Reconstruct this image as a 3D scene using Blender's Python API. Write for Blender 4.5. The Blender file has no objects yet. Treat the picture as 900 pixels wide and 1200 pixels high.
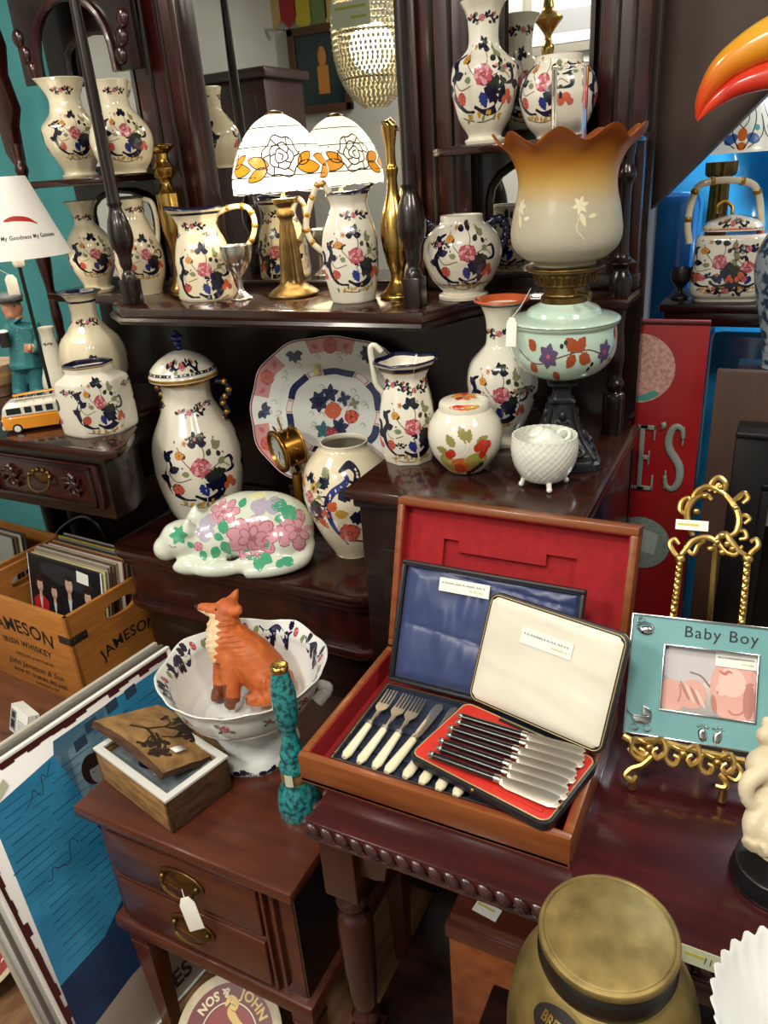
import bpy, bmesh, math, random
from mathutils import Vector, Matrix, noise
from mathutils.bvhtree import BVHTree
PI = math.pi
SC = bpy.context.scene
COL = SC.collection
rnd = random.Random(7)

# ---------------------------------------------------------------- camera
def cam_basis(f, vv, v1):
    d = lambda p: Vector((p[0]-450, -(p[1]-600), -f))
    up = -d(vv).normalized()
    mx = d(v1); mx = (mx - up*mx.dot(up)).normalized(); X = -mx
    Y = up.cross(X)
    return Matrix((X, Y, up))
FPX = 900.0
R = cam_basis(FPX, (600, 2600), (-1400, 334))
RT = R.transposed()
CAM = Vector((0, 0, 1.5))
cd = bpy.data.cameras.new('camera'); co = bpy.data.objects.new('camera', cd); COL.objects.link(co)
cd.sensor_fit = 'HORIZONTAL'; cd.sensor_width = 36; cd.lens = 36*FPX/900; cd.clip_start = 0.02
co.matrix_world = Matrix.Translation(CAM) @ R.to_4x4()
SC.camera = co
def ray(px, py): return R @ Vector((px-450, -(py-600), -FPX))
def at(px, py, x=None, y=None, z=None):
    d = ray(px, py)
    t = (z-CAM.z)/d.z if z is not None else (y-CAM.y)/d.y if y is not None else (x-CAM.x)/d.x
    return CAM + d*t
def proj(p):
    q = RT @ (Vector(p)-CAM); return (450-FPX*q.x/q.z, 600+FPX*q.y/q.z)
def depth(p): return -(RT @ (Vector(p)-CAM)).z
def lift(P, py):
    """height z at which a vertical line through P meets image row py"""
    q = RT @ (Vector((P.x, P.y, 0))-CAM); u = RT @ Vector((0, 0, 1))
    k = py-600
    return (FPX*q.y-k*q.z)/(k*u.z-FPX*u.y)
def vh(P, py): return lift(P, py)-P.z
def vr(P, hw, z=None): return hw*depth(P if z is None else (P.x, P.y, z))/FPX

# ---------------------------------------------------------------- materials
def lin(h):
    h = h.lstrip('#'); o = []
    for i in (0, 2, 4):
        c = int(h[i:i+2], 16)/255
        o.append(c/12.92 if c <= 0.04045 else ((c+0.055)/1.055)**2.4)
    return (*o, 1)
MATS = {}
def mat(name, col='#808080', rough=.5, metal=0, col2=None, scale=20, stretch=(1, 1, 1), bump=0, coat=0, trans=0, emit=None, estr=0, spec=.5, detail=4, lo=.35, hi=.65, ior=1.5, alpha=1, sss=0, bscale=None):
    if name in MATS: return MATS[name]
    m = bpy.data.materials.new(name); m.use_nodes = True; n = m.node_tree.nodes; L = m.node_tree.links
    b = n['Principled BSDF']
    b.inputs['Base Color'].default_value = lin(col); b.inputs['Roughness'].default_value = rough; b.inputs['Metallic'].default_value = metal
    b.inputs['Coat Weight'].default_value = coat; b.inputs['Coat Roughness'].default_value = .08; b.inputs['Transmission Weight'].default_value = trans
    b.inputs['Specular IOR Level'].default_value = spec; b.inputs['IOR'].default_value = ior; b.inputs['Alpha'].default_value = alpha
    if sss: b.inputs['Subsurface Weight'].default_value = sss; b.inputs['Subsurface Radius'].default_value = (.01, .008, .006)
    if emit: b.inputs['Emission Color'].default_value = lin(emit); b.inputs['Emission Strength'].default_value = estr
    if col2 or bump:
        tc = n.new('ShaderNodeTexCoord'); mp = n.new('ShaderNodeMapping'); mp.inputs['Scale'].default_value = stretch
        nz = n.new('ShaderNodeTexNoise'); nz.inputs['Scale'].default_value = scale; nz.inputs['Detail'].default_value = detail
        L.new(tc.outputs['Object'], mp.inputs['Vector']); L.new(mp.outputs['Vector'], nz.inputs['Vector'])
        if col2:
            rp = n.new('ShaderNodeValToRGB'); rp.color_ramp.elements[0].color = lin(col); rp.color_ramp.elements[1].color = lin(col2)
            rp.color_ramp.elements[0].position = lo; rp.color_ramp.elements[1].position = hi
            L.new(nz.outputs['Fac'], rp.inputs['Fac']); L.new(rp.outputs['Color'], b.inputs['Base Color'])
        if bump:
            bp = n.new('ShaderNodeBump'); bp.inputs['Strength'].default_value = bump; bp.inputs['Distance'].default_value = .002
            src = nz
            if bscale:
                src = n.new('ShaderNodeTexNoise'); src.inputs['Scale'].default_value = bscale; L.new(mp.outputs['Vector'], src.inputs['Vector'])
            L.new(src.outputs['Fac'], bp.inputs['Height']); L.new(bp.outputs['Normal'], b.inputs['Normal'])
    MATS[name] = m
    return m
def zgrad(name, stops, z0, z1, rough=.4, transl=0., alpha=1., emit=0):
    """material whose own colour varies along the object's height (tinted glass, glazes)"""
    m = bpy.data.materials.new(name); m.use_nodes = True; n = m.node_tree.nodes; L = m.node_tree.links
    b = n['Principled BSDF']; tc = n.new('ShaderNodeTexCoord'); sp = n.new('ShaderNodeSeparateXYZ'); mr = n.new('ShaderNodeMapRange')
    mr.inputs['From Min'].default_value = z0; mr.inputs['From Max'].default_value = z1
    rp = n.new('ShaderNodeValToRGB'); el = rp.color_ramp.elements
    while len(el) < len(stops): el.new(.5)
    for e, (p, c) in zip(el, stops): e.position = p; e.color = lin(c)
    L.new(tc.outputs['Object'], sp.inputs['Vector']); L.new(sp.outputs['Z'], mr.inputs['Value']); L.new(mr.outputs['Result'], rp.inputs['Fac'])
    L.new(rp.outputs['Color'], b.inputs['Base Color']); b.inputs['Roughness'].default_value = rough; b.inputs['Alpha'].default_value = alpha
    if transl:
        out = n['Material Output']; t = n.new('ShaderNodeBsdfTranslucent'); mx = n.new('ShaderNodeMixShader'); mx.inputs['Fac'].default_value = transl
        L.new(rp.outputs['Color'], t.inputs['Color']); L.new(b.outputs['BSDF'], mx.inputs[1]); L.new(t.outputs['BSDF'], mx.inputs[2]); L.new(mx.outputs['Shader'], out.inputs['Surface'])
    return m

M_dark = mat('dark_stained_wood', '#120907', .3, col2='#23100c', scale=9, stretch=(1, 6, 6), bump=.08, coat=.25)
M_mahog = mat('red_mahogany', '#240b0a', .28, col2='#3a100d', scale=7, stretch=(5, 5, 1), bump=.06, coat=.35)
M_mahogL = mat('polished_mahogany_shelf', '#240f0b', .2, col2='#371710', scale=8, stretch=(1, 8, 8), bump=.05, coat=.5)
M_table = mat('crimson_mahogany_table_top', '#330f12', .22, col2='#421518', scale=6, stretch=(1, 7, 1), bump=.05, coat=.4)
M_tdark = mat('table_frame_mahogany', '#2b0f0f', .3, col2='#3a1514', scale=10, stretch=(3, 3, 1), bump=.05, coat=.3)
M_chest = mat('brown_mahogany_chest', '#441d11', .32, col2='#582918', scale=9, stretch=(1, 6, 6), bump=.05, coat=.25)
M_mirror = mat('mirror_silver', '#e6e6e2', .015, 1)
M_brass = mat('polished_brass', '#b08b45', .24, 1, col2='#cdaa63', scale=30)
M_abrass = mat('aged_brass', '#6a542f', .36, 1, col2='#8a6f42', scale=40, bump=.1)
M_silver = mat('silver_plate', '#c9c6bd', .22, 1)
M_steel = mat('knife_steel', '#cfc8ba', .36, 1)
M_gold = mat('gilt_brass', '#b3904c', .36, 1, col2='#cfb070', scale=60, bump=.15)
M_goldtrim = mat('gold_glaze_line', '#b98a35', .3, .7)
M_white = mat('white_glaze', '#e3dfd0', .12, col2='#dcd6c4', scale=8, coat=.6)
M_ivory = mat('cream_glaze', '#e6dcc0', .12, col2='#ddd0b0', scale=8, coat=.6)
M_inner = mat('glaze_inside', '#d9d2c2', .2)
M_navy = mat('navy_enamel', '#12142f', .2, coat=.4)
M_cobalt = mat('cobalt_enamel', '#232f78', .2, coat=.4)
M_rose = mat('rose_enamel', '#b55563', .25, coat=.4)
M_pinkl = mat('pale_pink_enamel', '#d2949a', .25, coat=.4)
M_crim = mat('crimson_enamel', '#94283a', .25, coat=.4)
M_orange = mat('orange_enamel', '#c65a31', .25, coat=.4)
M_ochre = mat('ochre_enamel', '#c4963f', .25, coat=.4)
M_leafd = mat('dark_leaf_enamel', '#262c22', .25, coat=.4)
M_leafg = mat('sage_leaf_enamel', '#7d8460', .25, coat=.4)
M_brownl = mat('brown_line_enamel', '#6b4a32', .3)
M_black = mat('black_paint', '#0c0b0b', .4)
M_paper = mat('white_card', '#ecebe4', .7)
M_ink = mat('dark_ink', '#25262c', .7)
M_inky = mat('yellow_ink', '#c9c04a', .7)

# ---------------------------------------------------------------- mesh building
def cr(pts, n=6):
    """Catmull-Rom through points of any dimension"""
    pts = [tuple(p) for p in pts]
    if len(pts) < 3: return pts
    e = [tuple(2*a-b for a, b in zip(pts[0], pts[1]))]+pts+[tuple(2*a-b for a, b in zip(pts[-1], pts[-2]))]
    out = []
    for i in range(1, len(e)-2):
        p0, p1, p2, p3 = e[i-1:i+3]
        for k in range(n):
            t = k/n
            out.append(tuple(.5*(2*b+(c-a)*t+(2*a-5*b+4*c-d)*t*t+(-a+3*b-3*c+d)*t**3) for a, b, c, d in zip(p0, p1, p2, p3)))
    out.append(pts[-1])
    return out
def prof(pts, n=5):
    """(a, b[, 's']) control points; 's' keeps a hard corner"""
    seg, cur = [], []
    for p in pts:
        cur.append(p[:2])
        if len(p) > 2 and len(cur) > 1: seg.append(cur); cur = [p[:2]]
    if len(cur) > 1: seg.append(cur)
    out = []
    for s in seg:
        c = cr(s, n) if len(s) > 2 else s
        out += c if not out else c[1:]
    return out
class MB:
    def __init__(s, m=None):
        s.bm = bmesh.new(); s.mats = []; s.mi = 0; s.T = None
        if m: s.m(m)
    def m(s, m):
        if m not in s.mats: s.mats.append(m)
        s.mi = s.mats.index(m); return s
    def v(s, p):
        p = Vector(p)
        return s.bm.verts.new(s.T @ p if s.T else p)
    def f(s, vs):
        try: f = s.bm.faces.new(vs)
        except ValueError: return None
        f.material_index = s.mi; return f
    def merge(s, t, M=None):
        mp = {}
        for w in t.verts: mp[w] = s.v(M @ w.co if M else w.co)
        for q in t.faces: s.f([mp[w] for w in q.verts])
        t.free()
    def box(s, c, d, bev=0, rot=None, segs=2):
        t = bmesh.new(); bmesh.ops.create_cube(t, size=1)
        for w in t.verts: w.co = Vector((w.co.x*d[0], w.co.y*d[1], w.co.z*d[2]))
        if bev: bmesh.ops.bevel(t, geom=t.edges[:], offset=min(bev, min(d)*.45), segments=segs, affect='EDGES', profile=.5)
        M = Matrix.Translation(c)
        if rot is not None: M = M @ (rot.to_4x4() if isinstance(rot, Matrix) else Matrix.Rotation(rot, 4, 'Z'))
        s.merge(t, M); return s
    def bx(s, a, b, bev=0):
        return s.box([(p+q)/2 for p, q in zip(a, b)], [abs(q-p) for p, q in zip(a, b)], bev)
    def prism(s, poly, h, M=None, bev=0):
        t = bmesh.new(); vs = [t.verts.new((p[0], p[1], 0)) for p in poly]; f = t.faces.new(vs)
        f.normal_update()
        if f.normal.z > 0: f.normal_flip()
        r = bmesh.ops.extrude_face_region(t, geom=[f])
        for w in [g for g in r['geom'] if isinstance(g, bmesh.types.BMVert)]: w.co.z += h
        if bev:
            t.normal_update()
            ed = [e for e in t.edges if abs(e.verts[0].co.z-e.verts[1].co.z) < 1e-6]
            bmesh.ops.bevel(t, geom=ed, offset=bev, segments=2, affect='EDGES', profile=.5)
        s.merge(t, M); return s
    def lathe(s, pf, seg=40, fn=None, M=None):
        rings = []
        for i, (r, z) in enumerate(pf):
            if r < 1e-5: 
                p = Vector((0, 0, z)); rings.append([s.v(M @ p if M else p)])
            else:
                row = []
                for k in range(seg):
                    a = 2*PI*k/seg
                    p = fn(a, r, z, i) if fn else (r*math.cos(a), r*math.sin(a), z)
                    p = Vector(p); row.append(s.v(M @ p if M else p))
                rings.append(row)
        for a, b in zip(rings, rings[1:]):
            if len(a) == 1 and len(b) == 1: continue
            for k in range(seg):
                j = (k+1) % seg
                if len(a) == 1: s.f([a[0], b[j], b[k]])
                elif len(b) == 1: s.f([a[k], a[j], b[0]])
                else: s.f([a[k], a[j], b[j], b[k]])
        return s
    def tube(s, pts, r, seg=10, closed=False, caps=True, up=None):
        pts = [Vector(p) for p in pts]; n = len(pts)
        rr = r if isinstance(r, (list, tuple)) else [r]*n
        N = None; rings = []
        for i, p in enumerate(pts):
            if closed: t = pts[(i+1) % n]-pts[i-1]
            else: t = pts[min(i+1, n-1)]-pts[max(i-1, 0)]
            if t.length < 1e-9: t = Vector((0, 0, 1))
            t.normalize()
            if up is not None: N = Vector(up)
            elif N is None: N = t.orthogonal()
            N = (N-t*N.dot(t)); N = N.normalized() if N.length > 1e-6 else t.orthogonal().normalized()
            B = t.cross(N); ra, rb = rr[i] if isinstance(rr[i], (tuple, list)) else (rr[i], rr[i])
            rings.append([s.v(p+N*ra*math.cos(2*PI*k/seg)+B*rb*math.sin(2*PI*k/seg)) for k in range(seg)])
        for i in range(n if closed else n-1):
            a, b = rings[i], rings[(i+1) % n]
            for k in range(seg): s.f([a[k], a[(k+1) % seg], b[(k+1) % seg], b[k]])
        if caps and not closed: s.f(rings[0][::-1]); s.f(rings[-1])
        return s
    def ell(s, c, r, seg=16, rings=10, rot=None):
        r = r if isinstance(r, (tuple, list)) else (r, r, r)
        M = Matrix.Translation(c) @ (rot.to_4x4() if rot is not None else Matrix())
        pf = [(math.sin(PI*i/rings), -math.cos(PI*i/rings)) for i in range(rings+1)]; pf[0] = (0, -1); pf[-1] = (0, 1)
        return s.lathe(pf, seg, lambda a, q, z, i: (q*math.cos(a)*r[0], q*math.sin(a)*r[1], z*r[2]), M @ Matrix.Diagonal((1, 1, 1, 1))) if False else s._ell(pf, seg, r, M)
    def _ell(s, pf, seg, r, M):
        rings = []
        for q, z in pf:
            if q < 1e-5: rings.append([s.v(M @ Vector((0, 0, z*r[2])))])
            else: rings.append([s.v(M @ Vector((q*math.cos(2*PI*k/seg)*r[0], q*math.sin(2*PI*k/seg)*r[1], z*r[2]))) for k in range(seg)])
        for a, b in zip(rings, rings[1:]):
            for k in range(seg):
                j = (k+1) % seg
                if len(a) == 1: s.f([a[0], b[j], b[k]])
                elif len(b) == 1: s.f([a[k], a[j], b[0]])
                else: s.f([a[k], a[j], b[j], b[k]])
        return s
    def grid(s, nu, nv, fn, cu=False):
        V = [[s.v(fn(i/nu, j/nv)) for i in range(nu if cu else nu+1)] for j in range(nv+1)]
        w = nu
        for j in range(nv):
            for i in range(nu):
                k = (i+1) % len(V[0])
                s.f([V[j][i], V[j][k], V[j+1][k], V[j+1][i]])
        return s
    def text(s, txt, size, M=None, fn=None, ext=.0004, bold=0, align='CENTER', spacing=1, shear=0):
        cu = bpy.data.curves.new('t', 'FONT'); cu.body = txt; cu.size = size; cu.extrude = ext; cu.offset = bold; cu.align_x = align; cu.align_y = 'CENTER'; cu.space_character = spacing; cu.resolution_u = 3; cu.shear = shear
        o = bpy.data.objects.new('t', cu); COL.objects.link(o)
        dg = bpy.context.evaluated_depsgraph_get(); dg.update()
        me = bpy.data.meshes.new_from_object(o.evaluated_get(dg))
        bpy.data.objects.remove(o); bpy.data.curves.remove(cu)
        mp = [s.v(M @ v.co if M else fn(v.co)) for v in me.vertices]
        for p in me.polygons: s.f([mp[i] for i in p.vertices])
        bpy.data.meshes.remove(me); return s
    def poly(s, pts): return s.f([s.v(p) for p in pts])
    def build(s, name, parent=None, loc=None, smooth=40, fix=True, rot=None):
        if fix: bmesh.ops.recalc_face_normals(s.bm, faces=s.bm.faces[:])
        me = bpy.data.meshes.new(name)
        if smooth:
            a = math.radians(smooth)
            for f in s.bm.faces: f.smooth = True
            for e in s.bm.edges:
                if len(e.link_faces) == 2 and e.calc_face_angle(0) > a: e.smooth = False
        s.bm.to_mesh(me); s.bm.free()
        for m in s.mats: me.materials.append(m)
        o = bpy.data.objects.new(name, me); COL.objects.link(o)
        if parent is not None:
            o.parent = parent
            o['_'] = 1; del o['_']
        if loc is not None: o.location = loc
        if rot is not None: o.rotation_euler = rot
        return o
def tag(o, label, cat, group=None, kind=None):
    o['label'] = label; o['category'] = cat
    if group: o['group'] = group
    if kind: o['kind'] = kind
    return o
def struct(o, label=None):
    o['kind'] = 'structure'
    if label: o['label'] = label
    return o
def thing(name, label, cat, loc=(0, 0, 0), rotz=0, group=None):
    o = bpy.data.objects.new(name, None); COL.objects.link(o); o.empty_display_size = .05
    o.location = loc; o.rotation_euler = (0, 0, rotz)
    return tag(o, label, cat, group)
def copy_tree(o, parent=None):
    c = o.copy(); COL.objects.link(c)
    if parent is not None: c.parent = parent
    for ch in [q for q in o.children]: copy_tree(ch, c)
    return c
def rotm(ex=(0, 0, 0)):
    from mathutils import Euler
    return Euler(ex).to_matrix()
def frame(o, x, y):
    """matrix with origin o, X axis x, Y axis y, Z their normal"""
    x = Vector(x).normalized(); z = x.cross(Vector(y)).normalized(); y = z.cross(x)
    m = Matrix((x, y, z)).transposed().to_4x4(); m.translation = Vector(o); return m
def blend(prims_mb, voxel, smooth=6, factor=.6):
    """melt overlapping shapes into one continuous skin"""
    o = prims_mb.build('t', smooth=0)
    r = o.modifiers.new('r', 'REMESH'); r.mode = 'VOXEL'; r.voxel_size = voxel
    if smooth:
        q = o.modifiers.new('s', 'SMOOTH'); q.iterations = smooth; q.factor = factor
    dg = bpy.context.evaluated_depsgraph_get(); dg.update()
    me = bpy.data.meshes.new_from_object(o.evaluated_get(dg))
    bm = bmesh.new(); bm.from_mesh(me); old = o.data
    bpy.data.objects.remove(o); bpy.data.meshes.remove(old); bpy.data.meshes.remove(me)
    mb = MB(); mb.bm.free(); mb.bm = bm
    return mb

# ---------------------------------------------------------------- painted decoration
def ell_pts(c, a, b, rot, n=10): return [(c[0]+a*math.cos(t)*math.cos(rot)-b*math.sin(t)*math.sin(rot), c[1]+a*math.cos(t)*math.sin(rot)+b*math.sin(t)*math.cos(rot)) for t in [2*PI*k/n for k in range(n)]]
def leaf_pts(c, L, w, rot, jag=0):
    o = []
    n = 9 if L > .009 else 6
    for k in range(n+1):
        t = k/n; o.append((L*t, w*math.sin(PI*t**.85)**.85*(1+jag*.8*(-1)**k)))
    for k in range(n-1, 0, -1):
        t = k/n; o.append((L*t, -w*math.sin(PI*t**.85)**.85*(1+jag*.8*(-1)**k)))
    cs, sn = math.cos(rot), math.sin(rot)
    return [(c[0]+x*cs-y*sn, c[1]+x*sn+y*cs) for x, y in o]
def flower(c, r, cols, n=6, rot=0, lay=0):
    """layered blossom: outlined outer petals, folded inner petals, dark heart"""
    o = []
    if r < .0055:
        for k in range(n):
            a = rot+2*PI*k/n; o.append((lay, cols[k % 2], ell_pts((c[0]+math.cos(a)*r*.6, c[1]+math.sin(a)*r*.6), r*.45, r*.36, a, 8)))
        o.append((lay+1, cols[3], ell_pts(c, r*.3, r*.3, 0, 7))); return o
    o.append((lay, cols[2], ell_pts(c, r*.93, r*.84, rot, 16)))
    for k in range(n):
        a = rot+2*PI*k/n; rr = r*(.62+.07*math.cos(3*k+rot)); o.append((lay+1, cols[0] if k % 3 else cols[1], ell_pts((c[0]+math.cos(a)*rr, c[1]+math.sin(a)*rr*.9), r*.36, r*.25, a+.25, 9)))
    m = max(5, n-2)
    for k in range(m):
        a = rot+.4+2*PI*k/m; o.append((lay+2, cols[1] if k % 2 else cols[0], ell_pts((c[0]+math.cos(a)*r*.36, c[1]+math.sin(a)*r*.32), r*.20, r*.13, a+1.1, 8)))
    o.append((lay+3, cols[2], ell_pts(c, r*.22, r*.17, rot, 8))); o.append((lay+4, cols[3], ell_pts((c[0]+r*.03, c[1]), r*.10, r*.09, 0, 6)))
    return o
def rib(pts, w, n=5):
    """ribbon polygon strip: pts (u,v), width profile peaks mid-way"""
    p = cr(pts, n); N = len(p); L = []
    for i, q in enumerate(p):
        a = p[min(i+1, N-1)]; b = p[max(i-1, 0)]; dx, dy = a[0]-b[0], a[1]-b[1]; l = math.hypot(dx, dy) or 1
        t = i/(N-1); ww = w*(.25+.75*math.sin(PI*min(1, t*1.1))**.7) if t < .91 else w*.35
        L.append(((q[0]-dy/l*ww, q[1]+dx/l*ww), (q[0]+dy/l*ww, q[1]-dx/l*ww)))
    return L
def ribl(pts, w, n=5):
    p = cr(pts, n); N = len(p); L = []
    for i, q in enumerate(p):
        a = p[min(i+1, N-1)]; b = p[max(i-1, 0)]; dx, dy = a[0]-b[0], a[1]-b[1]; l = math.hypot(dx, dy) or 1
        L.append(((q[0]-dy/l*w, q[1]+dx/l*w), (q[0]+dy/l*w, q[1]-dx/l*w)))
    return L
def mason(rg, full=True, flip=False):
    """imari bouquet about 10 cm wide: rose, navy scroll, leaves, small flowers"""
    j = lambda s: rg.uniform(-s, s)
    o = []
    # stems
    for pts in ([(-.004, .0), (-.018, .018), (-.024, .034)], [(.004, .006), (.01, .024), (.006, .04)], [(.01, 0), (.03, .008), (.042, .0)], [(-.01, -.006), (-.03, -.01), (-.04, .004)]):
        o.append((0, M_brownl, 'r', ribl(pts, .0006, 4)))
    # navy feather on the left, swoosh of leaf scroll under the rose
    o.append((1, M_navy, 'r', rib([(-.030, .030), (-.040, .024), (-.036, .010), (-.044, -.004), (-.040, -.022), (-.026, -.034), (-.010, -.036)], .0042)))
    for c, Ln, a in (((-.036, .016), .016, 2.3), ((-.038, .004), .015, .2), ((-.042, -.008), .015, 2.8), ((-.036, -.024), .013, 1.0)): o.append((2, M_navy, leaf_pts(c, Ln, Ln*.34, a+j(.3), .2)))
    o.append((1, M_navy, 'r', rib([(.002, -.006), (.020, -.004), (.030, -.016), (.024, -.032), (.006, -.037), (-.010, -.030)], .0058)))
    o.append((1, M_navy, leaf_pts((.004, -.010), .034, .0105, -.35+j(.1), .22)))
    o.append((1, M_leafd, leaf_pts((.010, -.006), .026, .008, .12, .2)))
    o.append((1, M_cobalt, leaf_pts((.0, -.014), .020, .006, -1.2, .2)))
    o.append((2, M_navy, 'r', rib([(.034, -.006), (.046, -.002), (.045, .012), (.036, .012)], .0028)))
    # rose
    o += flower((.004+j(.002), .006+j(.002)), .0135, (M_rose, M_pinkl, M_crim, M_ochre), 8, rg.random()*6, 3)
    o.append((3, M_orange, ell_pts((.040, -.018), .005, .007, .4))); o.append((3, M_rose, ell_pts((.045, -.024), .0045, .005, 0))); o.append((3, M_orange, ell_pts((.034, -.024), .004, .005, 0)))
    o += flower((-.030, -.020), .0085, (M_orange, M_rose, M_crim, M_ochre), 6, rg.random()*6, 4)
    # leaves above
    for c, L, a, m in (((.004, .036), .015, 1.9, M_navy), ((.004, .038), .014, .9, M_leafd), ((.002, .036), .013, 2.9, M_navy), ((.004, .036), .013, .1, M_navy), ((.022, .028), .014, .3, M_leafg), ((.026, .030), .010, 1.5, M_leafg), ((-.014, .020), .010, 2.6, M_leafd), ((.026, .008), .012, .6, M_leafg), ((.030, .016), .009, 2.0, M_leafd), ((-.012, .0), .011, 2.9, M_leafg), ((.014, .020), .010, .8, M_leafd)):
        o.append((2, m, leaf_pts(c, L*(1+j(.15)), L*.36, a+j(.25), .15)))
    o += flower((-.022, .024), .0064, (M_ochre, M_ochre, M_orange, M_brownl), 6, 0, 3)
    o += flower((-.014, .038), .0042, (M_ochre, M_pinkl, M_orange, M_brownl), 5, 0, 3)
    for c in ((-.028, .040), (.016, .042), (.036, .020), (-.020, .008), (.028, .040)): o.append((1, M_brownl, ell_pts(c, .0013, .0017, j(1), 6)))
    # gold ground under the scroll
    for k in range(12): o.append((0, M_ochre if k % 3 else M_leafg, leaf_pts((-.03+.0055*k+j(.003), -.045+j(.004)), .009, .0024, rg.uniform(.2, 2.6))))
    o.append((0, M_brownl, 'r', ribl([(-.035, -.042), (0, -.048), (.034, -.04)], .0007, 5)))
    if flip: o = [(a[0], a[1], 'r', [((-p[0], p[1]), (-q[0], q[1])) for p, q in a[3]]) if a[2] == 'r' else (a[0], a[1], [(-x, y) for x, y in a[2]]) for a in o]
    return o
def sprig(rg, w=.05):
    """narrow band of scroll and small flowers for necks and rims"""
    k = w/.05; j = lambda s: rg.uniform(-s, s)
    o = [(1, M_navy, 'r', rib([(-.034, -.002), (-.024, .004), (-.014, -.003), (-.004, .001)], .0024)), (1, M_navy, 'r', rib([(.034, .001), (.026, -.005), (.016, .003), (.006, -.001)], .0026))]
    for c, Ln, a in (((-.022, .002), .012, 1.1), ((-.018, 0), .011, 3.9), ((.018, .001), .012, .9), ((.022, -.002), .012, -.7), ((.032, .001), .010, .3), ((-.032, 0), .010, 2.6), ((.008, .0), .011, 1.9)): o.append((2, M_navy, leaf_pts(c, Ln, Ln*.34, a+j(.3), .2)))
    o += flower((-.002+j(.002), .001), .0075, (M_rose, M_pinkl, M_crim, M_ochre), 7, rg.random()*6, 3)+flower((.027, .007), .0042, (M_ochre, M_orange, M_crim, M_brownl), 5, 0, 3)+flower((-.028, .006), .0045, (M_orange, M_rose, M_crim, M_ochre), 5, 0, 3)
    for c, a in (((.011, .005), 1.2), ((-.012, .004), 2.0), ((-.010, -.006), 3.6), ((.012, -.006), -.4)): o.append((2, M_leafg if a > 1.5 else M_leafd, leaf_pts(c, .009, .003, a, .1)))
    return scale_m(o, k)
def scale_m(o, k, kv=None, du=0, dv=0, rot=0):
    kv = kv or k; c, s = math.cos(rot), math.sin(rot)
    g = lambda p: (p[0]*k*c-p[1]*kv*s+du, p[0]*k*s+p[1]*kv*c+dv)
    return [(a[0], a[1], 'r', [(g(p), g(q)) for p, q in a[3]]) if a[2] == 'r' else (a[0], a[1], [g(p) for p in a[2]]) for a in o]
def apply(mb, motif, mapper, off=.0003, step=.00007):
    """lay painted shapes on a surface; mapper(u,v) -> (point, normal) or None"""
    for it in motif:
        mb.m(it[1]); h = off+it[0]*step
        def P(u, v):
            r = mapper(u, v)
            return None if r is None else r[0]+r[1]*h
        if it[2] == 'r':
            L = [(P(*a), P(*b)) for a, b in it[3]]
            vs = [(mb.v(a), mb.v(b)) if a is not None and b is not None else None for a, b in L]
            for a, b in zip(vs, vs[1:]):
                if a and b: mb.f([a[0], b[0], b[1], a[1]])
        else:
            pts = it[2]; cx = sum(p[0] for p in pts)/len(pts); cy = sum(p[1] for p in pts)/len(pts)
            c = P(cx, cy)
            if c is None: continue
            big = max(math.hypot(p[0]-cx, p[1]-cy) for p in pts) > .006
            outer = [P(*p) for p in pts]
            if any(p is None for p in outer): continue
            cv = mb.v(c); ov = [mb.v(p) for p in outer]; n = len(pts); iv = None
            if big:
                inn = [P(cx+(p[0]-cx)*.5, cy+(p[1]-cy)*.5) for p in pts]
                if any(p is None for p in inn): continue
                iv = [mb.v(p) for p in inn]
            for k in range(n):
                j = (k+1) % n
                if iv: mb.f([iv[k], ov[k], ov[j], iv[j]]); mb.f([cv, iv[k], iv[j]])
                else: mb.f([cv, ov[k], ov[j]])
def wrap(bvh, th, z0, rref, far=1.0):
    """cylindrical mapper onto a body standing on the local Z axis"""
    def g(u, v):
        a = th+u/rref; d = Vector((math.cos(a), math.sin(a), 0))
        loc, nor, i, dist = bvh.ray_cast(Vector((0, 0, z0+v))+d*far, -d, far)
        if loc is None: return None
        if nor.dot(d) < 0: nor = -nor
        return loc, nor
    return g
def planar(bvh, o, ux, uy, far=.6):
    ux = Vector(ux).normalized(); uy = Vector(uy).normalized(); n = ux.cross(uy).normalized(); o = Vector(o)
    def g(u, v):
        loc, nor, i, dist = bvh.ray_cast(o+ux*u+uy*v+n*far*.5, -n, far)
        if loc is None: return None
        if nor.dot(n) < 0: nor = -nor
        return loc, nor
    return g
def nfn(sides, amt, off=0, kx=1, ky=1):
    """faceted section for a lathe"""
    def fn(a, r, z, i=0):
        s = 2*PI/sides; t = ((a-off) % s)-s/2
        k = (math.cos(PI/sides)/math.cos(t))*amt+(1-amt)
        k *= 1+(1-math.cos(PI/sides))*amt*.5
        return (r*k*math.cos(a)*kx, r*k*math.sin(a)*ky, z)
    return fn
def face_az(P): return math.atan2(CAM.y-P.y, CAM.x-P.x)   # azimuth that looks at the viewer's side of the room
# ================================================================ the setting
M_teal = mat('teal_wall_paint', '#3f8c8f', .7, col2='#4a979a', scale=6)
M_wallw = mat('white_wall_paint', '#c9cbc6', .7, col2='#d3d5d0', scale=4)
M_soffit = mat('brown_panel_paint', '#3d2c22', .55, col2='#46342a', scale=3)
M_ceil = mat('ceiling_paint', '#c8c2b6', .8)
M_floor = mat('floor_boards', '#6b4a30', .5, col2='#8a6543', scale=5, stretch=(12, 1, 1), bump=.1)
M_trim = mat('grey_white_trim', '#b9b6ad', .5)
def plane_struct(name, a, b, m):
    mb = MB(m); mb.bx(a, b); return struct(mb.build(name, smooth=0))
plane_struct('floor', (-3.3, -1.8, -.06), (2.3, 3.6, 0), M_floor)
plane_struct('ceiling', (-3.3, -1.8, 2.75), (2.3, 3.6, 2.8), M_ceil)
plane_struct('wall_left', (-3.3, -1.8, 0), (-3.2, 3.6, 2.75), M_wallw)
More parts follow.
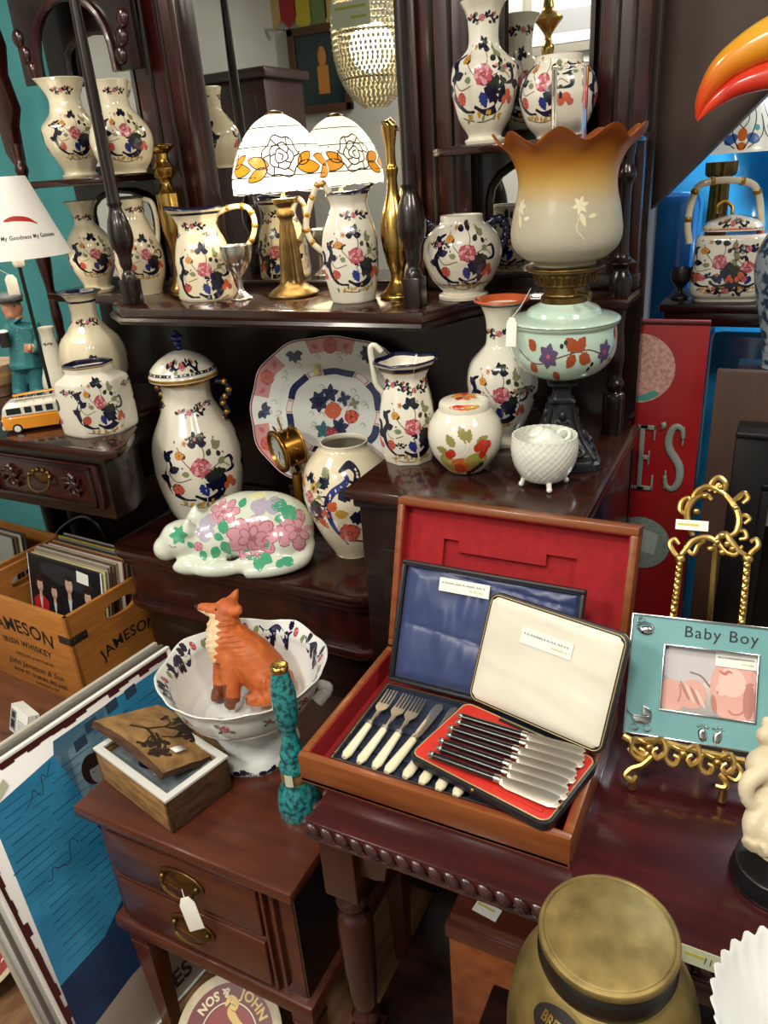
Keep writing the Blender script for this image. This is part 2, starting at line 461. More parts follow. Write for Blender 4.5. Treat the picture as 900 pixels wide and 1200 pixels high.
plane_struct('wall_right', (2.2, -1.8, 0), (2.3, 3.6, 2.75), M_wallw)
plane_struct('wall_front', (-3.2, -1.8, 0), (2.2, -1.7, 2.75), M_wallw)
plane_struct('wall_back', (-3.2, 1.80, 0), (-.42, 1.90, 2.75), M_teal)
plane_struct('wall_far', (-.42, 3.4, 0), (2.2, 3.5, 2.75), mat('dim_blue_wall_paint', '#20628c', .7))
plane_struct('trim_back', (-1.835, 1.765, 0), (-1.765, 1.80, 2.7), M_trim)
# sloping panel over the opening on the right (underside of a stair)
q = [at(742, -260, y=1.8), at(762, 246, y=1.8), at(905, 104, y=1.8), at(1000, 0, y=1.8), at(1100, -260, y=1.8)]
mb = MB(M_soffit); mb.prism([(p.x, p.z) for p in q], .08, Matrix.Translation((0, 1.88, 0)) @ Matrix.Rotation(PI/2, 4, 'X')); struct(mb.build('wall_stair_panel', smooth=0))

# ================================================================ display cabinet
cab = thing('display_cabinet', 'tall dark mahogany display cabinet with mirrors, turned posts and shelves of ironstone pottery', 'cabinet', (-.97, 1.35, 0))
CL = (.97, -1.35, 0)
def cpart(mb, name, parent=None, **k): return mb.build(name, parent or cab, loc=CL if parent is None else None, **k)
# back
mb = MB(M_dark); mb.bx((-1.745, 1.622, .0), (-.258, 1.645, 2.15)); cpart(mb, 'back_panel')
def slab(poly, z0, z1, m, bev=.004, lipm=None):
    mb = MB(m); mb.prism(poly, z1-z0, Matrix.Translation((0, 0, z0)), bev); return mb
# main shelf
main = [(-1.80, 1.50), (-1.47, 1.465), (-1.43, 1.37), (-1.335, 1.303), (-.600, 1.316), (-.56, 1.45), (-.54, 1.485), (-.262, 1.49), (-.262, 1.62), (-1.80, 1.62)]
mb = slab(main, 1.226, 1.25, M_mahogL, .006)
mb.m(M_dark).tube([(p[0], p[1]-.004, 1.222) for p in main[1:7]], .008, 6)
cpart(mb, 'shelf')
# bow-fronted low centre
def rrect(x0, y0, x1, y1, r, n=6, only_front=True):
    P = []
    for cx, cy, a0 in ((x1-r, y0+r, -PI/2), (x1-r, y1-r, 0), (x0+r, y1-r, PI/2), (x0+r, y0+r, PI)):
        rr = r if (cy == y0+r) else .002
        ox = cx if rr == r else (x1-.002 if cx > (x0+x1)/2 else x0+.002); oy = cy if rr == r else y1-.002
        for k in range(n+1):
            a = a0+PI/2*k/n; P.append((ox+rr*math.cos(a), oy+rr*math.sin(a)))
    return P
mb = slab(rrect(-1.415, 1.165, -.672, 1.62, .055), .675, .70, M_mahogL, .008)
mb.m(M_mahog).prism(rrect(-1.405, 1.177, -.682, 1.61, .05), .022, Matrix.Translation((0, 0, .654)), .006)
cpart(mb, 'low_shelf')
mb = MB(M_mahog); mb.prism(rrect(-1.40, 1.195, -.69, 1.61, .045), .11, Matrix.Translation((0, 0, .548)), .004)
mb.prism(rrect(-1.405, 1.18, -.68, 1.61, .05), .024, Matrix.Translation((0, 0, .528)), .008)
mb.m(M_dark).prism(rrect(-1.39, 1.21, -.70, 1.605, .045), .51, Matrix.Translation((0, 0, .02)), .004)
cpart(mb, 'centre_cupboard')
# pedestals
mb = slab([(-.667, 1.088), (-.255, 1.08), (-.235, 1.09), (-.240, 1.575), (-.262, 1.58), (-.262, 1.62), (-.667, 1.62)], .958, .98, M_mahogL, .006)
mb.m(M_dark).bx((-.658, 1.098, .94), (-.243, 1.565, .958), .006); cpart(mb, 'pedestal_top')
mb = MB(M_dark); mb.bx((-.652, 1.112, .05), (-.25, 1.56, .94), .004); mb.bx((-.66, 1.10, 0), (-.243, 1.57, .06), .006)
mb.bx((-.61, 1.104, .14), (-.29, 1.115, .86), .006); cpart(mb, 'pedestal')
mb = slab([(-2.12, 1.10), (-1.285, 1.118), (-1.262, 1.135), (-1.262, 1.16), (-1.335, 1.28), (-1.425, 1.33), (-1.425, 1.618), (-2.12, 1.618)], .958, .98, M_mahogL, .006)
mb.m(M_dark).prism([(-2.11, 1.128), (-1.30, 1.128), (-1.30, 1.19), (-1.35, 1.29), (-1.435, 1.33), (-1.435, 1.61), (-2.11, 1.61)], .018, Matrix.Translation((0, 0, .941)), .004); cpart(mb, 'pedestal_top')
mb = MB(M_dark); mb.prism([(-2.10, 1.14), (-1.315, 1.14), (-1.315, 1.2), (-1.36, 1.29), (-1.44, 1.33), (-1.44, 1.61), (-2.10, 1.61)], .141, Matrix.Translation((0, 0, .80)), .002)
mb.bx((-1.46, 1.54, 0), (-1.42, 1.60, .80), .004); mb.bx((-2.10, 1.52, 0), (-2.05, 1.58, .80), .004); mb.bx((-2.1, 1.60, .03), (-1.43, 1.615, .8))
mb.tube(cr([at(x, y, y=1.52) for x, y in ((56, 646), (72, 620), (95, 606), (113, 612), (126, 630))]), .008, 8)
cpart(mb, 'pedestal')
mb = MB(M_mahog); mb.bx((-1.70, 1.128, .825), (-1.335, 1.142, .935), .004)
mb.m(M_dark)
for x0, x1, z0, z1 in ((-1.69, -1.35, .922, .93), (-1.69, -1.35, .83, .838), (-1.69, -1.682, .83, .93), (-1.358, -1.35, .83, .93)): mb.bx((x0, 1.122, z0), (x1, 1.13, z1), .002)
mb.m(M_mahog)
for cx in (-1.62, -1.415):   # carved scroll clusters
    for k in range(7):
        a = 2*PI*k/7
        mb.tube(cr([(cx+.008*math.cos(a), 1.126, .88+.008*math.sin(a)), (cx+.022*math.cos(a+.3), 1.122, .88+.020*math.sin(a+.3)), (cx+.034*math.cos(a+.8), 1.124, .88+.026*math.sin(a+.8))], 4), [.004]*8+[.006], 6)
    mb.ell((cx, 1.124, .88), (.011, .005, .011), 10, 6)
dr = cpart(mb, 'drawer')
mb = MB(M_abrass)
mb.ell((-1.518, 1.126, .888), (.034, .003, .014), 14, 6)
mb.tube(cr([(-1.553, 1.12, .892), (-1.548, 1.112, .868), (-1.518, 1.106, .858), (-1.488, 1.112, .868), (-1.483, 1.12, .892)], 5), .0035, 8)
for x in (-1.553, -1.483): mb.ell((x, 1.121, .893), .006, 8, 6)
for k in range(6):
    a = PI*k/5; mb.ell((-1.518+.03*math.cos(a), 1.124, .894+.012*math.sin(a)), (.007, .003, .006), 8, 5)
mb.build('handle', dr)
# upright panels and pilasters
def pil(x0, x1, y0, y1, z0, z1, m=M_mahog, name='pilaster', flutes=2):
    mb = MB(m); mb.bx((x0, y0, z0), (x1, y1, z1), .004); w = x1-x0
    mb.m(M_dark)
    for k in range(flutes):
        cx = x0+w*(k+1)/(flutes+1); mb.tube([(cx, y0-.001, z0+.06), (cx, y0-.001, z1-.04)], .005, 6)
    mb.bx((x0-.004, y0-.008, z1-.035), (x1+.004, y1, z1-.01), .004); mb.bx((x0-.003, y0-.006, z0), (x1+.003, y1, z0+.03), .004)
    cpart(mb, name)
pil(-1.435, -1.29, 1.59, 1.63, 1.25, 2.15)
pil(-.716, -.60, 1.585, 1.63, 1.25, 2.15)
pil(-.352, -.266, 1.58, 1.63, 1.25, 2.15)
# dividers seen edge-on beside the centre mirror
mb = MB(M_mahog); mb.bx((-1.296, 1.575, 1.25), (-1.276, 1.625, 2.15), .003); cpart(mb, 'divider')
mb = MB(M_mahog); mb.bx((-.722, 1.575, 1.25), (-.705, 1.60, 2.15), .003); cpart(mb, 'divider')
# mirrors
def mirror(x0, x1, z0, z1, y, arch=0, fr=.012):
    P = [(x0, z0), (x1, z0)]
    if arch:
        for k in range(9):
            a = PI*k/8; P.append(((x0+x1)/2+(x1-x0)/2*math.cos(a), z1-arch+arch*math.sin(a)))
    else: P += [(x1, z1), (x0, z1)]
    mb = MB(M_mirror); mb.prism(P, .004, Matrix.Translation((0, y+.004, 0)) @ Matrix.Rotation(PI/2, 4, 'X'))
    o = cpart(mb, 'mirror', smooth=0)
    mb = MB(M_dark); mb.tube([(p[0], y, p[1]) for p in P], fr, 6, closed=True); f = cpart(mb, 'mirror_frame')
    return o
mirror(-1.282, -.716, 1.262, 2.10, 1.610, fr=.007)
mirror(-1.665, -1.46, 1.545, 1.84, 1.612, .06, fr=.008)
mirror(-.538, -.372, 1.545, 1.98, 1.612, fr=.008)
mirror(-.572, -.41, 1.275, 1.49, 1.612, .07, fr=.009)
mirror(-1.68, -1.47, 1.27, 1.49, 1.612, .05, fr=.008)
# bracket shelves
mb = slab([(-1.735, 1.402), (-1.44, 1.395), (-1.42, 1.41), (-1.42, 1.62), (-1.735, 1.62)], 1.508, 1.524, M_mahogL, .005); cpart(mb, 'bracket_shelf')
mb = slab([(-.655, 1.555), (-.645, 1.50), (-.61, 1.468), (-.32, 1.455), (-.282, 1.46), (-.262, 1.49), (-.262, 1.62), (-.655, 1.62)], 1.509, 1.525, M_mahogL, .005); cpart(mb, 'bracket_shelf')
# turned posts
def turned(name, x, y, z0, z1, pf, m=M_dark, sq=None, parent=None, top=None):
    mb = MB(m); mb.lathe([(0, z0)]+[(r, z0+(z1-z0)*t) for t, r in prof(pf_swap(pf))]+[(0, z1)], 16, M=Matrix.Translation((x, y, 0)))
    if sq:
        for a, b, w in sq: mb.bx((x-w, y-w, a), (x+w, y+w, b), .003)
    return cpart(mb, name)
def pf_swap(pf): return [(t, r) + tuple(e) for t, r, *e in pf]
post = [(0, .017), (.065, .017), (.085, .010), (.10, .014), (.125, .016), (.16, .027), (.20, .024), (.235, .014), (.25, .017), (.27, .014), (.55, .012), (.80, .0095), (.83, .014), (.86, .010), (1, .012)]
for p in (at(157, 356, z=1.25), at(487, 359, z=1.25)):
    turned('post', p.x, p.y, 1.25, 2.12, post, sq=[(1.25, 1.305, .018)])
spin = [(0, .021), (.14, .021), (.16, .012), (.19, .018), (.22, .012), (.30, .015), (.42, .012), (.55, .021), (.60, .013), (.62, .026), (.645, .013), (.72, .011), (.86, .011), (.9, .018), (.94, .012), (1, .016)]
turned('spindle', -.283, 1.515, .98, 1.51, spin)
turned('spindle', -1.865, 1.57, .98, 1.62, spin, M_mahog)
# left end board, its pierced bracket and the arch over the left bay
mb = MB(M_mahog)
P = [(x-.10, z) for x, z in [(-1.80, 1.60), (-1.765, 1.55), (-1.755, 1.66), (-1.735, 1.70), (-1.752, 1.78), (-1.735, 1.84), (-1.752, 1.92), (-1.70, 2.14), (-1.83, 2.14), (-1.815, 1.8)]]
mb.prism(P, .03, Matrix.Translation((0, 1.59, 0)) @ Matrix.Rotation(PI/2, 4, 'X'), .003); cpart(mb, 'end_bracket')
mb = MB(M_dark)
cx, hw, zb, za = -1.565, .125, 1.74, 1.90
P = [(cx+hw, zb)]+[(cx+hw*math.cos(PI*k/14), zb+(za-zb)*math.sin(PI*k/14)**.7) for k in range(1, 14)]+[(cx-hw, zb), (-1.745, zb), (-1.745, 2.15), (-1.37, 2.15), (-1.37, zb)]
mb.prism(P, .02, Matrix.Translation((0, 1.56, 0)) @ Matrix.Rotation(PI/2, 4, 'X'), .003)
mb.m(M_mahog).tube([(p[0], 1.538, p[1]) for p in P[:15]], .009, 8)
for sx in (-1, 1):
    for k in range(3): mb.ell((cx+sx*(hw+.02+.012*k), 1.538, zb+.03+.035*k), (.016, .008, .02), 10, 6)
cpart(mb, 'arch')
mb = MB(M_dark); mb.bx((-1.76, 1.40, 2.10), (-.258, 1.625, 2.2), .01); mb.bx((-1.80, 1.33, 2.12), (-.25, 1.625, 2.17), .01); cpart(mb, 'cornice')

# ================================================================ console table in the foreground
tab = thing('console_table', 'crimson mahogany console table with carved rope edge under the open canteen', 'table', (0.03, .80, 0))
TLc = (-.03, -.80, 0)
TX0, TX1, TY0, TY1, TZ = -.470, .60, .592, 1.03, .74
mb = MB(M_table); mb.bx((TX0, TY0, TZ-.024), (TX1, TY1, TZ), .004); mb.build('table_top', tab, loc=TLc)
mb = MB(mat('carved_edge_mahogany', '#2a1416', .3, col2='#47282a', scale=60, bump=.1, coat=.3))
n = 50
for k in range(n):
    x = TX0+.012+(TX1-TX0-.024)*k/(n-1); mb.ell((x, TY0-.001, TZ-.012), (.0135, .0052, .0072), 10, 6, rotm((0, .75, 0)))
for k in range(17):
    y = TY0+.012+.41*k/16; mb.ell((TX0-.001, y, TZ-.012), (.0075, .0155, .0085), 10, 6, rotm((-.55, 0, 0)))
mb.bx((TX0-.003, TY0-.004, TZ-.026), (TX1, TY0+.004, TZ-.021), .001); mb.build('carved_edge', tab, loc=TLc)
mb = MB(M_tdark)
def arch_poly(x0, x1, zt, zb, a0, a1, za):
    return [(x0, zt), (x0, zb), (a0-.015, zb), (a0, zb+.006)]+[((a0+a1)/2-(a1-a0)/2*math.cos(PI*k/12), zb+.012+(za-zb)*math.sin(PI*k/12)**.6) for k in range(1, 12)]+[(a1, zb+.006), (a1+.015, zb), (x1, zb), (x1, zt)]
mb.prism(arch_poly(-.448, .56, .716, .645, -.372, -.12, .685), .018, Matrix.Translation((0, .632, 0)) @ Matrix.Rotation(PI/2, 4, 'X'), .002)
mb.bx((-.448, .64, .645), (-.430, .99, .716)); mb.bx((-.448, .985, .645), (.56, 1.0, .716)); mb.bx((.55, .64, .645), (.568, .99, .716)); mb.build('apron', tab, loc=TLc)
leg = [(0, .016), (.03, .022), (.10, .020), (.13, .024), (.16, .014), (.2, .018), (.42, .024), (.5, .015), (.53, .022), (.56, .015), (.60, .021), (.85, .026), (.90, .017), (.93, .024), (.96, .018), (1, .022)]
for x in (-.435, .555):
    for y in (.627, .985):
        mb = MB(M_tdark); mb.lathe([(0, .0)]+[(r, .62*t) for t, r in prof(pf_swap(leg))]+[(0, .62)], 20, M=Matrix.Translation((x, y, 0)))
        mb.bx((x-.026, y-.026, .60), (x+.026, y+.026, .716), .003); mb.bx((x-.024, y-.024, .17), (x+.024, y+.024, .30), .003)
        mb.build('leg', tab, loc=TLc)
mb = MB(M_dark); mb.bx((-.44, .64, .262), (.56, 1.0, .285), .005); mb.build('lower_shelf', tab, loc=TLc)

# ================================================================ bedside chest on legs
ch = thing('bedside_chest', 'brown mahogany two drawer chest on square tapered legs with oval brass handles', 'chest of drawers', (-.71, .78, 0))
CH = (.71, -.78, 0)
mb = MB(M_chest); mb.bx((-.922, .578, .578), (-.503, .985, .60), .006); mb.bx((-.912, .588, .566), (-.513, .975, .58), .004); mb.build('chest_top', ch, loc=CH)
mb = MB(M_chest); mb.bx((-.902, .602, .335), (-.523, .962, .568), .003); mb.m(M_dark).bx((-.524, .604, .34), (-.520, .960, .566)); mb.m(M_chest)
mb.bx((-.918, .588, .305), (-.507, .975, .338), .008); mb.build('carcass', ch, loc=CH)
for z0, z1, hz, hx in ((.462, .556, .502, -.722), (.350, .448, .402, -.722)):
    mb = MB(M_chest); mb.bx((-.878, .590, z0), (-.578, .604, z1), .005); d = mb.build('drawer', ch, loc=CH)
    mb = MB(M_abrass)
    h = at(212, 1033, y=.588) if z0 > .45 else at(226, 1087, y=.588)
    hx, hz = h.x, h.z
    mb.lathe(prof([(0, 0), (.026, 0), (.030, .003), (.026, .0045), (.024, .003), (0, .002)]), 28, lambda a, r, z, i: (r*1.5*math.cos(a), r*.78*math.sin(a), z), Matrix.Translation((hx, .590, hz)) @ Matrix.Rotation(PI/2, 4, 'X'))
    for s in (-1, 1): mb.ell((hx+s*.034, .584, hz+.002), .0055, 10, 6)
    mb.tube(cr([(hx-.034, .581, hz+.002), (hx-.026, .576, hz-.012), (hx, .574, hz-.018), (hx+.026, .576, hz-.012), (hx+.034, .581, hz+.002)], 5), .003, 8); mb.build('handle', d)
mb = MB(M_chest)
for x0, x1, z0, z1 in ((-.555, -.549, .36, .55), (-.882, -.574, .558, .562), (-.882, -.574, .451, .458), (-.574, -.568, .345, .56)): mb.bx((x0, .592, z0), (x1, .604, z1), .002)
mb.build('bead_moulding', ch, loc=CH)
for x in (-.885, -.54):
    for y in (.622, .94):
        mb = MB(M_chest); t = bmesh.new(); bmesh.ops.create_cube(t, size=1)
        for w in t.verts:
            k = .021 if w.co.z > 0 else .012; w.co = Vector((x+(k if w.co.x > 0 else -k), y+(k if w.co.y > 0 else -k), .308 if w.co.z > 0 else 0))
        mb.merge(t); mb.bx((x-.0215, y-.0215, .262), (x+.0215, y+.0215, .268), .002); mb.build('leg', ch, loc=CH)
# ================================================================ pottery helpers
def base_pt(bx, by, z, y=None):
    if y is None: p = at(bx, by, z=z)
    else: p = at(bx, by, y=y)
    return Vector((p.x, p.y, z+.0007))
def rows(P, rw, z0=None):
    """(half width, image row) measurements -> real radius / height profile on the object's own axis"""
    o = []
    for i, r in enumerate(rw):
        h = vh(P, r[1]) if i or z0 is None else z0
        o.append((r[0]*depth((P.x, P.y, P.z+h))/FPX, h)+tuple(r[2:]))
    b = o[0][1]
    return [(a[0], a[1]-b)+tuple(a[2:]) for a in o]
def band(R_, z0, z1, m, n=72, lay=1):
    return [(lay, m, 'r', [((k/n-.5)*2*PI*R_, z0) + () if False else ((((k/n-.5)*2*PI*R_), z0), (((k/n-.5)*2*PI*R_), z1)) for k in range(n+1)])]
def vessel(name, label, cat, P, rw, m=None, thick=.004, open_=True, fn=None, seg=48, deco=(), post=None, group=None, depthf=.25, seed=1, parent=None, build=True, innerm=None, n=5, bands=(), rimm=None):
    m = m or M_white
    raw = rows(P, rw); pf = prof(raw, n)
    rg = random.Random(seed)
    H = pf[-1][1]
    out = [(0, 0)]+pf
    ni = len(out)
    if open_:
        inn = [(max(r-thick, .001), z+ (0 if k else .0005)) for k, (r, z) in enumerate(pf[::-1]) if z > H*depthf]
        rimr = pf[-1][0]
        inn = [(rimr-thick*.4, H+thick*.45)]+inn+[(0, H*depthf)]
    else: inn = [(0, H)]
    mb = MB(m)
    mb.lathe(out, seg, fn); 
    nf = len(mb.bm.faces)
    if post:
        for v in mb.bm.verts: v.co = Vector(post(v.co.copy(), H))
    bmesh.ops.recalc_face_normals(mb.bm, faces=mb.bm.faces[:])
    mb.bm.normal_update(); bvh = BVHTree.FromBMesh(mb.bm)
    az = face_az(P); D = depth(P)
    dm = []
    for d in deco:
        kind, du, row, sc = d[:4]; z = vh(P, row); ex = d[4] if len(d) > 4 else 0
        rr = max(r for r, zz in pf if abs(zz-z) < .012) if any(abs(zz-z) < .012 for r, zz in pf) else .04
        mo = mason(rg, flip=bool(ex == 1)) if kind == 'm' else sprig(rg) if kind == 's' else kind(rg)
        mo = scale_m(mo, sc)
        for th in ((az+du*D/FPX/rr,) if kind not in ('m', 's') else (az+du*D/FPX/rr, az+PI*.72+du*D/FPX/rr, az-PI*.72+du*D/FPX/rr) if ex != 2 else (az+du*D/FPX/rr,)):
            dm.append((mo, wrap(bvh, th, z, rr)))
    for row, hh, bmt in bands:
        z = vh(P, row); rr = min(((abs(zz-z), r) for r, zz in pf))[1]; h = hh*D/FPX
        dm.append((band(rr, -h, h, bmt), wrap(bvh, az, z, rr)))
    for mo, mp in dm: apply(mb, mo, mp)
    # inside and rim
    if open_:
        mb.m(innerm or M_inner); k0 = len(mb.bm.verts); before = set(mb.bm.verts)
        kk = sum(1 for r, z in inn if z > H-.010) if rimm else 0
        if kk:
            mb.m(rimm); mb.lathe([(pf[-1][0]+.0003, H-.002), pf[-1]]+inn[:kk], seg, fn); mb.m(innerm or M_inner); mb.lathe(inn[kk-1:], seg, fn)
        else: mb.lathe([pf[-1]]+inn, seg, fn)
        if post:
            for v in mb.bm.verts:
                if v not in before: v.co = Vector(post(v.co.copy(), H))
    else:
        before = set(mb.bm.verts); mb.lathe([pf[-1], (0, H)], seg, fn)
        if post:
            for v in mb.bm.verts:
                if v not in before: v.co = Vector(post(v.co.copy(), H))
    if parent is not None: o = mb.build(name, parent, fix=False)
    else:
        o = mb.build(name, loc=P, fix=False); tag(o, label, cat, group)
    return o
def atd(px, py, D):
    d = ray(px, py); return CAM+d*(D/FPX)
def hp(P, pts, dd=0):
    """image-plane path of a handle at the depth of the pot's axis -> local coordinates"""
    D = depth(P)
    return [atd(p[0], p[1], depth((P.x, P.y, P.z))*0+depth(Vector((P.x, P.y, lift(P, p[1]))))+(p[2] if len(p) > 2 else 0)+dd)-P for p in pts]
def handle(P, pts, r, m, parent, name='handle', n=6, dots=None):
    mb = MB(m); q = cr(hp(P, pts), n); mb.tube(q, r, 10)
    if dots:
        mb.m(dots)
        k = max(2, len(q)//7)
        for i in range(k, len(q)-k, k): mb.ell(q[i], r*1.25, 8, 6)
    return mb.build(name, parent)
def wavy(amt, n, az, power=3, spout=None, sp=0, lift_=0):
    """rim that ripples and draws out to a pouring lip"""
    def f(v, H):
        t = max(0, v.z/H) ** power if H else 0
        a = math.atan2(v.y, v.x); k = 1+amt*math.cos(n*(a-az))*t; dz = amt*.5*H*.35*math.cos(n*(a-az))*t
        x, y = v.x*k, v.y*k
        if spout is not None:
            d = math.cos(a-spout); g = max(0, d)**4*t
            x += math.cos(spout)*sp*g; y += math.sin(spout)*sp*g; dz += lift_*g
        return (x, y, v.z+dz)
    return f
LEFTDIR = math.atan2(-R[1][0], -R[0][0])     # image-left as an azimuth
RIGHTDIR = LEFTDIR+PI
TOP = 1.524; SH = 1.25; DK = .98; LOW = .70
# ---------------------------------------------------------------- upper left bracket shelf
P = base_pt(94, 202, TOP, 1.53)
vessel('vase', 'cream flowered jug-lipped vase left on the upper left shelf, beside a rounder vase', 'vase', P, [(19, 204), (20, 200), (17.5, 195), (29, 170), (33, 152), (31, 141), (21, 129), (17.5, 117), (18, 107), (24, 93), (27, 88)], M_ivory, fn=nfn(8, .6), post=wavy(.0, 1, 0, 6, LEFTDIR, .010, .004), deco=[('m', 2, 160, 1.10), ('s', -2, 108, 0.76), ('s', -16, 148, 0.57)], seed=3)
P = base_pt(149, 199, TOP, 1.445)
vessel('vase', 'rounded flowered vase with a narrow neck on the upper left shelf, behind the turned post', 'vase', P, [(22, 200), (23, 196), (30, 185), (36, 165), (34, 148), (24, 132), (17, 122), (16, 110), (18, 98), (20, 91)], M_ivory, deco=[('m', 4, 160, 1.10), ('s', 2, 108, 0.66)], seed=4)
# ---------------------------------------------------------------- left end of the main shelf
P = base_pt(116, 340, SH, 1.52)
vessel('vase', 'slim waisted flowered vase at far left of the main shelf, above the pedestal', 'vase', P, [(17, 341), (18, 337), (15, 333), (23, 314), (26.5, 296), (25.5, 284), (19, 271), (12, 262), (11.5, 254), (14, 243), (19, 235)], M_ivory, fn=nfn(8, .6), deco=[('m', 2, 298, 1.10), ('s', 0, 255, 0.66)], seed=5)
P = base_pt(170, 337, SH, 1.50)
j = thing('jug', 'flowered jug with a pale loop handle, behind the left turned post', 'jug', P)
vessel('body', '', '', P, [(20, 338), (21, 333), (27, 315), (29, 296), (26.5, 280), (20, 262), (15.5, 250), (14.5, 240), (17, 228)], M_ivory, parent=j, deco=[('m', 6, 300, 1.04), ('s', 6, 246, 0.66)], seed=6)
handle(P, [(168, 233), (178, 238), (184, 258), (185, 282), (182, 298)], .006, M_ivory, j)
def hexf(az):
    g = nfn(6, .85, off=az-PI/6)
    def f(a, r, z, i=0):
        x, y, z = g(a, r, z); d = x*math.cos(az)+y*math.sin(az); return (x-.2*d*math.cos(az), y-.2*d*math.sin(az), z)
    return f
# ---------------------------------------------------------------- left pedestal
P = base_pt(123, 477, DK)
vessel('vase', 'tall flare-necked flowered vase on the left pedestal, behind the hexagonal jar', 'vase', P, [(26, 485), (27, 480), (24, 475), (34, 450), (37, 427), (33, 408), (22, 394), (15, 382), (14.5, 370), (17, 358), (24, 351)], M_ivory, fn=nfn(8, .7), deco=[('m', -4, 438, 1.28), ('s', 2, 376, 0.85)], bands=[(352.5, 1.2, M_navy)], seed=7, rimm=M_navy)
P = base_pt(120, 503, DK)
vessel('hexagonal_jar', 'squat six-sided flowered jar with a navy edged collar on the left pedestal', 'jar', P, [(39, 498), (41, 493), (42, 470), (41, 443), (38, 437), (28, 431), (27, 426), (28, 420)], M_white, fn=hexf(face_az(P)), deco=[('m', 3, 470, 1.33), ('s', -36, 452, 0.76)], bands=[(424, 3.0, M_navy), (427.5, .8, M_goldtrim)], depthf=.75, seed=8, rimm=M_navy)
# ---------------------------------------------------------------- main shelf
P = base_pt(246, 349, SH)
j = thing('jug', 'wide flowered jug with gilt loop handle on the main shelf, behind the silver goblet', 'jug', P)
vessel('body', '', '', P, [(32, 351), (33.5, 346), (33, 326), (32, 306), (28, 287), (22, 271), (23.5, 260), (32, 247)], M_ivory, fn=nfn(8, .75), parent=j, post=wavy(.035, 4, 0, 5, LEFTDIR, .014, .008), deco=[('m', -4, 318, 1.33), ('s', -8, 264, 0.81), ('s', 14, 274, 0.57)], bands=[(249.5, 1.3, M_navy)], seed=9, rimm=M_navy)
handle(P, [(250, 252), (270, 243), (289, 243), (298, 258), (296, 278), (284, 296), (275, 306)], .0062, M_ivory, j, dots=M_goldtrim)
P = base_pt(415, 347, SH, 1.43)
j = thing('jug', 'tall flowered jug with pouring lip, on the main shelf right of the stained glass lamp', 'jug', P)
vessel('body', '', '', P, [(25, 350), (26.5, 346), (31, 322), (33, 295), (31, 270), (22, 247), (19.5, 237), (25, 224)], M_white, fn=nfn(8, .75), parent=j, post=wavy(.03, 4, 0, 5, RIGHTDIR, .016, .014), deco=[('m', 2, 302, 1.28), ('s', 8, 252, 0.81), ('s', -18, 285, 0.57)], bands=[(226, 1.6, M_navy)], seed=10, rimm=M_navy)
handle(P, [(386, 226), (375, 214), (366, 232), (359, 262), (366, 284), (381, 297)], .0058, M_ivory, j, dots=M_goldtrim)
P = base_pt(543, 344, SH, 1.475)
j = thing('jar', 'round flowered jar with navy rope handles and gilt foot, right of the turned post', 'jar', P)
vessel('body', '', '', P, [(28, 347), (28.5, 342), (24, 338), (36, 324), (45, 302), (46, 290), (43, 276), (33, 264), (26, 259), (25, 251)], M_white, parent=j, deco=[('m', 2, 296, 1.33), ('s', -26, 282, 0.66)], bands=[(344.5, 2.4, M_goldtrim), (329, .5, M_brownl)], seed=11, depthf=.4)
for pts in ([(508, 268), (498, 260), (494, 272), (499, 284)], [(570, 262), (586, 256), (594, 268), (590, 284), (584, 292)]):
    handle(P, pts, .0075, M_navy, j, dots=M_navy)
# ---------------------------------------------------------------- upper right bracket shelf
P = base_pt(568, 156, 1.525, 1.51)
vessel('vase', 'tall shouldered flowered vase on the upper right shelf, left of the globe jar', 'vase', P, [(23, 158), (24, 153), (20, 148), (31, 128), (39, 96), (40, 80), (37, 64), (26, 53), (19, 43), (18, 25), (21, 4), (28, -10)], M_white, fn=nfn(8, .5), deco=[('m', -4, 96, 1.39), ('s', 0, 24, 0.85), ('s', 26, 84, 0.66)], seed=12)
P = base_pt(653, 147, 1.525, 1.515)
vessel('globe_jar', 'round flowered globe jar on the upper right shelf, behind the lamp chimney', 'jar', P, [(24, 150), (25, 146), (36, 132), (44, 108), (45, 95), (41, 77), (30, 64), (28, 60), (28, 54)], M_white, deco=[('m', -20, 102, 1.16), ('s', 26, 84, 0.85)], depthf=.4, seed=13)
# ---------------------------------------------------------------- low centre shelf
P = base_pt(244, 602, LOW)
j = thing('lidded_vase', 'pear shaped flowered vase with domed lid and navy finial, behind the pottery cat', 'vase', P)
vessel('body', '', '', P, [(32, 610), (39, 602), (48, 570), (50.5, 543), (47, 518), (37, 497), (29, 480), (27.5, 468), (29, 455), (34, 447), (38, 442)], M_white, fn=nfn(8, .45), parent=j, deco=[('m', -2, 538, 1.97), ('s', 0, 476, 1.04), ('s', 18, 470, 0.66), ('s', 0, 502, 0.66)], bands=[(445, 2.0, M_goldtrim)], seed=14, open_=False)
def lidd(P, rw, z0row, m, parent, deco=(), bands=(), seed=1, fn=None, name='lid'):
    Q = Vector((P.x, P.y, P.z+vh(P, z0row)))
    o = vessel(name, '', '', Q, rw, m, open_=False, parent=parent, deco=deco, bands=bands, seed=seed, fn=fn)
    o.location = (0, 0, Q.z-P.z); return Q, o
Q, o = lidd(P, [(40, 441), (40, 437, 's'), (39, 435), (37, 430), (28, 421), (14, 413), (4, 410)], 441, M_white, j, deco=[('s', 0, 424, 1.23)], bands=[(438.5, 1.6, M_goldtrim), (432, 1.5, M_navy)], seed=15)
mb = MB(M_cobalt); c = Vector((0, 0, vh(P, 410)-(Q.z-P.z))) 
for k, (dz, r) in enumerate(((.006, .007), (.017, .010), (.03, .012), (.041, .007))): mb.ell(c+Vector((.002*(-1)**k, 0, dz)), (r, r, r*.75), 10, 8)
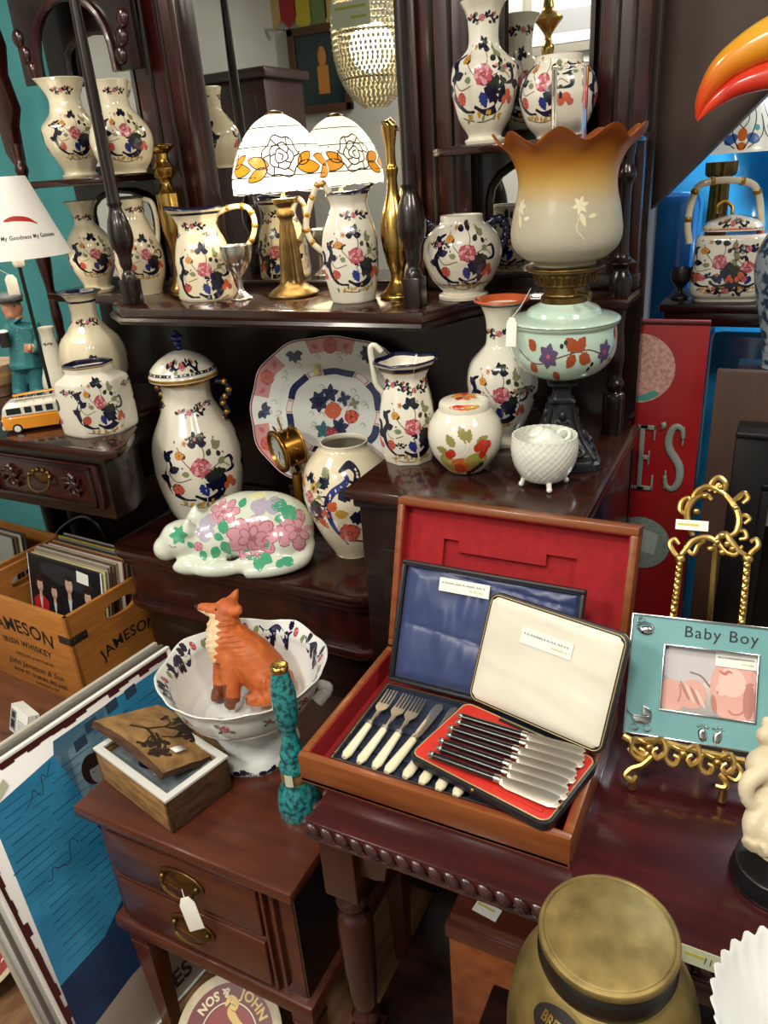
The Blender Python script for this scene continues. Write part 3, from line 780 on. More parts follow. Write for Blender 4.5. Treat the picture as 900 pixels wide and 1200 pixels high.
for a in range(5): mb.ell(c+Vector((.010*math.cos(a*1.26), .010*math.sin(a*1.26), .030)), .006, 8, 6)
mb.build('finial', o)
for pts in ([(200, 447), (188, 446), (185, 458), (193, 466), (190, 478), (198, 486), (201, 480)], [(252, 446), (264, 448), (268, 460), (260, 468), (266, 480), (262, 490), (254, 484)]):
    handle(P, pts, .0065, M_navy, j, dots=M_goldtrim)
P = base_pt(415, 645, LOW)
vessel('round_vase', 'bulging open vase with large navy and orange flowers, right of the pottery cat', 'vase', P, [(22, 646), (24, 642), (38, 618), (51, 585), (53, 566), (48, 545), (35, 529), (28.5, 523), (28, 518)], M_ivory, depthf=.1, thick=.0035, seed=16,
  deco=[(lambda rg: [(1, M_cobalt, 'r', rib([(-.005, .065), (.002, .055), (-.004, .047), (-.022, .035), (-.032, .015), (-.030, -.02), (-.018, -.045), (-.008, -.06)], .0055)), (1, M_navy, 'r', rib([(-.012, .064), (.008, .072), (.020, .062), (.014, .048), (.004, .052)], .006)), (2, M_navy, leaf_pts((-.014, .026), .03, .011, .5, .2)), (2, M_navy, leaf_pts((.0, -.005), .034, .012, -.2, .25)), (2, M_ochre, leaf_pts((-.022, .0), .022, .008, .1, .2)), (2, M_orange, leaf_pts((-.03, .006), .020, .008, .9, .2)), (2, M_leafg, leaf_pts((-.03, .055), .02, .007, 2.4, .2)), (1, M_navy, leaf_pts((-.045, .04), .026, .010, .9, .2)), (2, M_orange, leaf_pts((-.055, -.01), .024, .008, -.9, .2)), (2, M_ochre, leaf_pts((-.058, .03), .02, .007, 1.4, .2)), (1, M_brownl, 'r', ribl([(.0, -.05), (.03, -.058), (.05, -.06)], .002))]
       + flower((-.002, -.036), .021, (M_orange, M_rose, M_crim, M_ochre), 8, .3, 3), -2, 582, 1.42), ('m', 62, 570, 1.2)])
# ---------------------------------------------------------------- right pedestal
P = base_pt(480, 536, DK)
j = thing('jug', 'octagonal flowered jug with pale serpent handle on the right pedestal, in front of the platter', 'jug', P)
vessel('body', '', '', P, [(28, 540), (29, 536), (33, 516), (33.5, 492), (29, 467), (24, 450), (26, 441), (36, 426)], M_white, fn=nfn(8, .85), parent=j, post=wavy(.04, 4, .6, 5, RIGHTDIR, .008, .004), deco=[('m', 2, 496, 1.30), ('s', -16, 446, 0.85), ('s', 12, 452, 0.76), ('s', -16, 512, 0.57)], bands=[(428, 2.2, M_navy), (431, .7, M_goldtrim)], seed=17, rimm=M_navy)
handle(P, [(447, 412), (439, 405), (434, 409), (437, 430), (441, 450), (449, 460), (456, 466)], .0055, M_white, j)
P = base_pt(546, 550, DK)
j = thing('ginger_jar', 'small round lidded ginger jar painted with orange fruit, at front of the right pedestal', 'jar', P)
def fruit(rg):
    o = []
    ap, pe, ch, lf = mat('fruit_orange', '#d9702a', .25, coat=.4), mat('fruit_green', '#a3a04a', .25, coat=.4), mat('cherry_red', '#b8321d', .25, coat=.4), mat('olive_leaf', '#8d8648', .3)
    dk = mat('dark_berry', '#4a1a18', .25)
    for c, a in (((-.012, .012), 2.2), ((.0, .016), 1.2), ((.012, .014), .5), ((-.02, .004), 2.9), ((.0, .02), 2.0)): o.append((0, lf, leaf_pts(c, .017, .005, a, .2)))
    o.append((1, pe, ell_pts((-.024, -.012), .012, .014, .2, 14))); o.append((1, pe, ell_pts((.012, -.008), .016, .012, .3, 14)))
    o.append((2, ap, ell_pts((-.005, -.016), .017, .0145, .1, 18))); o.append((3, mat('fruit_blush', '#c2481f', .25, coat=.4), ell_pts((-.009, -.018), .009, .008, .2, 12)))
    for c in ((-.016, .004), (-.020, .001), (.014, .010), (.019, .014), (.022, .006), (.026, .012), (.020, .001)): o.append((3, ch, ell_pts(c, .005, .0055, 0, 10)))
    for c in ((.018, -.018), (.022, -.014), (.013, -.022), (.006, -.026), (-.004, -.028)): o.append((3, dk, ell_pts(c, .0045, .0042, 0, 9)))
    o.append((2, mat('pale_stem', '#efe4cf', .3), 'r', ribl([(-.004, .0), (.003, .012), (.001, .02)], .0008)))
    return o
vessel('body', '', '', P, [(17, 557), (24, 553), (38, 536), (43.5, 517), (41, 501), (33, 489), (29, 485)], M_white, open_=False, parent=j, deco=[(fruit, 0, 521, 1.55)], seed=18)
Q, o = lidd(P, [(30, 486), (30, 483, 's'), (30, 474), (27, 468), (14, 465), (3, 464)], 486, M_white, j, deco=[(lambda rg: [(1, MATS['fruit_orange'], ell_pts((0, .0), .03, .004, 0, 14)), (2, MATS['cherry_red'], ell_pts((-.012, .001), .012, .003, 0)), (2, M_ochre, ell_pts((.014, 0), .012, .003, 0))], 0, 470, 1)], bands=[(483, .5, M_brownl)], seed=2)
mb = MB(MATS['fruit_orange'])
zt = vh(P, 464)-(Q.z-P.z)
for k in range(7): mb.m([MATS['fruit_orange'], M_ochre, MATS['cherry_red']][k % 3]).ell((.014*math.cos(k*.9), .014*math.sin(k*.9), zt-.0005), (.010, .007, .0009), 10, 6, rotm((0, 0, k*.9)))
mb.build('painted_top', o)
P = base_pt(589, 518, DK)
vessel('vase', 'tall slender necked flowered vase with flared rim on the right pedestal, behind the ginger jar', 'vase', P, [(24, 521), (25, 516), (20, 510), (28, 494), (39, 466), (42, 448), (38, 428), (24, 412), (19, 402), (19.5, 378), (25, 362), (33, 354)], M_white, fn=nfn(8, .45), deco=[('m', -6, 456, 1.33), ('s', -2, 388, 0.90), ('s', 26, 450, 0.76)], bands=[(355, 1, M_brownl)], seed=19, rimm=M_orange)
# bud vase and striped bowl on the far left
P = base_pt(74, 468, DK)
vessel('bud_vase', 'slim plain white bud vase on the left pedestal, behind the toy van', 'vase', P, [(15, 470), (17, 462), (18, 448), (13, 430), (9.5, 412), (8, 396), (9, 386)], M_white, deco=[('s', -2, 402, 0.38)], seed=21, thick=.002)
P = base_pt(-2, 462, DK)
vessel('bowl', 'brown banded stoneware bowl at the left edge, behind the uniformed figurine', 'bowl', P, [(18, 466), (20, 462), (27, 452), (30, 440), (31, 430)], mat('stoneware_brown', '#8a6a55', .5, col2='#a78468', scale=30), bands=[(449, 2.0, M_brownl), (436, 1.6, M_ochre)], innerm=mat('stoneware_inside', '#cbb49a', .5))
# ================================================================ oil lamp
P = base_pt(656, 539, DK)
L = thing('oil_lamp', 'tall oil lamp with amber ruffled glass shade and pale green font, on the right pedestal', 'lamp', P)
M_iron = mat('black_cast_iron', '#1b1c1e', .38, .5, col2='#3a3c3e', scale=45, bump=.35)
M_opal = mat('pale_green_opal_glass', '#bcd3c4', .14, coat=.7, sss=.2)
D0 = depth(P); px = D0/FPX
mb = MB(M_iron)
hb = vh(P, 443); ia = .35
def isq(a, r, z, i=0):
    n = 6; c, s = math.cos(a-ia), math.sin(a-ia); k = (abs(c)**n+abs(s)**n)**(-1/n); return (r*k*math.cos(a), r*k*math.sin(a), z)
mb.lathe(prof([(0, 0), (.068, 0, 's'), (.068, .012, 's'), (.062, .016), (.060, .026, 's'), (.050, .036), (.036, .056), (.026, .082), (.021, .108), (.024, .116, 's'), (.017, .122), (.016, hb-.016), (.026, hb-.008), (.020, hb), (0, hb)]), 64, isq)
ip = [(.062, .020), (.052, .034), (.038, .054), (.028, .080), (.023, .106)]
def ir(z):
    for (r0, z0_), (r1, z1_) in zip(ip, ip[1:]):
        if z <= z1_: return r0+(r1-r0)*(z-z0_)/(z1_-z0_)
    return ip[-1][0]
for k in range(4):
    a = ia+PI/4+k*PI/2; c, s = math.cos(a), math.sin(a)
    mb.tube([(r*1.27*c, r*1.27*s, z) for r, z in cr(ip, 4)], .0052, 8)
    b = ia+k*PI/2; cb, sb = math.cos(b), math.sin(b); tx, ty = -sb, cb
    fp_ = lambda x, z: (ir(z)*1.01*cb+x*tx, ir(z)*1.01*sb+x*ty, z)
    for sg in (-1, 1):
        mb.tube(cr([fp_(sg*.004, .030), fp_(sg*.026, .026), fp_(sg*.036, .032), fp_(sg*.028, .040), fp_(sg*.020, .034)], 4), .0042, 6)
        mb.tube(cr([fp_(sg*.006, .044), fp_(sg*.020, .048), fp_(sg*.017, .060), fp_(sg*.008, .060), fp_(sg*.010, .052)], 4), .0038, 6)
        mb.tube(cr([fp_(sg*.003, .066), fp_(sg*.014, .072), fp_(sg*.010, .084), fp_(sg*.004, .080)], 4), .0034, 6)
    mb.ell(fp_(0, .092), (.006, .006, .009), 8, 6); mb.ell(fp_(0, .036), (.007, .007, .007), 8, 6)
mb.build('iron_base', L)
raw = rows(P, [(14, 443), (22, 441), (44, 432), (58, 415), (61, 395), (60, 380, 's'), (64, 376), (63, 371), (44, 366, 's'), (40, 360), (30, 355), (26, 352)], None); z0 = vh(P, 443)
pf = [(r, z+z0) for r, z in prof(raw)]
mb = MB(M_opal); mb.lathe([(0, z0)]+pf+[(0, pf[-1][1])], 48)
bmesh.ops.recalc_face_normals(mb.bm, faces=mb.bm.faces[:]); bv = BVHTree.FromBMesh(mb.bm); az = face_az(P)
plum, rust = mat('plum_enamel', '#5c4a6e', .25), mat('rust_leaf_enamel', '#9c4a2a', .25)
def garland():
    o = [(0, M_brownl, 'r', ribl([(-.085, .004), (-.05, -.01), (-.01, .0), (.03, .006), (.07, -.006), (.09, .004)], .0008))]
    for cx, r in ((-.03, .016), (.062, .015)):
        for k in range(6): o.append((2, plum, leaf_pts((cx, .0), r, r*.35, k*1.05+.3, .1)))
        o.append((3, M_rose, ell_pts((cx, 0), .003, .003, 0)))
    for c, Ln, a in (((.012, .006), .022, 2.4), ((.012, .004), .022, .9), ((.010, .002), .02, -2.2), ((.016, .0), .022, -.4), ((-.05, .006), .018, 2.4), ((-.05, -.012), .018, 3.6), ((-.022, -.018), .018, -1.2), ((.09, .01), .015, 1.3)): o.append((2, rust, leaf_pts(c, Ln, Ln*.36, a, .15)))
    for c in ((-.01, .012), (-.004, .016), (.04, -.012), (.036, -.018), (.082, -.012)): o.append((2, M_leafd, ell_pts(c, .003, .003, 0)))
    return o
for th in (az+.1, az+PI+.1): apply(mb, scale_m(garland(), 1.15, 1.45), wrap(bv, th, vh(P, 404), 60*px))
apply(mb, band(63*px, -.0006, .0006, M_abrass), wrap(bv, az, vh(P, 373.5), 63*px))
mb.build('font', L, fix=False)
mb = MB(M_abrass)
z0 = vh(P, 353); pf = [(r, z+z0) for r, z in prof(rows(P, [(27, 353), (27, 346, 's'), (24, 343), (24, 335, 's'), (30, 331), (31, 322), (36, 318), (44, 315), (45, 311), (36, 309)]))]
mb.lathe([(0, z0)]+pf+[(0, pf[-1][1])], 40)
for k in range(28):
    a = 2*PI*k/28; mb.tube([(math.cos(a)*31*px, math.sin(a)*31*px, vh(P, 331)), (math.cos(a)*33*px, math.sin(a)*33*px, vh(P, 319))], .0018, 5)
tk = pf[3]; mb.tube([(.03, -.03, vh(P, 340)), (.052, -.05, vh(P, 340))], .003, 6); mb.ell((.055, -.053, vh(P, 340)), (.004, .008, .008), 8, 6)
mb.build('burner', L)
zs0, zs1 = vh(P, 312), vh(P, 152)
M_shade = zgrad('amber_to_clear_frosted_glass', [(.0, '#d9d4c4'), (.46, '#d8d0b8'), (.64, '#dbb868'), (.78, '#d0933a'), (.93, '#b0642a')], zs0, zs1, .28, .42)
pfp = rows(P, [(36, 312), (36, 306), (48, 300), (60, 288), (64, 272), (62, 250), (58, 228), (57, 210), (61, 192), (71, 174), (82, 163), (86, 158)])
pf = prof([(r, z+zs0) for r, z in pfp], 6); zr = pf[-1][1]
def ruff(a, r, z, i):
    t = max(0, (z-zs0)/(zr-zs0)); t = max(0, (t-.72)/.28)**2
    k = 1+.045*math.cos(9*a)*t
    return (r*k*math.cos(a), r*k*math.sin(a), z+.010*math.cos(9*a+.3)*t)
mb = MB(M_shade); mb.lathe(pf+[(r-.0028, z+.0002) for r, z in pf[::-1]], 108, ruff)
sh = mb.build('shade', L)
bm2 = bmesh.new(); bm2.from_mesh(sh.data); bv = BVHTree.FromBMesh(bm2); bm2.free()
et = mat('etched_glass_flower', '#d9cfae', .5)
for k in range(5):
    mb = MB(et); mo = [(0, et, leaf_pts((0, 0), .013, .003, q*1.05+.2)) for q in range(6)]+[(0, et, leaf_pts((.0, -.01), .02, .004, -1.2)), (0, et, leaf_pts((.012, -.016), .014, .003, .2)), (0, et, 'r', ribl([(0, -.01), (-.006, -.03), (.006, -.045)], .0007))]
    apply(mb, scale_m(mo, 1.1), wrap(bv, az+k*2*PI/5+.25, vh(P, 238), 58*px), off=.0002); mb.build('etching', sh, fix=False)
M_clear = mat('clear_glass', '#ffffff', .03, trans=1, ior=1.25)
mb = MB(M_clear); r = 21*depth((P.x, P.y, P.z+vh(P, 120)))/FPX
zc0, zc1 = vh(P, 306), vh(P, 80)
mb.lathe(prof([(r*.9, zc0), (r*1.25, zc0+.05), (r, zc0+.12), (r, zc1-.01), (r*1.03, zc1)])+[(r*.93, zc1), (r*.93, zc1-.01), (r*.9, zc0+.12), (r*1.15, zc0+.05), (r*.8, zc0)], 32); mb.build('chimney', L)
# tie-on price tags
M_tagp = mat('price_tag_card', '#e9e6da', .7)
def ptag(label, top, knot, w, h, ang=0, parent=None, tip=None):
    """string from `top` to `knot` and a small card hanging from it (world points)"""
    top, knot = Vector(top), Vector(knot)
    t = thing('price_tag', label, 'tag', top)
    mb = MB(M_paper); mid = (top+knot)/2+Vector((0, 0, -.004)); mb.tube(cr([top-top, mid-top, knot-top], 6), .0007, 5); mb.build('string', t)
    rt = Vector((math.cos(RIGHTDIR), math.sin(RIGHTDIR), 0)); dn = (Vector(tip)-knot).normalized() if tip is not None else Vector((0, 0, -1))
    sd = rt.cross(dn).cross(dn) if False else (rt-dn*rt.dot(dn)).normalized()
    mb = MB(M_tagp); F = frame(knot-top, sd, dn)
    P_ = [(-w*.25, 0), (w*.25, 0), (w*.5, h*.2), (w*.5, h), (-w*.5, h), (-w*.5, h*.2)]
    mb.prism(P_, .0012, F, .0003); mb.build('card', t); return t
p0 = P+Vector((-.030, -.035, vh(P, 336))); D = depth(P)-.07
ptag('white string tag hanging from the oil lamp burner beside the slender necked vase', atd(622, 338, D-.03), atd(600, 372, D-.075), .017, .050, tip=atd(598, 420, D-.08))

# ================================================================ stained glass lamp (lit)
P = base_pt(345, 345, SH, 1.485)
L = thing('stained_glass_lamp', 'lit dome lamp of white stained glass roses on a fluted bronze column, main shelf', 'lamp', P)
raw = rows(P, [(29, 349), (29.5, 346), (24, 341), (16, 335), (13, 324), (11.5, 300), (8, 266, 's'), (8, 260), (11, 256), (10, 250), (8.5, 246), (13, 241), (14, 236, 's'), (3, 234), (3, 215)])
def flu(a, r, z, i): 
    k = 1+(.08*math.cos(16*a) if .03 < z < vh(P, 262) else 0); return (r*k*math.cos(a), r*k*math.sin(a), z)
mb = MB(mat('antique_bronze', '#6e5836', .38, .9, col2='#8f7548', scale=40)); mb.lathe([(0, 0)]+prof(raw)+[(0, raw[-1][1])], 64, flu); mb.build('base', L)
M_lit = mat('lit_white_glass', '#f4efe2', .3, emit='#fff3dc', estr=1.15)
M_lito = mat('lit_amber_glass', '#d98a1e', .3, emit='#f09a1c', estr=.75)
M_lead = mat('lead_came', '#2a241c', .5, .3)
C0 = Vector((P.x, P.y, lift(P, 217)))
dom = [(57, 222), (57.5, 214), (56, 200), (50, 180), (40, 161), (27, 145), (14, 136), (9, 134)]
raw = rows(P, dom); z0 = vh(P, 222); pf = [(r, z+z0) for r, z in prof(raw)]
def scal(a, r, z, i): return (r*math.cos(a), r*math.sin(a), z-(.006*abs(math.sin(4*a)) if z < z0+.004 else 0))
mb = MB(M_lit); mb.lathe(pf, 64, scal); bmesh.ops.recalc_face_normals(mb.bm, faces=mb.bm.faces[:]); bv = BVHTree.FromBMesh(mb.bm); az = face_az(P)
RR = 50*depth(P)/FPX; zc = vh(P, 184)
def rosework():
    lw = .0010; o = []
    ring = lambda r, n, ph, wob: [(r*(1+wob*math.cos(n*k*2*PI/24+ph))*math.cos(k*2*PI/24), r*.92*(1+wob*math.cos(n*k*2*PI/24+ph))*math.sin(k*2*PI/24)) for k in range(25)]
    for r, n, ph, wob in ((.010, 3, .4, .12), (.019, 5, 0, .08), (.030, 6, 1, .10)): o.append((2, M_lead, 'r', ribl(ring(r, n, ph, wob), lw, 2)))
    for k in range(5):
        a = k*1.257+.3; o.append((2, M_lead, 'r', ribl([(.010*math.cos(a), .010*math.sin(a)), (.0185*math.cos(a+.35), .017*math.sin(a+.35))], lw)))
    for k in range(6):
        a = k*1.047+.9; o.append((2, M_lead, 'r', ribl([(.019*math.cos(a), .017*math.sin(a)), (.029*math.cos(a+.2), .027*math.sin(a+.2))], lw)))
    o.append((2, M_lead, 'r', ribl([(-.004, .004), (.003, .001), (.0, -.006)], lw)))
    for c, Ln, a in (((.022, -.016), .040, -.02), ((.024, -.012), .030, .5), ((-.022, -.016), .034, 3.6), ((-.02, -.012), .036, 2.9)):
        lp = leaf_pts(c, Ln*1.1, Ln*.23, a); o.append((1, M_lito, lp)); o.append((2, M_lead, 'r', ribl(lp+[lp[0]], lw*.8, 1))); o.append((2, M_lead, 'r', ribl([c, (c[0]+Ln*math.cos(a), c[1]+Ln*math.sin(a))], lw*.6)))
    for pts in ([(0, -.026), (0, -.05)], [(.026, -.022), (.022, -.05)], [(-.026, -.022), (-.022, -.05)], [(0, .026), (.0, .055)], [(.018, .022), (.014, .05)], [(-.018, .022), (-.014, .05)], [(.03, .004), (.05, .012)], [(-.03, .004), (-.05, .012)]): o.append((1, M_lead, 'r', ribl(pts, lw)))
    return o
for k in range(4): apply(mb, scale_m(rosework(), 1.3, 1.35), wrap(bv, az+k*PI/2+.05, zc, RR), off=.0004)
for row in (224, 206, 172, 150): 
    zz = vh(P, row); rr = min((abs(b-zz), a) for a, b in pf)[1]; apply(mb, band(rr, -.0009, .0009, M_lead), wrap(bv, az, zz, rr), off=.0004)
mb.m(M_abrass); zt = vh(P, 134); rt_ = 10*depth(P)/FPX
mb.lathe([(rt_, zt-.002), (rt_, zt+.002), (rt_*.6, zt+.006), (0, zt+.008)], 20)
mb.build('shade', L, fix=False)
mb = MB(M_abrass); mb.tube([(0, 0, vh(P, 216)), (0, 0, zt+.006)], .003, 8); mb.build('stem', L)
lb = bpy.data.lights.new('lamp_bulb', 'POINT'); lb.energy = 2.2; lb.color = (1, .82, .58); lb.shadow_soft_size = .025
o = bpy.data.objects.new('lamp_bulb', lb); COL.objects.link(o); o.location = (P.x, P.y, P.z+vh(P, 212))
# paper tag on the dome
# ================================================================ brass things on the main shelf
def lathe_thing(name, label, cat, P, rw, m, seg=32, fn=None, parent=None, hollow=None):
    raw = rows(P, rw); mb = MB(m); pf = [(0, 0)]+prof(raw)
    if hollow: r, z = pf[-1]; pf += [(r-.0015, z+.0006), (r*.8, z-hollow*.5), (r*.4, z-hollow), (0, z-hollow)]
    else: pf.append((0, raw[-1][1]))
    mb.lathe(pf, seg, fn); o = mb.build(name, parent, loc=None if parent else P)
    if not parent: tag(o, label, cat)
    return o
P = base_pt(215, 337, SH, 1.535)
lathe_thing('candlestick', 'brass candlestick with broad drip pan behind the wide jug on the main shelf', 'candlestick', P,
    [(15, 342), (15, 338, 's'), (13, 334), (10, 326), (7, 310), (8, 290), (12, 270, 's'), (13, 250, 's'), (13, 228, 's'), (8, 222), (6, 214), (11, 208, 's'), (12.5, 198, 's'), (8, 190), (8, 178), (9, 174, 's'), (17.5, 173), (17.5, 171)], M_brass, 8 if False else 32, nfn(8, .8), hollow=.02)
P = base_pt(467, 341, SH, 1.47)
ew = thing('ewer', 'slender polished brass ewer on the main shelf, behind the right turned post', 'ewer', P)
lathe_thing('body', '', '', P, [(22, 347), (22, 343), (16, 338), (9, 328), (8, 318), (12, 305), (16, 285), (17, 268), (14, 248), (8, 228), (6, 210), (7.5, 200, 's'), (8, 196), (6, 190), (6, 172), (8, 158), (10, 146)], M_brass, parent=ew, hollow=.03)
mb = MB(M_brass); q = hp(P, [(456, 150), (450, 142), (456, 140), (462, 146)]); mb.tube(q, [(.007, .003)]*4, 8); mb.build('spout', ew)
mb = MB(M_brass); mb.tube(cr(hp(P, [(464, 150), (474, 158), (481, 190), (482, 225), (476, 262)]), 6), .003, 8); mb.build('handle', ew)
P = base_pt(284, 351, SH)
def hatch(a, r, z, i): return (r*math.cos(a), r*math.sin(a), z)
gb = lathe_thing('goblet', 'small silver goblet with engraved bands standing in front of the wide jug', 'goblet', P, [(13, 353), (13, 351), (8, 347), (4, 342), (3, 332), (4, 326), (9, 320), (15, 311), (18, 300), (18.5, 290)], M_silver, hollow=.025)

# ================================================================ imari platter
M_plw = mat('platter_white_glaze', '#dfe2dd', .12, coat=.6)
Wp, Hp = .225, .180
Pb = Vector((-.953, 1.494, .79)); 
rtv = Vector((math.cos(.06), math.sin(.06), 0)); lean = math.radians(17)
upv = Vector((-math.sin(.06)*math.sin(lean), math.cos(.06)*math.sin(lean), math.cos(lean)))
F = frame((0, 0, 0), rtv, upv)
def prad(a):
    c, s = abs(math.cos(a)), abs(math.sin(a)); n = 2.35
    return (c**n+s**n)**(-1/n)*(1+.012*math.cos(12*a))
def pt(a, t):
    r = prad(a)*t
    h = .0 if t < .62 else .018*((t-.62)/.38)**.6 if t < 1 else .018
    if .58 < t < .66: h -= .0
    return Vector((r*Wp*math.cos(a), r*Hp*math.sin(a)+Hp*1.0, h))
mb = MB(M_plw); ts = [.0001, .2, .4, .55, .62, .66, .72, .82, .92, .985, 1.0]
mb.grid(96, len(ts)-1, lambda u, v: F @ pt(2*PI*u, ts[round(v*(len(ts)-1))]), cu=True)
mb.grid(96, 2, lambda u, v: F @ (pt(2*PI*u, (1.0, .97, .55)[round(v*2)])-Vector((0, 0, (.0, .007, .008)[round(v*2)]))), cu=True)
bmesh.ops.recalc_face_normals(mb.bm, faces=mb.bm.faces[:]); bv = BVHTree.FromBMesh(mb.bm)
pmap = planar(bv, F @ Vector((0, Hp, 0)), rtv, upv, .3)
rg = random.Random(5)
M_plr = mat('iron_red_wash', '#c88a86', .25, coat=.4); M_pln = mat('platter_navy', '#1d2650', .2, coat=.4); M_pgrey = mat('grey_scroll_enamel', '#a9a6a0', .3)
ring_ = lambda t0, t1, a0, a1, m, n=20, lay=0: (lay, m, 'r', [((prad(a)*t0*Wp*math.cos(a), prad(a)*t0*Hp*math.sin(a)), (prad(a)*t1*Wp*math.cos(a), prad(a)*t1*Hp*math.sin(a))) for a in [a0+(a1-a0)*k/n for k in range(n+1)]])
pat = []
for k in range(6):
    a0 = k*PI/3+.25; pat.append(ring_(.80, .975, a0, a0+.62, M_plr, 14)); pat.append(ring_(.975, .992, a0-.1, a0+1.0, M_crim, 14))
    am = a0+.31; c = (.87*prad(am)*Wp*math.cos(am), .87*prad(am)*Hp*math.sin(am)); pat += flower(c, .021, (M_orange, M_rose, M_crim, M_ochre), 8, k, 3)
    for s in (-1, 1):
        ab = am+s*.17; c2 = (.86*prad(ab)*Wp*math.cos(ab), .86*prad(ab)*Hp*math.sin(ab)); pat.append((2, M_rose, leaf_pts(c2, .02, .006, ab+s, .2)))
    ab = a0+.83; c2 = (.85*prad(ab)*Wp*math.cos(ab), .85*prad(ab)*Hp*math.sin(ab))
    for q in range(5): pat.append((2, M_pln, leaf_pts(c2, .024, .0075, ab+1.2+q*.75, .2)))
    for q in range(6):
        t = rg.uniform(.70, .80); ac = a0+rg.uniform(.0, 1.0); c3 = (t*prad(ac)*Wp*math.cos(ac), t*prad(ac)*Hp*math.sin(ac)); pat.append((1, M_pgrey, 'r', rib([c3, (c3[0]+.008, c3[1]+.006), (c3[0]+.014, c3[1]-.002), (c3[0]+.008, c3[1]-.004)], .0014)))
for k in range(6):
    a0 = k*PI/3+.1; pat.append(ring_(.50, .585, a0, a0+.68, M_pln, 14)); pat.append(ring_(.505, .58, a0+.70, a0+1.03, M_plr, 8)); pat.append(ring_(.515, .57, a0+.74, a0+.99, M_plw, 8, 1))
    for q in range(7): 
        aa = a0+.08*q+.06; f = lambda t, a: (prad(a)*t*Wp*math.cos(a), prad(a)*t*Hp*math.sin(a)); pat.append((2, M_cobalt, 'r', ribl([f(.51, aa), f(.575, aa+.05)], .0008)))
pat += flower((.0, .004), .024, (M_orange, M_orange, M_rose, M_ochre), 8, .2, 3)+flower((.05, -.008), .02, (M_orange, mat('poppy_red', '#c03c28', .25), M_crim, M_navy), 6, .2, 3)+flower((-.002, -.05), .016, (M_crim, M_rose, M_crim, M_ochre), 6, 0, 3)
for c, n, Ln, m in (((-.04, .024), 7, .028, M_pln), ((-.01, .045), 5, .024, M_pln), ((.02, -.036), 6, .026, M_pln), ((-.025, -.045), 5, .024, mat('teal_leaf_enamel', '#3f6f78', .25)), ((.028, .034), 4, .02, M_pln), ((.056, .024), 4, .016, M_leafg)):
    for q in range(n): pat.append((2, m, leaf_pts(c, Ln, Ln*.32, q*2*PI/n+.3, .2)))
for q in range(26):
    a = rg.uniform(0, 6.28); r = rg.uniform(.02, .08); c = (r*math.cos(a)*1.05, r*math.sin(a)*.9); pat.append((1, M_pgrey, 'r', rib([c, (c[0]+.008, c[1]+.008), (c[0]+.016, c[1]+.001), (c[0]+.010, c[1]-.003)], .0014)))
apply(mb, scale_m(pat, 1), pmap)
mb.m(mat('yellow_sticker', '#cfd37a', .6)); 
for dv in (0, .009, .018): mb.poly([F @ Vector((x, y+Hp+.088+dv, .0105)) for x, y in ((-.052, 0), (-.038, .0), (-.038, .007), (-.052, .007))])
st = thing('plate_stand', 'low dark wooden plate stand under the large platter on the low shelf', 'stand', (Pb.x, Pb.y, LOW+.0008))
mbs = MB(M_dark); mbs.bx((-.11, -.02, .0), (.04, .07, .012), .003); mbs.bx((-.11, -.02, .012), (-.09, .05, .076), .003); mbs.bx((.02, -.02, .012), (.04, .05, .076), .003); mbs.bx((-.11, -.024, .075), (.04, .03, .0865), .003); mbs.build('frame', st)
o = mb.build('platter', loc=Pb, fix=False); tag(o, 'large oval imari platter with red and navy flowers, leaning behind the brass clock', 'platter')

# ================================================================ brass ship clock
P = base_pt(357, 628, LOW)
ck = thing('desk_clock', 'small brass drum clock with ship wheel spokes in front of the platter', 'clock', P)
D = depth(P)-.02; cF = atd(324, 530, D)-P; cB = atd(350, 520, D+.024)-P
ax = (cF-cB).normalized(); Fm = frame((0, 0, 0), ax.orthogonal(), ax.cross(ax.orthogonal())); Lc = (cF-cB).length
if (Fm.to_3x3() @ Vector((0, 0, 1))).dot(ax) < 0: Fm = Fm @ Matrix.Rotation(PI, 4, 'X')
Fm.translation = cB; r0 = 25*D/FPX
M_cb = mat('old_brass_case', '#9a6f2e', .3, 1, col2='#b9893c', scale=50)
mb = MB(M_cb); mb.lathe(prof([(0, 0), (r0*.9, 0, 's'), (r0*.98, .004), (r0*.9, .008, 's'), (r0*.88, Lc-.012, 's'), (r0*1.0, Lc-.010), (r0*1.04, Lc-.002), (r0*.86, Lc+.001, 's'), (r0*.82, Lc-.006), (r0*.8, Lc-.008), (0, Lc-.008)]), 36, M=Fm); mb.build('case', ck)
mb = MB(mat('clock_dial_paper', '#b7c2bd', .35, coat=.6)); mb.lathe([(0, Lc-.0068), (r0*.8, Lc-.0068), (r0*.8, Lc-.0078)], 32, M=Fm)
mb.m(M_ink)
for k in range(12):
    a = k*PI/6; mb.box(Fm @ Vector((r0*.66*math.cos(a), r0*.66*math.sin(a), Lc-.0064)), (.003, .003, .0006), 0, Fm.to_3x3())
mb.tube([Fm @ Vector((0, 0, Lc-.006)), Fm @ Vector((r0*.4, r0*.3, Lc-.006))], .0008, 5); mb.tube([Fm @ Vector((0, 0, Lc-.006)), Fm @ Vector((-r0*.2, r0*.6, Lc-.006))], .0006, 5); mb.build('dial', ck)
for k in range(8):
    mb = MB(M_brass); a = k*PI/4+.35; p = [Fm @ Vector((t*r0*math.cos(a), t*r0*math.sin(a), Lc*.5)) for t in (.85, 1.2, 1.36, 1.52)]
    mb.tube(p, [.0022, .0022, .0034, .0016], 8); mb.build('spoke', ck)
mb = MB(M_cb); mb.lathe(prof([(0, 0), (.025, 0, 's'), (.025, .006), (.016, .014), (.010, .022), (.012, .05), (.018, .055), (.012, .062), (.012, cB.z*.8)])+[(0, cB.z*.8)], 24); mb.build('stand', ck)

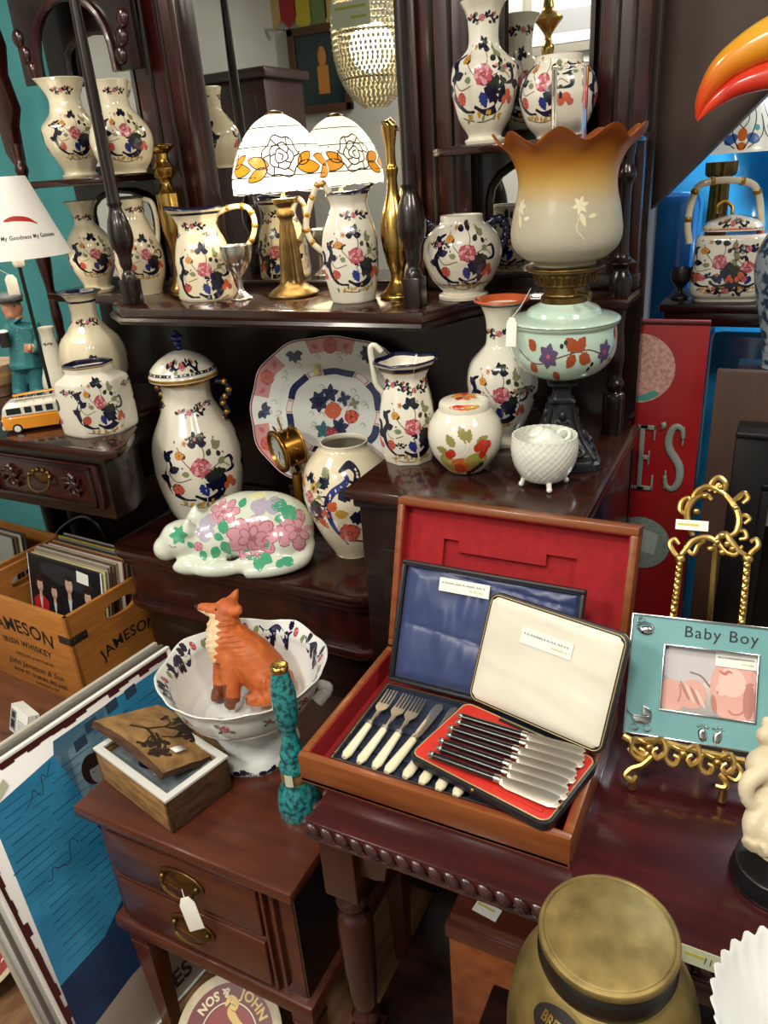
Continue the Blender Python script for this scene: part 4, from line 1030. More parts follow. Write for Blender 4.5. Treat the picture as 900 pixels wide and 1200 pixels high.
# ================================================================ pottery cat, curled asleep
P = base_pt(284, 654, LOW); k = depth(P)/FPX; cs = depth(P)/1.43
RV = Matrix.Rotation(RIGHTDIR, 3, 'Z')
Lx = lambda x, y, z: RV @ Vector((x, y, z))
mb = MB(M_white); rr = RV; mb.T = Matrix.Scale(cs, 4)
E_ = lambda c, r, ez=0: mb.ell(Lx(*c), r, 20, 14, RV @ rotm((0, ez, 0)))
E_((.045, .008, .058), (.095, .066, .066)); E_((.020, .01, .062), (.088, .070, .062)); E_((.085, .0, .045), (.055, .068, .052)); E_((-.04, .0, .045), (.06, .056, .050))
E_((-.098, -.012, .052), (.044, .040, .036)); E_((-.130, -.020, .040), (.024, .026, .024)); E_((-.108, -.018, .066), (.026, .024, .022))
for s, yy in ((-.035, -.034), (.012, .022)): mb.tube([Lx(-.082, yy, .075), Lx(-.076, yy*1.05, .104)], [.018, .004], 10)
E_((-.075, -.052, .016), (.042, .018, .017)); E_((-.03, -.066, .014), (.05, .016, .015)); E_((.05, -.066, .018), (.06, .022, .020))
mb.tube(cr([Lx(.13, -.01, .03), Lx(.12, -.06, .018), Lx(.07, -.082, .014), Lx(.02, -.080, .012)], 5), .013, 10)
mb = blend(mb, .005, 8)
M_cat = mat('celadon_white_glaze', '#d7ddcd', .12, coat=.6)
mb.m(M_cat)
for v in mb.bm.verts: v.co.z = max(v.co.z, 0)
for f in mb.bm.faces: f.material_index = 0
bmesh.ops.recalc_face_normals(mb.bm, faces=mb.bm.faces[:]); bv = BVHTree.FromBMesh(mb.bm)
cvw = (CAM-P).normalized(); cr_ = Vector((math.cos(RIGHTDIR), math.sin(RIGHTDIR), 0)); cu_ = cvw.cross(cr_).normalized()
pm = planar(bv, Vector((0, 0, .06))+cvw*.1, cr_, cu_, 1.0)
cg, cp, cpd, cl = mat('jade_leaf_glaze', '#4aa07a', .2, coat=.4), mat('peony_pink_glaze', '#cf97a2', .2, coat=.4), mat('peony_deep_glaze', '#b06a80', .2, coat=.4), mat('lilac_glaze', '#b3a9bd', .2, coat=.4)
fl = []
def peony(c, r, n=9, two=False):
    o = []
    for q in range(n): 
        a = q*2*PI/n; o.append((1, cpd, ell_pts((c[0]+math.cos(a)*r*.7, c[1]+math.sin(a)*r*.55), r*.36, r*.27, a))); o.append((2, cp, ell_pts((c[0]+math.cos(a)*r*.69, c[1]+math.sin(a)*r*.54), r*.31, r*.22, a)))
    for q in range(n-3): 
        a = q*2*PI/(n-3)+.3; o.append((3, cpd, ell_pts((c[0]+math.cos(a)*r*.36, c[1]+math.sin(a)*r*.28), r*.24, r*.18, a))); o.append((4, cp, ell_pts((c[0]+math.cos(a)*r*.35, c[1]+math.sin(a)*r*.27), r*.19, r*.13, a)))
    o.append((5, cpd, ell_pts(c, r*.16, r*.12, 0, 8))); return o
fl += peony((.020, -.010), .046)+peony((.100, .0), .042, 8)+peony((-.03, .040), .030, 7)
for c, Ln, a in (((.028, -.04), .03, -.5), ((.028, -.042), .03, 2.8), ((.03, -.04), .03, -1.5), ((.03, -.03), .024, .6), ((-.03, -.0), .028, 1.6), ((-.036, -.012), .026, -1.1), ((-.045, -.02), .024, -2.0), ((-.05, .0), .02, -.4), ((.055, .055), .034, -.6), ((.075, .045), .034, -.9), ((.06, .02), .022, .2), ((-.075, -.025), .02, -1.3), ((-.09, -.02), .014, 2.2), ((.12, -.045), .026, .6), ((.09, -.06), .024, 2.6), ((.06, -.062), .02, .6), ((.0, .045), .02, 1.2), ((.145, .02), .028, 1.9)): fl.append((3, cg, leaf_pts(c, Ln, Ln*.36, a, .08)))
for c in ((.035, .046), (.058, .046), (-.062, .022), (-.066, .005)):
    for q in range(4): fl.append((2, cl, ell_pts((c[0]+.008*math.cos(q*1.57), c[1]+.008*math.sin(q*1.57)), .011, .009, q)))
for q in range(6): fl.append((3, cg, leaf_pts((-.113, .004), .018, .006, q*1.05, .1)))
fl += flower((-.080, -.018), .010, (cp, cp, cpd, M_ochre), 5, 0, 3)
fl.append((3, mat('pale_yellow_glaze', '#dfe0b0', .2), ell_pts((.028, .066), .016, .008, 0)))
fl.append((1, mat('grey_outline_glaze', '#8f948c', .3), 'r', ribl([(-.132, -.012), (-.126, -.017), (-.118, -.016)], .0009)))
apply(mb, scale_m(fl, cs), pm)
o = mb.build('cat_figurine', loc=P, fix=False); tag(o, 'white pottery cat curled asleep, painted with pink peonies and green leaves, on the low shelf', 'figurine')

# ================================================================ cream woven bowl with a cup in it
M_belleek = mat('cream_porcelain', '#e9ebdf', .14, coat=.6)
P = base_pt(637, 568, DK); kk = depth(P)/FPX
raw = rows(P, [(16, 570), (26, 565), (35, 550), (38.5, 534), (37.5, 518)]); zb = .010
def basket(a, r, z, i): q = 1+.018*math.sin(28*a)*math.sin(z*520); return (r*q*math.cos(a), r*q*math.sin(a), z+zb)
b = thing('basket_bowl', 'small cream woven porcelain bowl on stub feet, at front right of the right pedestal', 'bowl', P)
mb = MB(M_belleek); pf = prof(raw, 10); Hh = pf[-1][1]
mb.lathe([(0, 0)]+pf+[(r-.003, z) for r, z in pf[::-1] if z > .012]+[(0, .012)], 112, basket); mb.build('body', b)
for q in range(4):
    a = face_az(P)+q*PI/2+.25; mb = MB(M_belleek); r = 22*kk
    mb.tube([(r*math.cos(a), r*math.sin(a), .02), (r*1.12*math.cos(a), r*1.12*math.sin(a), .010), (r*1.2*math.cos(a), r*1.2*math.sin(a), .0045)], [.006, .0042, .005], 10); mb.ell((r*1.2*math.cos(a), r*1.2*math.sin(a), .005), .005, 10, 6); mb.build('foot', b)
Q = P+Vector((0, 0, 0)); c0 = atd(638, 519, depth((P.x, P.y, P.z+.06)))
cup = thing('cup', 'cream shell-textured cup with loop handle tipped over inside the woven bowl', 'cup', c0)
tiltM = Matrix.Rotation(-.5, 4, 'Y') @ Matrix.Rotation(.35, 4, 'X')
mb = MB(M_belleek)
mb.lathe(prof([(0, .030), (.012, .029), (.015, .024), (.022, .016), (.028, .0), (.029, -.014)])+[(.0275, -.014), (.025, .0), (.017, .016), (0, .02)], 60, lambda a, r, z, i: (r*(1+.02*math.sin(15*a+z*200))*math.cos(a), r*(1+.02*math.sin(15*a+z*200))*math.sin(a), z), tiltM)
mb.m(M_leafg)
for q in range(4): mb.ell(tiltM @ Vector((-.018+.004*q, -.016-.003*(q % 2), .014)), (.004, .003, .002), 8, 5)
mb.build('body', cup)
mb = MB(M_belleek); mb.tube(cr([atd(652, 516, depth(c0))-c0, atd(656, 505, depth(c0))-c0, atd(665, 504, depth(c0))-c0, atd(667, 511, depth(c0))-c0, atd(660, 517, depth(c0))-c0], 6), .003, 8); mb.build('handle', cup)
# ================================================================ open wooden canteen on the console table
M_cwood = mat('orange_brown_canteen_wood', '#7a401d', .35, col2='#8c4e25', scale=9, stretch=(1, 9, 9), coat=.2, bump=.05)
M_red = mat('red_velvet_lining', '#930f17', .85, col2='#a3141c', scale=90)
M_leather = mat('black_leathercloth', '#16151a', .45, col2='#201f25', scale=200, bump=.1)
def ubox(mb, F, a, b, bev=0):
    c = [(p+q)/2 for p, q in zip(a, b)]; d = [abs(q-p) for p, q in zip(a, b)]
    mb.box(F @ Vector(c), d, bev, F.to_3x3())
def tray(mb, F, X0, X1, Y0, Y1, z0, z1, w, mo, mi, fl=.006, bev=.002):
    """open tray: floor and four walls; lining on the inside"""
    mb.m(mo); ubox(mb, F, (X0, Y0, z0), (X1, Y1, z0+fl*.6))
    for a, b in (((X0, Y0), (X1, Y0+w)), ((X0, Y1-w), (X1, Y1)), ((X0, Y0+w), (X0+w, Y1-w)), ((X1-w, Y0+w), (X1, Y1-w))): ubox(mb, F, (a[0], a[1], z0), (b[0], b[1], z1), bev)
    mb.m(mi); e = .0006; ubox(mb, F, (X0+w, Y0+w, z0+fl*.6), (X1-w, Y1-w, z0+fl)); t = .0012
    for a, b in (((X0+w, Y0+w), (X1-w, Y0+w+t)), ((X0+w, Y1-w-t), (X1-w, Y1-w)), ((X0+w, Y0+w), (X0+w+t, Y1-w)), ((X1-w-t, Y0+w), (X1-w, Y1-w))): ubox(mb, F, (a[0], a[1], z0+fl), (b[0], b[1], z1-.002))
cx0, cx1, cy0, cy1, cz0, cz1 = -.512, -.142, .650, .925, .7408, .7865
cn = thing('cutlery_canteen', 'large open wooden cutlery canteen with red velvet lining, on the console table', 'canteen', (-.327, .7875, cz0))
F0 = Matrix.Translation((cx0+.327, cy0-.7875, 0))
W_, D_ = cx1-cx0, cy1-cy0
mb = MB(M_cwood); tray(mb, F0, 0, W_, 0, D_, 0, cz1-cz0, .011, M_cwood, M_red, .010); mb.build('base', cn)
ll = math.radians(17); LH = .245
Fl = frame((cx0+.327, cy1-.7875+.001, cz1-cz0+.001), (1, 0, 0), (0, math.sin(ll), math.cos(ll)))
mb = MB(M_cwood)
Fl2 = Fl @ Matrix.Translation((0, 0, -.040))
tray(mb, Fl2, 0, W_, 0, LH, 0, .040, .011, M_cwood, M_red, .010)
mb.m(M_red); ubox(mb, Fl2, (.012, LH-.060, .010), (W_-.012, LH-.012, .018)); ubox(mb, Fl2, (.012, .012, .010), (.075, LH-.06, .018)); ubox(mb, Fl2, (W_-.085, .012, .010), (W_-.012, LH-.06, .018)); ubox(mb, Fl2, (.10, LH-.078, .010), (.24, LH-.06, .018))
lidc = mb.build('lid', cn)
mb = MB(M_brass)
for x in (.05, W_-.05): mb.tube([Fl @ Vector((x-.012, -.001, -.002)), Fl @ Vector((x+.012, -.001, -.002))], .0018, 8)
ubox(mb, F0, (.090, -.0012, .028), (.096, .001, .034), .0005); mb.build('hinge', cn) if False else mb.bm.free()

def satin(mb, F, X0, X1, Y0, Y1, h, seed, amp=.0022, n=40):
    def fn(u, v):
        x = X0+(X1-X0)*u; y = Y0+(Y1-Y0)*v; e = min(u, 1-u, v, 1-v); k = min(1, e*12)
        w = noise.noise(Vector((x*22+seed, y*9, 0)))*1.0+noise.noise(Vector((x*60, y*24+seed, 3)))*.5
        g = abs(math.sin((v*2.0+u*.25)*PI))**.35*.7+.3
        return F @ Vector((x, y, h*math.sqrt(k)*g*.9+amp*w*k))
    mb.grid(n, n, fn); return mb
def card(parent, F, x, y, w, h, z, ink=1, name='price_card', rot=0, label='white handwritten price card'):
    mb = MB(M_paper); G = F @ Matrix.Translation((x, y, z)) @ Matrix.Rotation(rot, 4, 'Z')
    ubox(mb, G, (0, 0, 0), (w, h, .0006))
    rg = random.Random(int(x*1e4)); 
    for line in range(2):
        xx = .06*w; yy = h*(.62-.34*line)
        mb.m(M_ink if line == 0 else M_inky)
        if line: xx = w*.62
        while xx < w*.9:
            l = rg.uniform(.02, .05)*w; mb.tube([G @ Vector((xx, yy, .0009)), G @ Vector((xx+l*.4, yy+h*.10, .0009)), G @ Vector((xx+l, yy-h*.02, .0009))], .0004, 4); xx += l+rg.choice((.01, .012, .03))*w
    o = mb.build(name, parent); o['label'] = label; return o
# blue satin case
bx0, bx1, by0, by1, bz = -.474, -.196, .664, .846, .7516
bc = thing('cutlery_case', 'black leather cutlery case lined with blue satin, open inside the wooden canteen', 'case', (-.335, .755, bz))
Fb = Matrix.Translation((bx0+.335, by0-.755, 0)); BW, BD = bx1-bx0, by1-by0
M_bvel = mat('navy_velvet', '#1b2436', .85, col2='#24304a', scale=120)
mb = MB(M_leather); tray(mb, Fb, 0, BW, 0, BD, 0, .029, .005, M_leather, M_bvel, .020); mb.m(M_goldtrim)
for a, b in (((.004, .0045), (BW-.004, .005)), ((.004, BD-.005), (BW-.004, BD-.0045)), ((.0045, .005), (.005, BD-.005))): ubox(mb, Fb, (a[0], a[1], .0288), (b[0], b[1], .0294))
mb.m(M_bvel); ubox(mb, Fb, (.006, BD*.50, .019), (BW-.006, BD*.56, .0235), .001); ubox(mb, Fb, (.006, BD*.22, .019), (BW-.006, BD*.27, .0235), .001)
mb.build('base', bc)
bl = math.radians(24); BH = .188
Fbl = frame((bx0+.335, by1-.755+.001, .030), (1, 0, 0), (0, math.sin(bl), math.cos(bl)))
mb = MB(M_leather); tray(mb, Fbl @ Matrix.Translation((0, 0, -.014)), 0, BW, 0, BH, 0, .014, .006, M_leather, M_leather, .004)
M_bsat = mat('blue_satin', '#25335f', .38, col2='#2e3f70', scale=10, spec=.6)
M_bsat.node_tree.nodes['Principled BSDF'].inputs['Sheen Weight'].default_value = .4
mb.build('lid', bc)
mb = MB(M_bsat); satin(mb, Fbl @ Matrix.Translation((0, 0, -.010)), .0065, BW-.0065, .0065, BH-.0065, .009, 3.1, .006, 64); q = mb.build('satin_lining', bc)
card(bc, Fbl, .066, BH-.036, .078, .020, .0016)
mb = MB(M_gold); ubox(mb, Fb, (.115, -.0005, .012), (.150, .0005, .026), 0); mb.tube([Fb @ Vector((.118, -.0004, .021)), Fb @ Vector((.147, -.0004, .021))], .0007, 6); mb.build('clasp', bc)
# forks and knives with cream handles
M_ivh = mat('cream_bone_handle', '#e6dcba', .3, coat=.3)
M_ivh.node_tree.nodes['Principled BSDF'].inputs['Subsurface Weight'].default_value = 0
zt = bz+.0242
def hand(mb, L0, L1, r):
    n = 9
    for i in range(1): mb.tube([(0, L0+(L1-L0)*k/n, 0) for k in range(n+1)], [(r*(1.12-.30*k/n)*(.55 if k == 0 else 1), r*.72*(1.1-.25*k/n)*(.55 if k == 0 else 1)) for k in range(n+1)], 12, up=(1, 0, 0))
def make_fork():
    r = thing('fork', '', 'fork'); 
    mb = MB(M_ivh); hand(mb, 0, .072, .0066); mb.build('handle', r)
    mb = MB(M_steel); mb.tube([(0, .070, 0), (0, .076, 0)], .0056, 12); mb.tube(cr([(0, .076, 0), (0, .090, .0005), (0, .104, .001)], 4), [(.0026, .0022)]*5+[(.0035, .0015)]*4, 8, up=(1, 0, 0))
    P_ = [(-.0035, .102), (-.009, .110), (-.0095, .120), (.0095, .120), (.009, .110), (.0035, .102)]; mb.prism(P_, .0014, Matrix.Translation((0, 0, .0005)))
    for k in range(4):
        x = -.0078+.0052*k; mb.tube(cr([(x, .119, .0012), (x, .135, .0022), (x*.97, .150, .0045)], 4), [(.0014, .0009)]*6+[(.0011, .0007)]*3, 6, up=(1, 0, 0))
    mb.build('head', r); return r
def make_knife():
    r = thing('knife', '', 'knife')
    mb = MB(M_ivh); hand(mb, 0, .072, .0068); mb.build('handle', r)
    mb = MB(M_steel); mb.tube([(0, .070, 0), (0, .077, 0)], .0058, 12)
    P_ = [(-.0045, .077), (.0045, .077), (.006, .085), (.0065, .12), (.006, .145), (.003, .153), (-.003, .155), (-.0075, .150), (-.0085, .138), (-.0065, .12), (-.0055, .09)]; mb.prism(P_, .0012, Matrix.Translation((0, 0, -.0006)), .0003)
    mb.build('blade', r); return r
fk, kn = make_fork(), make_knife()
fl_lab = ['cream handled fork at the left end of the row in the blue satin case', 'cream handled fork second from left in the blue satin case', 'cream handled fork third from left, beside the first knife']
for i, (x, y, a) in enumerate(((-.453, .674, 0), (-.430, .673, .02), (-.4065, .672, .005))):
    o = fk if i == 0 else copy_tree(fk); o.location = (x, y, zt+.0052); o.rotation_euler = (0, 0, -a); o['label'] = fl_lab[i]; o['group'] = 'cream handled forks'
kl = ['cream handled knife nearest the forks in the blue satin case', 'cream handled knife with its blade meeting the red case corner', 'cream handled knife half hidden, its handle end left of the red case', 'cream handled knife, only its butt showing under the red case edge', 'cream handled knife mostly covered, last butt showing before the case clasp']
for i, (x, y, a) in enumerate(((-.388, .671, .09), (-.362, .672, .07), (-.338, .670, .05), (-.314, .668, .04), (-.290, .667, .03))):
    o = kn if i == 0 else copy_tree(kn); o.location = (x, y, zt+.0052); o.rotation_euler = (0, 0, -a); o['label'] = kl[i]; o['group'] = 'cream handled knives'
# red case of butter knives
ra = math.atan2(-.047, .199); ca = Vector((-.252, .735, bz+.0362)); RW, RD = .205, .135
rc = thing('knife_case', 'black edged case lined in red with a white satin lid, lying askew on the canteen', 'case', ca, ra)
def rr_poly(x0, x1, y0, y1, r, n=5):
    P_ = []
    for cx, cy, a0 in ((x1-r, y0+r, -PI/2), (x1-r, y1-r, 0), (x0+r, y1-r, PI/2), (x0+r, y0+r, PI)):
        for k in range(n+1): P_.append((cx+r*math.cos(a0+PI/2*k/n), cy+r*math.sin(a0+PI/2*k/n)))
    return P_
M_redc = mat('red_silk_lining', '#bf2418', .6, col2='#cc2e20', scale=40)
M_edge = mat('gilt_piping', '#c9b27e', .4, .4)
Fi = Matrix.Translation((-RW/2, -RD/2, 0))
mb = MB(M_leather); mb.prism(rr_poly(0, RW, 0, RD, .014), .012, Fi, .0015)
mb.m(M_redc); mb.prism(rr_poly(.0045, RW-.0045, .0045, RD-.0045, .011), .0022, Fi @ Matrix.Translation((0, 0, .0112)), .0008)
mb.m(M_edge); mb.tube([Fi @ Vector((p[0], p[1], .0132)) for p in rr_poly(.0042, RW-.0042, .0042, RD-.0042, .011)], .0009, 6, closed=True)
mb.build('base', rc)
mb = MB(M_redc); ubox(mb, Fi, (.030, .040, .0130), (.165, .052, .0158), .001); ubox(mb, Fi, (.095, .014, .0130), (.19, .020, .0150), .001); mb.build('knife_rest', rc)
mb = MB(M_leather); ubox(mb, Fi, (.062, RD-.012, .0134), (.150, RD-.004, .0165), .001); mb.m(M_edge); ubox(mb, Fi, (.063, RD-.0085, .0165), (.149, RD-.0075, .0168)); mb.build('hinge_strip', rc)
rl = math.radians(25); RH = .160
Frl = frame((-RW/2, RD/2+.002, .014), (1, 0, 0), (0, math.sin(rl), math.cos(rl)))
mb = MB(M_leather); mb.prism(rr_poly(0, RW, 0, RH, .014), .010, Frl @ Matrix.Translation((0, 0, -.011)), .002)
mb.m(M_edge)
for q, z in ((.0035, .0), (.0008, -.004)): mb.tube([Frl @ Vector((p[0], p[1], z)) for p in rr_poly(q, RW-q, q, RH-q, .012)], .0007, 6, closed=True)
mb.build('lid', rc)
M_wsat = mat('white_satin', '#d9d5c4', .4, col2='#e4e0d0', scale=8, spec=.5)
mb = MB(M_wsat)
def ws(u, v):
    x = .006+(RW-.012)*u; y = .006+(RH-.012)*v; e = min(u, 1-u, v, 1-v); k = min(1, e*14)
    cxn = abs(u-.5)*2; cyn = abs(v-.5)*2
    sh = max(0, (cxn-.93)/.07)*max(0, (cyn-.92)/.08)
    x += (-1 if u > .5 else 1)*.004*sh; y += (-1 if v > .5 else 1)*.004*sh
    w = noise.noise(Vector((u*1.6, v*9+u*2.5, 1.7)))
    return Frl @ Vector((x, y, .0004+.0035*math.sqrt(k)+.0011*w*k))
mb.grid(40, 40, ws); mb.build('satin_lining', rc)
card(rc, Frl, .062, RH-.055, .076, .022, .0048, rot=.0)
mb = MB(M_gold); mb.ell(Fi @ Vector((RW*.50, -.001, .010)), (.003, .002, .003), 8, 6); mb.build('clasp', rc)
def make_bk():
    r = thing('butter_knife', '', 'knife')
    mb = MB(mat('black_resin_handle', '#141312', .25, coat=.4)); mb.tube([(.004, 0, 0), (.05, 0, 0), (.088, 0, 0)], [(.0044, .0050), (.0048, .0054), (.0046, .0052)], 12); mb.build('handle', r)
    mb = MB(M_silver); mb.tube([(-.004, 0, 0), (-.001, 0, 0), (.004, 0, 0)], [.003, .005, .0054], 12); mb.build('end_cap', r)
    mb = MB(M_silver); mb.tube([(.088, 0, 0), (.096, 0, 0)], .0054, 12); mb.build('ferrule', r)
    mb = MB(M_steel); P_ = [(.095, -.005), (.105, -.0085), (.14, -.0105), (.160, -.0115), (.170, -.009), (.1725, -.004), (.1685, -.0005), (.1715, .003), (.1685, .0065), (.155, .0075), (.12, .0065), (.10, .0055), (.095, .005)]
    mb.prism(P_, .0012, Matrix.Translation((0, 0, -.0006)) @ Matrix.Rotation(.35, 4, 'X'), .0003); mb.build('blade', r); return r
bk = make_bk(); N7 = 7
wh = ['topmost', 'second', 'third', 'middle', 'fifth', 'sixth', 'lowest']
for i in range(N7):
    t = i/(N7-1); o = bk if i == 0 else copy_tree(bk)
    b0 = Vector((-.326, .778)).lerp(Vector((-.333, .694)), t); x = b0.x+(.004 if i % 2 else 0)
    o.location = (x, b0.y, ca.z+.0225); o.rotation_euler = (0, 0, -.05-.035*t)
    o['label'] = f'black handled butter knife, {wh[i]} in the red case counting from its white lid' if i not in (0, 6) else ('black handled butter knife nearest the white satin lid' if i == 0 else 'black handled butter knife nearest the front edge of the red lined case'); o['group'] = 'black handled butter knives'

# ================================================================ picture frame on gilt easel
ph, ln = math.radians(7.5), math.radians(34)
BLp = Vector((-.124, .855, .787)); ux = Vector((math.cos(ph), math.sin(ph), 0)); nb = Vector((-math.sin(ph), math.cos(ph), 0)); uy = Vector((0, 0, 1))*math.cos(ln)+nb*math.sin(ln)
FW, FH = .205, .160
fr = thing('photo_frame', 'teal and silver baby photo frame reading Baby Boy, on the gilt easel', 'picture frame', BLp)
Ff = frame((0, 0, 0), ux, uy)
M_tealf = mat('teal_frame_enamel', '#6a9fa2', .45, col2='#74a8aa', scale=15); M_sil = mat('bright_silver', '#c7ccd0', .18, 1)
ox0, ox1, oy0, oy1 = .043, FW-.045, .036, FH-.036
mb = MB(M_tealf)
for a, b in (((0, 0), (FW, oy0)), ((0, oy1), (FW, FH)), ((0, oy0), (ox0, oy1)), ((ox1, oy0), (FW, oy1))): ubox(mb, Ff, (a[0], a[1], 0), (b[0], b[1], .012))
mb.m(M_black); ubox(mb, Ff, (.002, .002, -.004), (FW-.002, FH-.002, .001)); mb.build('frame', fr)
mb = MB(M_sil)
for w, (a0, b0, a1, b1) in ((.003, (0, 0, FW, FH)), (.003, (ox0, oy0, ox1, oy1))):
    for a, b in (((a0, b0), (a1, b0+w)), ((a0, b1-w), (a1, b1)), ((a0, b0), (a0+w, b1)), ((a1-w, b0), (a1, b1))): ubox(mb, Ff, (a[0], a[1], .002), (b[0], b[1], .0145), .001)
o = mb.build('silver_edging', fr)
mb = MB(mat('photo_white_blanket', '#d9d3cf', .35)); ubox(mb, Ff, (ox0, oy0, .001), (ox1, oy1, .004))
sk, skd, skl = mat('photo_pink_skin', '#dba79b', .4), mat('photo_deep_skin', '#b87f74', .4), mat('photo_pale_skin', '#e8c3b6', .4)
flat = lambda F, z: (lambda u, v: (F @ Vector((u, v, z)), F.to_3x3() @ Vector((0, 0, 1))))
pw, phh = ox1-ox0, oy1-oy0
C_ = lambda x, y: (ox0+pw*x, oy0+phh*y)
clip = lambda pts: [(min(max(x, ox0+.002), ox1-.002), min(max(y, oy0+.002), oy1-.002)) for x, y in pts]
ph_ = [(0, mat('photo_grey_sheet', '#c3bfc2', .4), clip(ell_pts(C_(.3, .75), pw*.35, phh*.3, .1, 20))),
       (1, sk, clip(ell_pts(C_(.78, .42), pw*.26, phh*.5, .15, 26))), (2, skl, clip(ell_pts(C_(.74, .55), pw*.14, phh*.22, .2, 16))), (2, skd, clip(ell_pts(C_(.92, .30), pw*.06, phh*.26, 0, 14))),
       (3, skd, 'r', ribl([C_(.72, .14), C_(.77, .09), C_(.84, .11), C_(.88, .17)], .0013)), (3, skd, 'r', ribl([C_(.88, .52), C_(.92, .56), C_(.96, .55)], .0012)), (3, skl, ell_pts(C_(.63, .42), pw*.05, phh*.09, .5, 14)), (4, skd, ell_pts(C_(.60, .38), pw*.012, phh*.02, .4, 8)), (4, mat('photo_lip', '#c4776f', .4), 'r', rib([C_(.60, .70), C_(.66, .66), C_(.70, .70), C_(.74, .68)], .0022)), (2, skd, clip(ell_pts(C_(.57, .20), pw*.03, phh*.14, .2, 14))),
       (1, sk, clip(ell_pts(C_(.12, .24), pw*.16, phh*.24, .1, 18))), (2, sk, clip(ell_pts(C_(.34, .30), pw*.15, phh*.22, -.3, 18)))]
for k in range(4): ph_.append((3, skl if k % 2 else skd, ell_pts(C_(.26+.055*k, .34-.03*k), pw*.018, phh*.16, .5)))
ph_.append((4, skd, 'r', ribl([C_(.2, .16), C_(.22, .3), C_(.2, .42)], .0009))); ph_.append((3, mat('photo_cuff', '#8d7470', .4), 'r', ribl([C_(.30, .62), C_(.42, .58), C_(.52, .44)], .0012)))
apply(mb, ph_, flat(Ff, .0042)); mb.build('photograph', fr, fix=False)
mb = MB(M_ink); mb.text('Baby Boy', .021, Ff @ Matrix.Translation((.112, FH-.018, .0123)), ext=.0003, spacing=1.15); mb.build('lettering', fr)
card(fr, Ff, ox1-.052, oy1-.021, .050, .018, .0052)
mb = MB(M_sil)   # dummy, pram and footprints
mb.tube([Ff @ Vector((.018+.010*math.cos(a), FH-.018+.006*math.sin(a), .014)) for a in [2*PI*k/14 for k in range(14)]], .0016, 6, closed=True); mb.ell(Ff @ Vector((.020, FH-.022, .014)), (.009, .006, .002), 12, 6, Ff.to_3x3()); mb.tube([Ff @ Vector((.012+.004*math.cos(a), FH-.010+.004*math.sin(a), .014)) for a in [2*PI*k/10 for k in range(10)]], .0012, 6, closed=True)
mb.build('dummy_charm', fr)
mb = MB(M_sil); mb.prism([(.010, .026), (.012, .020), (.018, .016), (.028, .016), (.034, .020), (.035, .027)], .003, Ff @ Matrix.Translation((0, 0, .012)), .0006)
mb.prism([(.023, .027), (.023, .040), (.029, .038), (.034, .033), (.035, .027)], .003, Ff @ Matrix.Translation((0, 0, .012)), .0006)
for x in (.015, .030): mb.tube([Ff @ Vector((x+.0045*math.cos(a), .011+.0045*math.sin(a), .0135)) for a in [2*PI*k/12 for k in range(12)]], .001, 6, closed=True)
mb.tube([Ff @ Vector(p) for p in ((.010, .025, .0135), (.004, .030, .0135), (.003, .034, .0135))], .001, 6); mb.build('pram_charm', fr)
for x, s in ((.098, 1), (.116, -1)):
    mb = MB(M_sil); mb.ell(Ff @ Vector((x, .013, .0125)), (.0055, .009, .002), 12, 6, Ff.to_3x3() @ rotm((0, 0, .25*s)))
    for k in range(5): mb.ell(Ff @ Vector((x-s*(.006-.003*k), .0235+(.0018 if 0 < k < 3 else 0), .0125)), (.0016, .0020, .0016), 8, 5)
    mb.build('footprint_charm', fr)
# easel: ornament drawn as scrolls on the easel's own leaning plane
es = thing('easel', 'ornate gilt brass table easel with scrolled crest, holding the teal photo frame', 'easel', (BLp.x+.09, BLp.y-.015, TZ+.0007))
EO = Vector(es.location); En = ux.cross(uy).normalized(); Eb = BLp-En*.0165
def oe(px, py, d=0):
    r = ray(px, py); t = (Eb-CAM).dot(En)/r.dot(En); return CAM+r*t+En*d-EO
def scroll(mb, pts, r, d=0, n=5, taper=True):
    p = cr([oe(x, y, d) for x, y in pts], n); N = len(p); mb.tube(p, [r*(.55+.45*math.sin(PI*(.15+.75*i/(N-1)))) if taper else r for i in range(N)], 8); return mb
for nm, pts in (('left', [(797, 655), (793, 690), (788, 730), (776, 860)]), ('right', [(876, 655), (872, 700), (867, 745), (848, 890)])):
    mb = MB(M_gold); p = [oe(*q) for q in pts]; mb.tube(cr(p, 5), [(.0052, .004)]*16, 8)
    for k in range(1, 15): mb.ell(Vector(cr(p, 5)[k])+En*.003, (.0045, .0045, .005), 8, 5)
    mb.ell(p[0], .0075, 10, 8); mb.build('upright', es)
mb = MB(M_gold)
scroll(mb, [(797, 655), (790, 648), (785, 638), (790, 632), (796, 638)], .0042)
scroll(mb, [(876, 655), (880, 648), (888, 640), (886, 632), (879, 635)], .0042)
scroll(mb, [(797, 652), (805, 642), (812, 634), (826, 630), (838, 634), (846, 642)], .0048)
scroll(mb, [(876, 652), (866, 646), (856, 634), (850, 626), (842, 630), (838, 640)], .0048)
scroll(mb, [(802, 640), (812, 650), (818, 640), (826, 634)], .0035); scroll(mb, [(870, 640), (862, 650), (852, 648), (846, 642)], .0035)
scroll(mb, [(812, 628), (806, 612), (806, 596), (814, 584), (826, 580), (834, 586)], .005)
scroll(mb, [(804, 604), (797, 598), (799, 588), (806, 584), (812, 588)], .0042); scroll(mb, [(810, 590), (816, 577), (828, 571), (840, 574), (850, 580)], .005)
scroll(mb, [(832, 576), (834, 566), (842, 560), (850, 566), (848, 576)], .0045); scroll(mb, [(838, 578), (842, 568), (846, 578)], .004)
scroll(mb, [(850, 580), (858, 590), (864, 600), (866, 612), (862, 624), (852, 630)], .005)
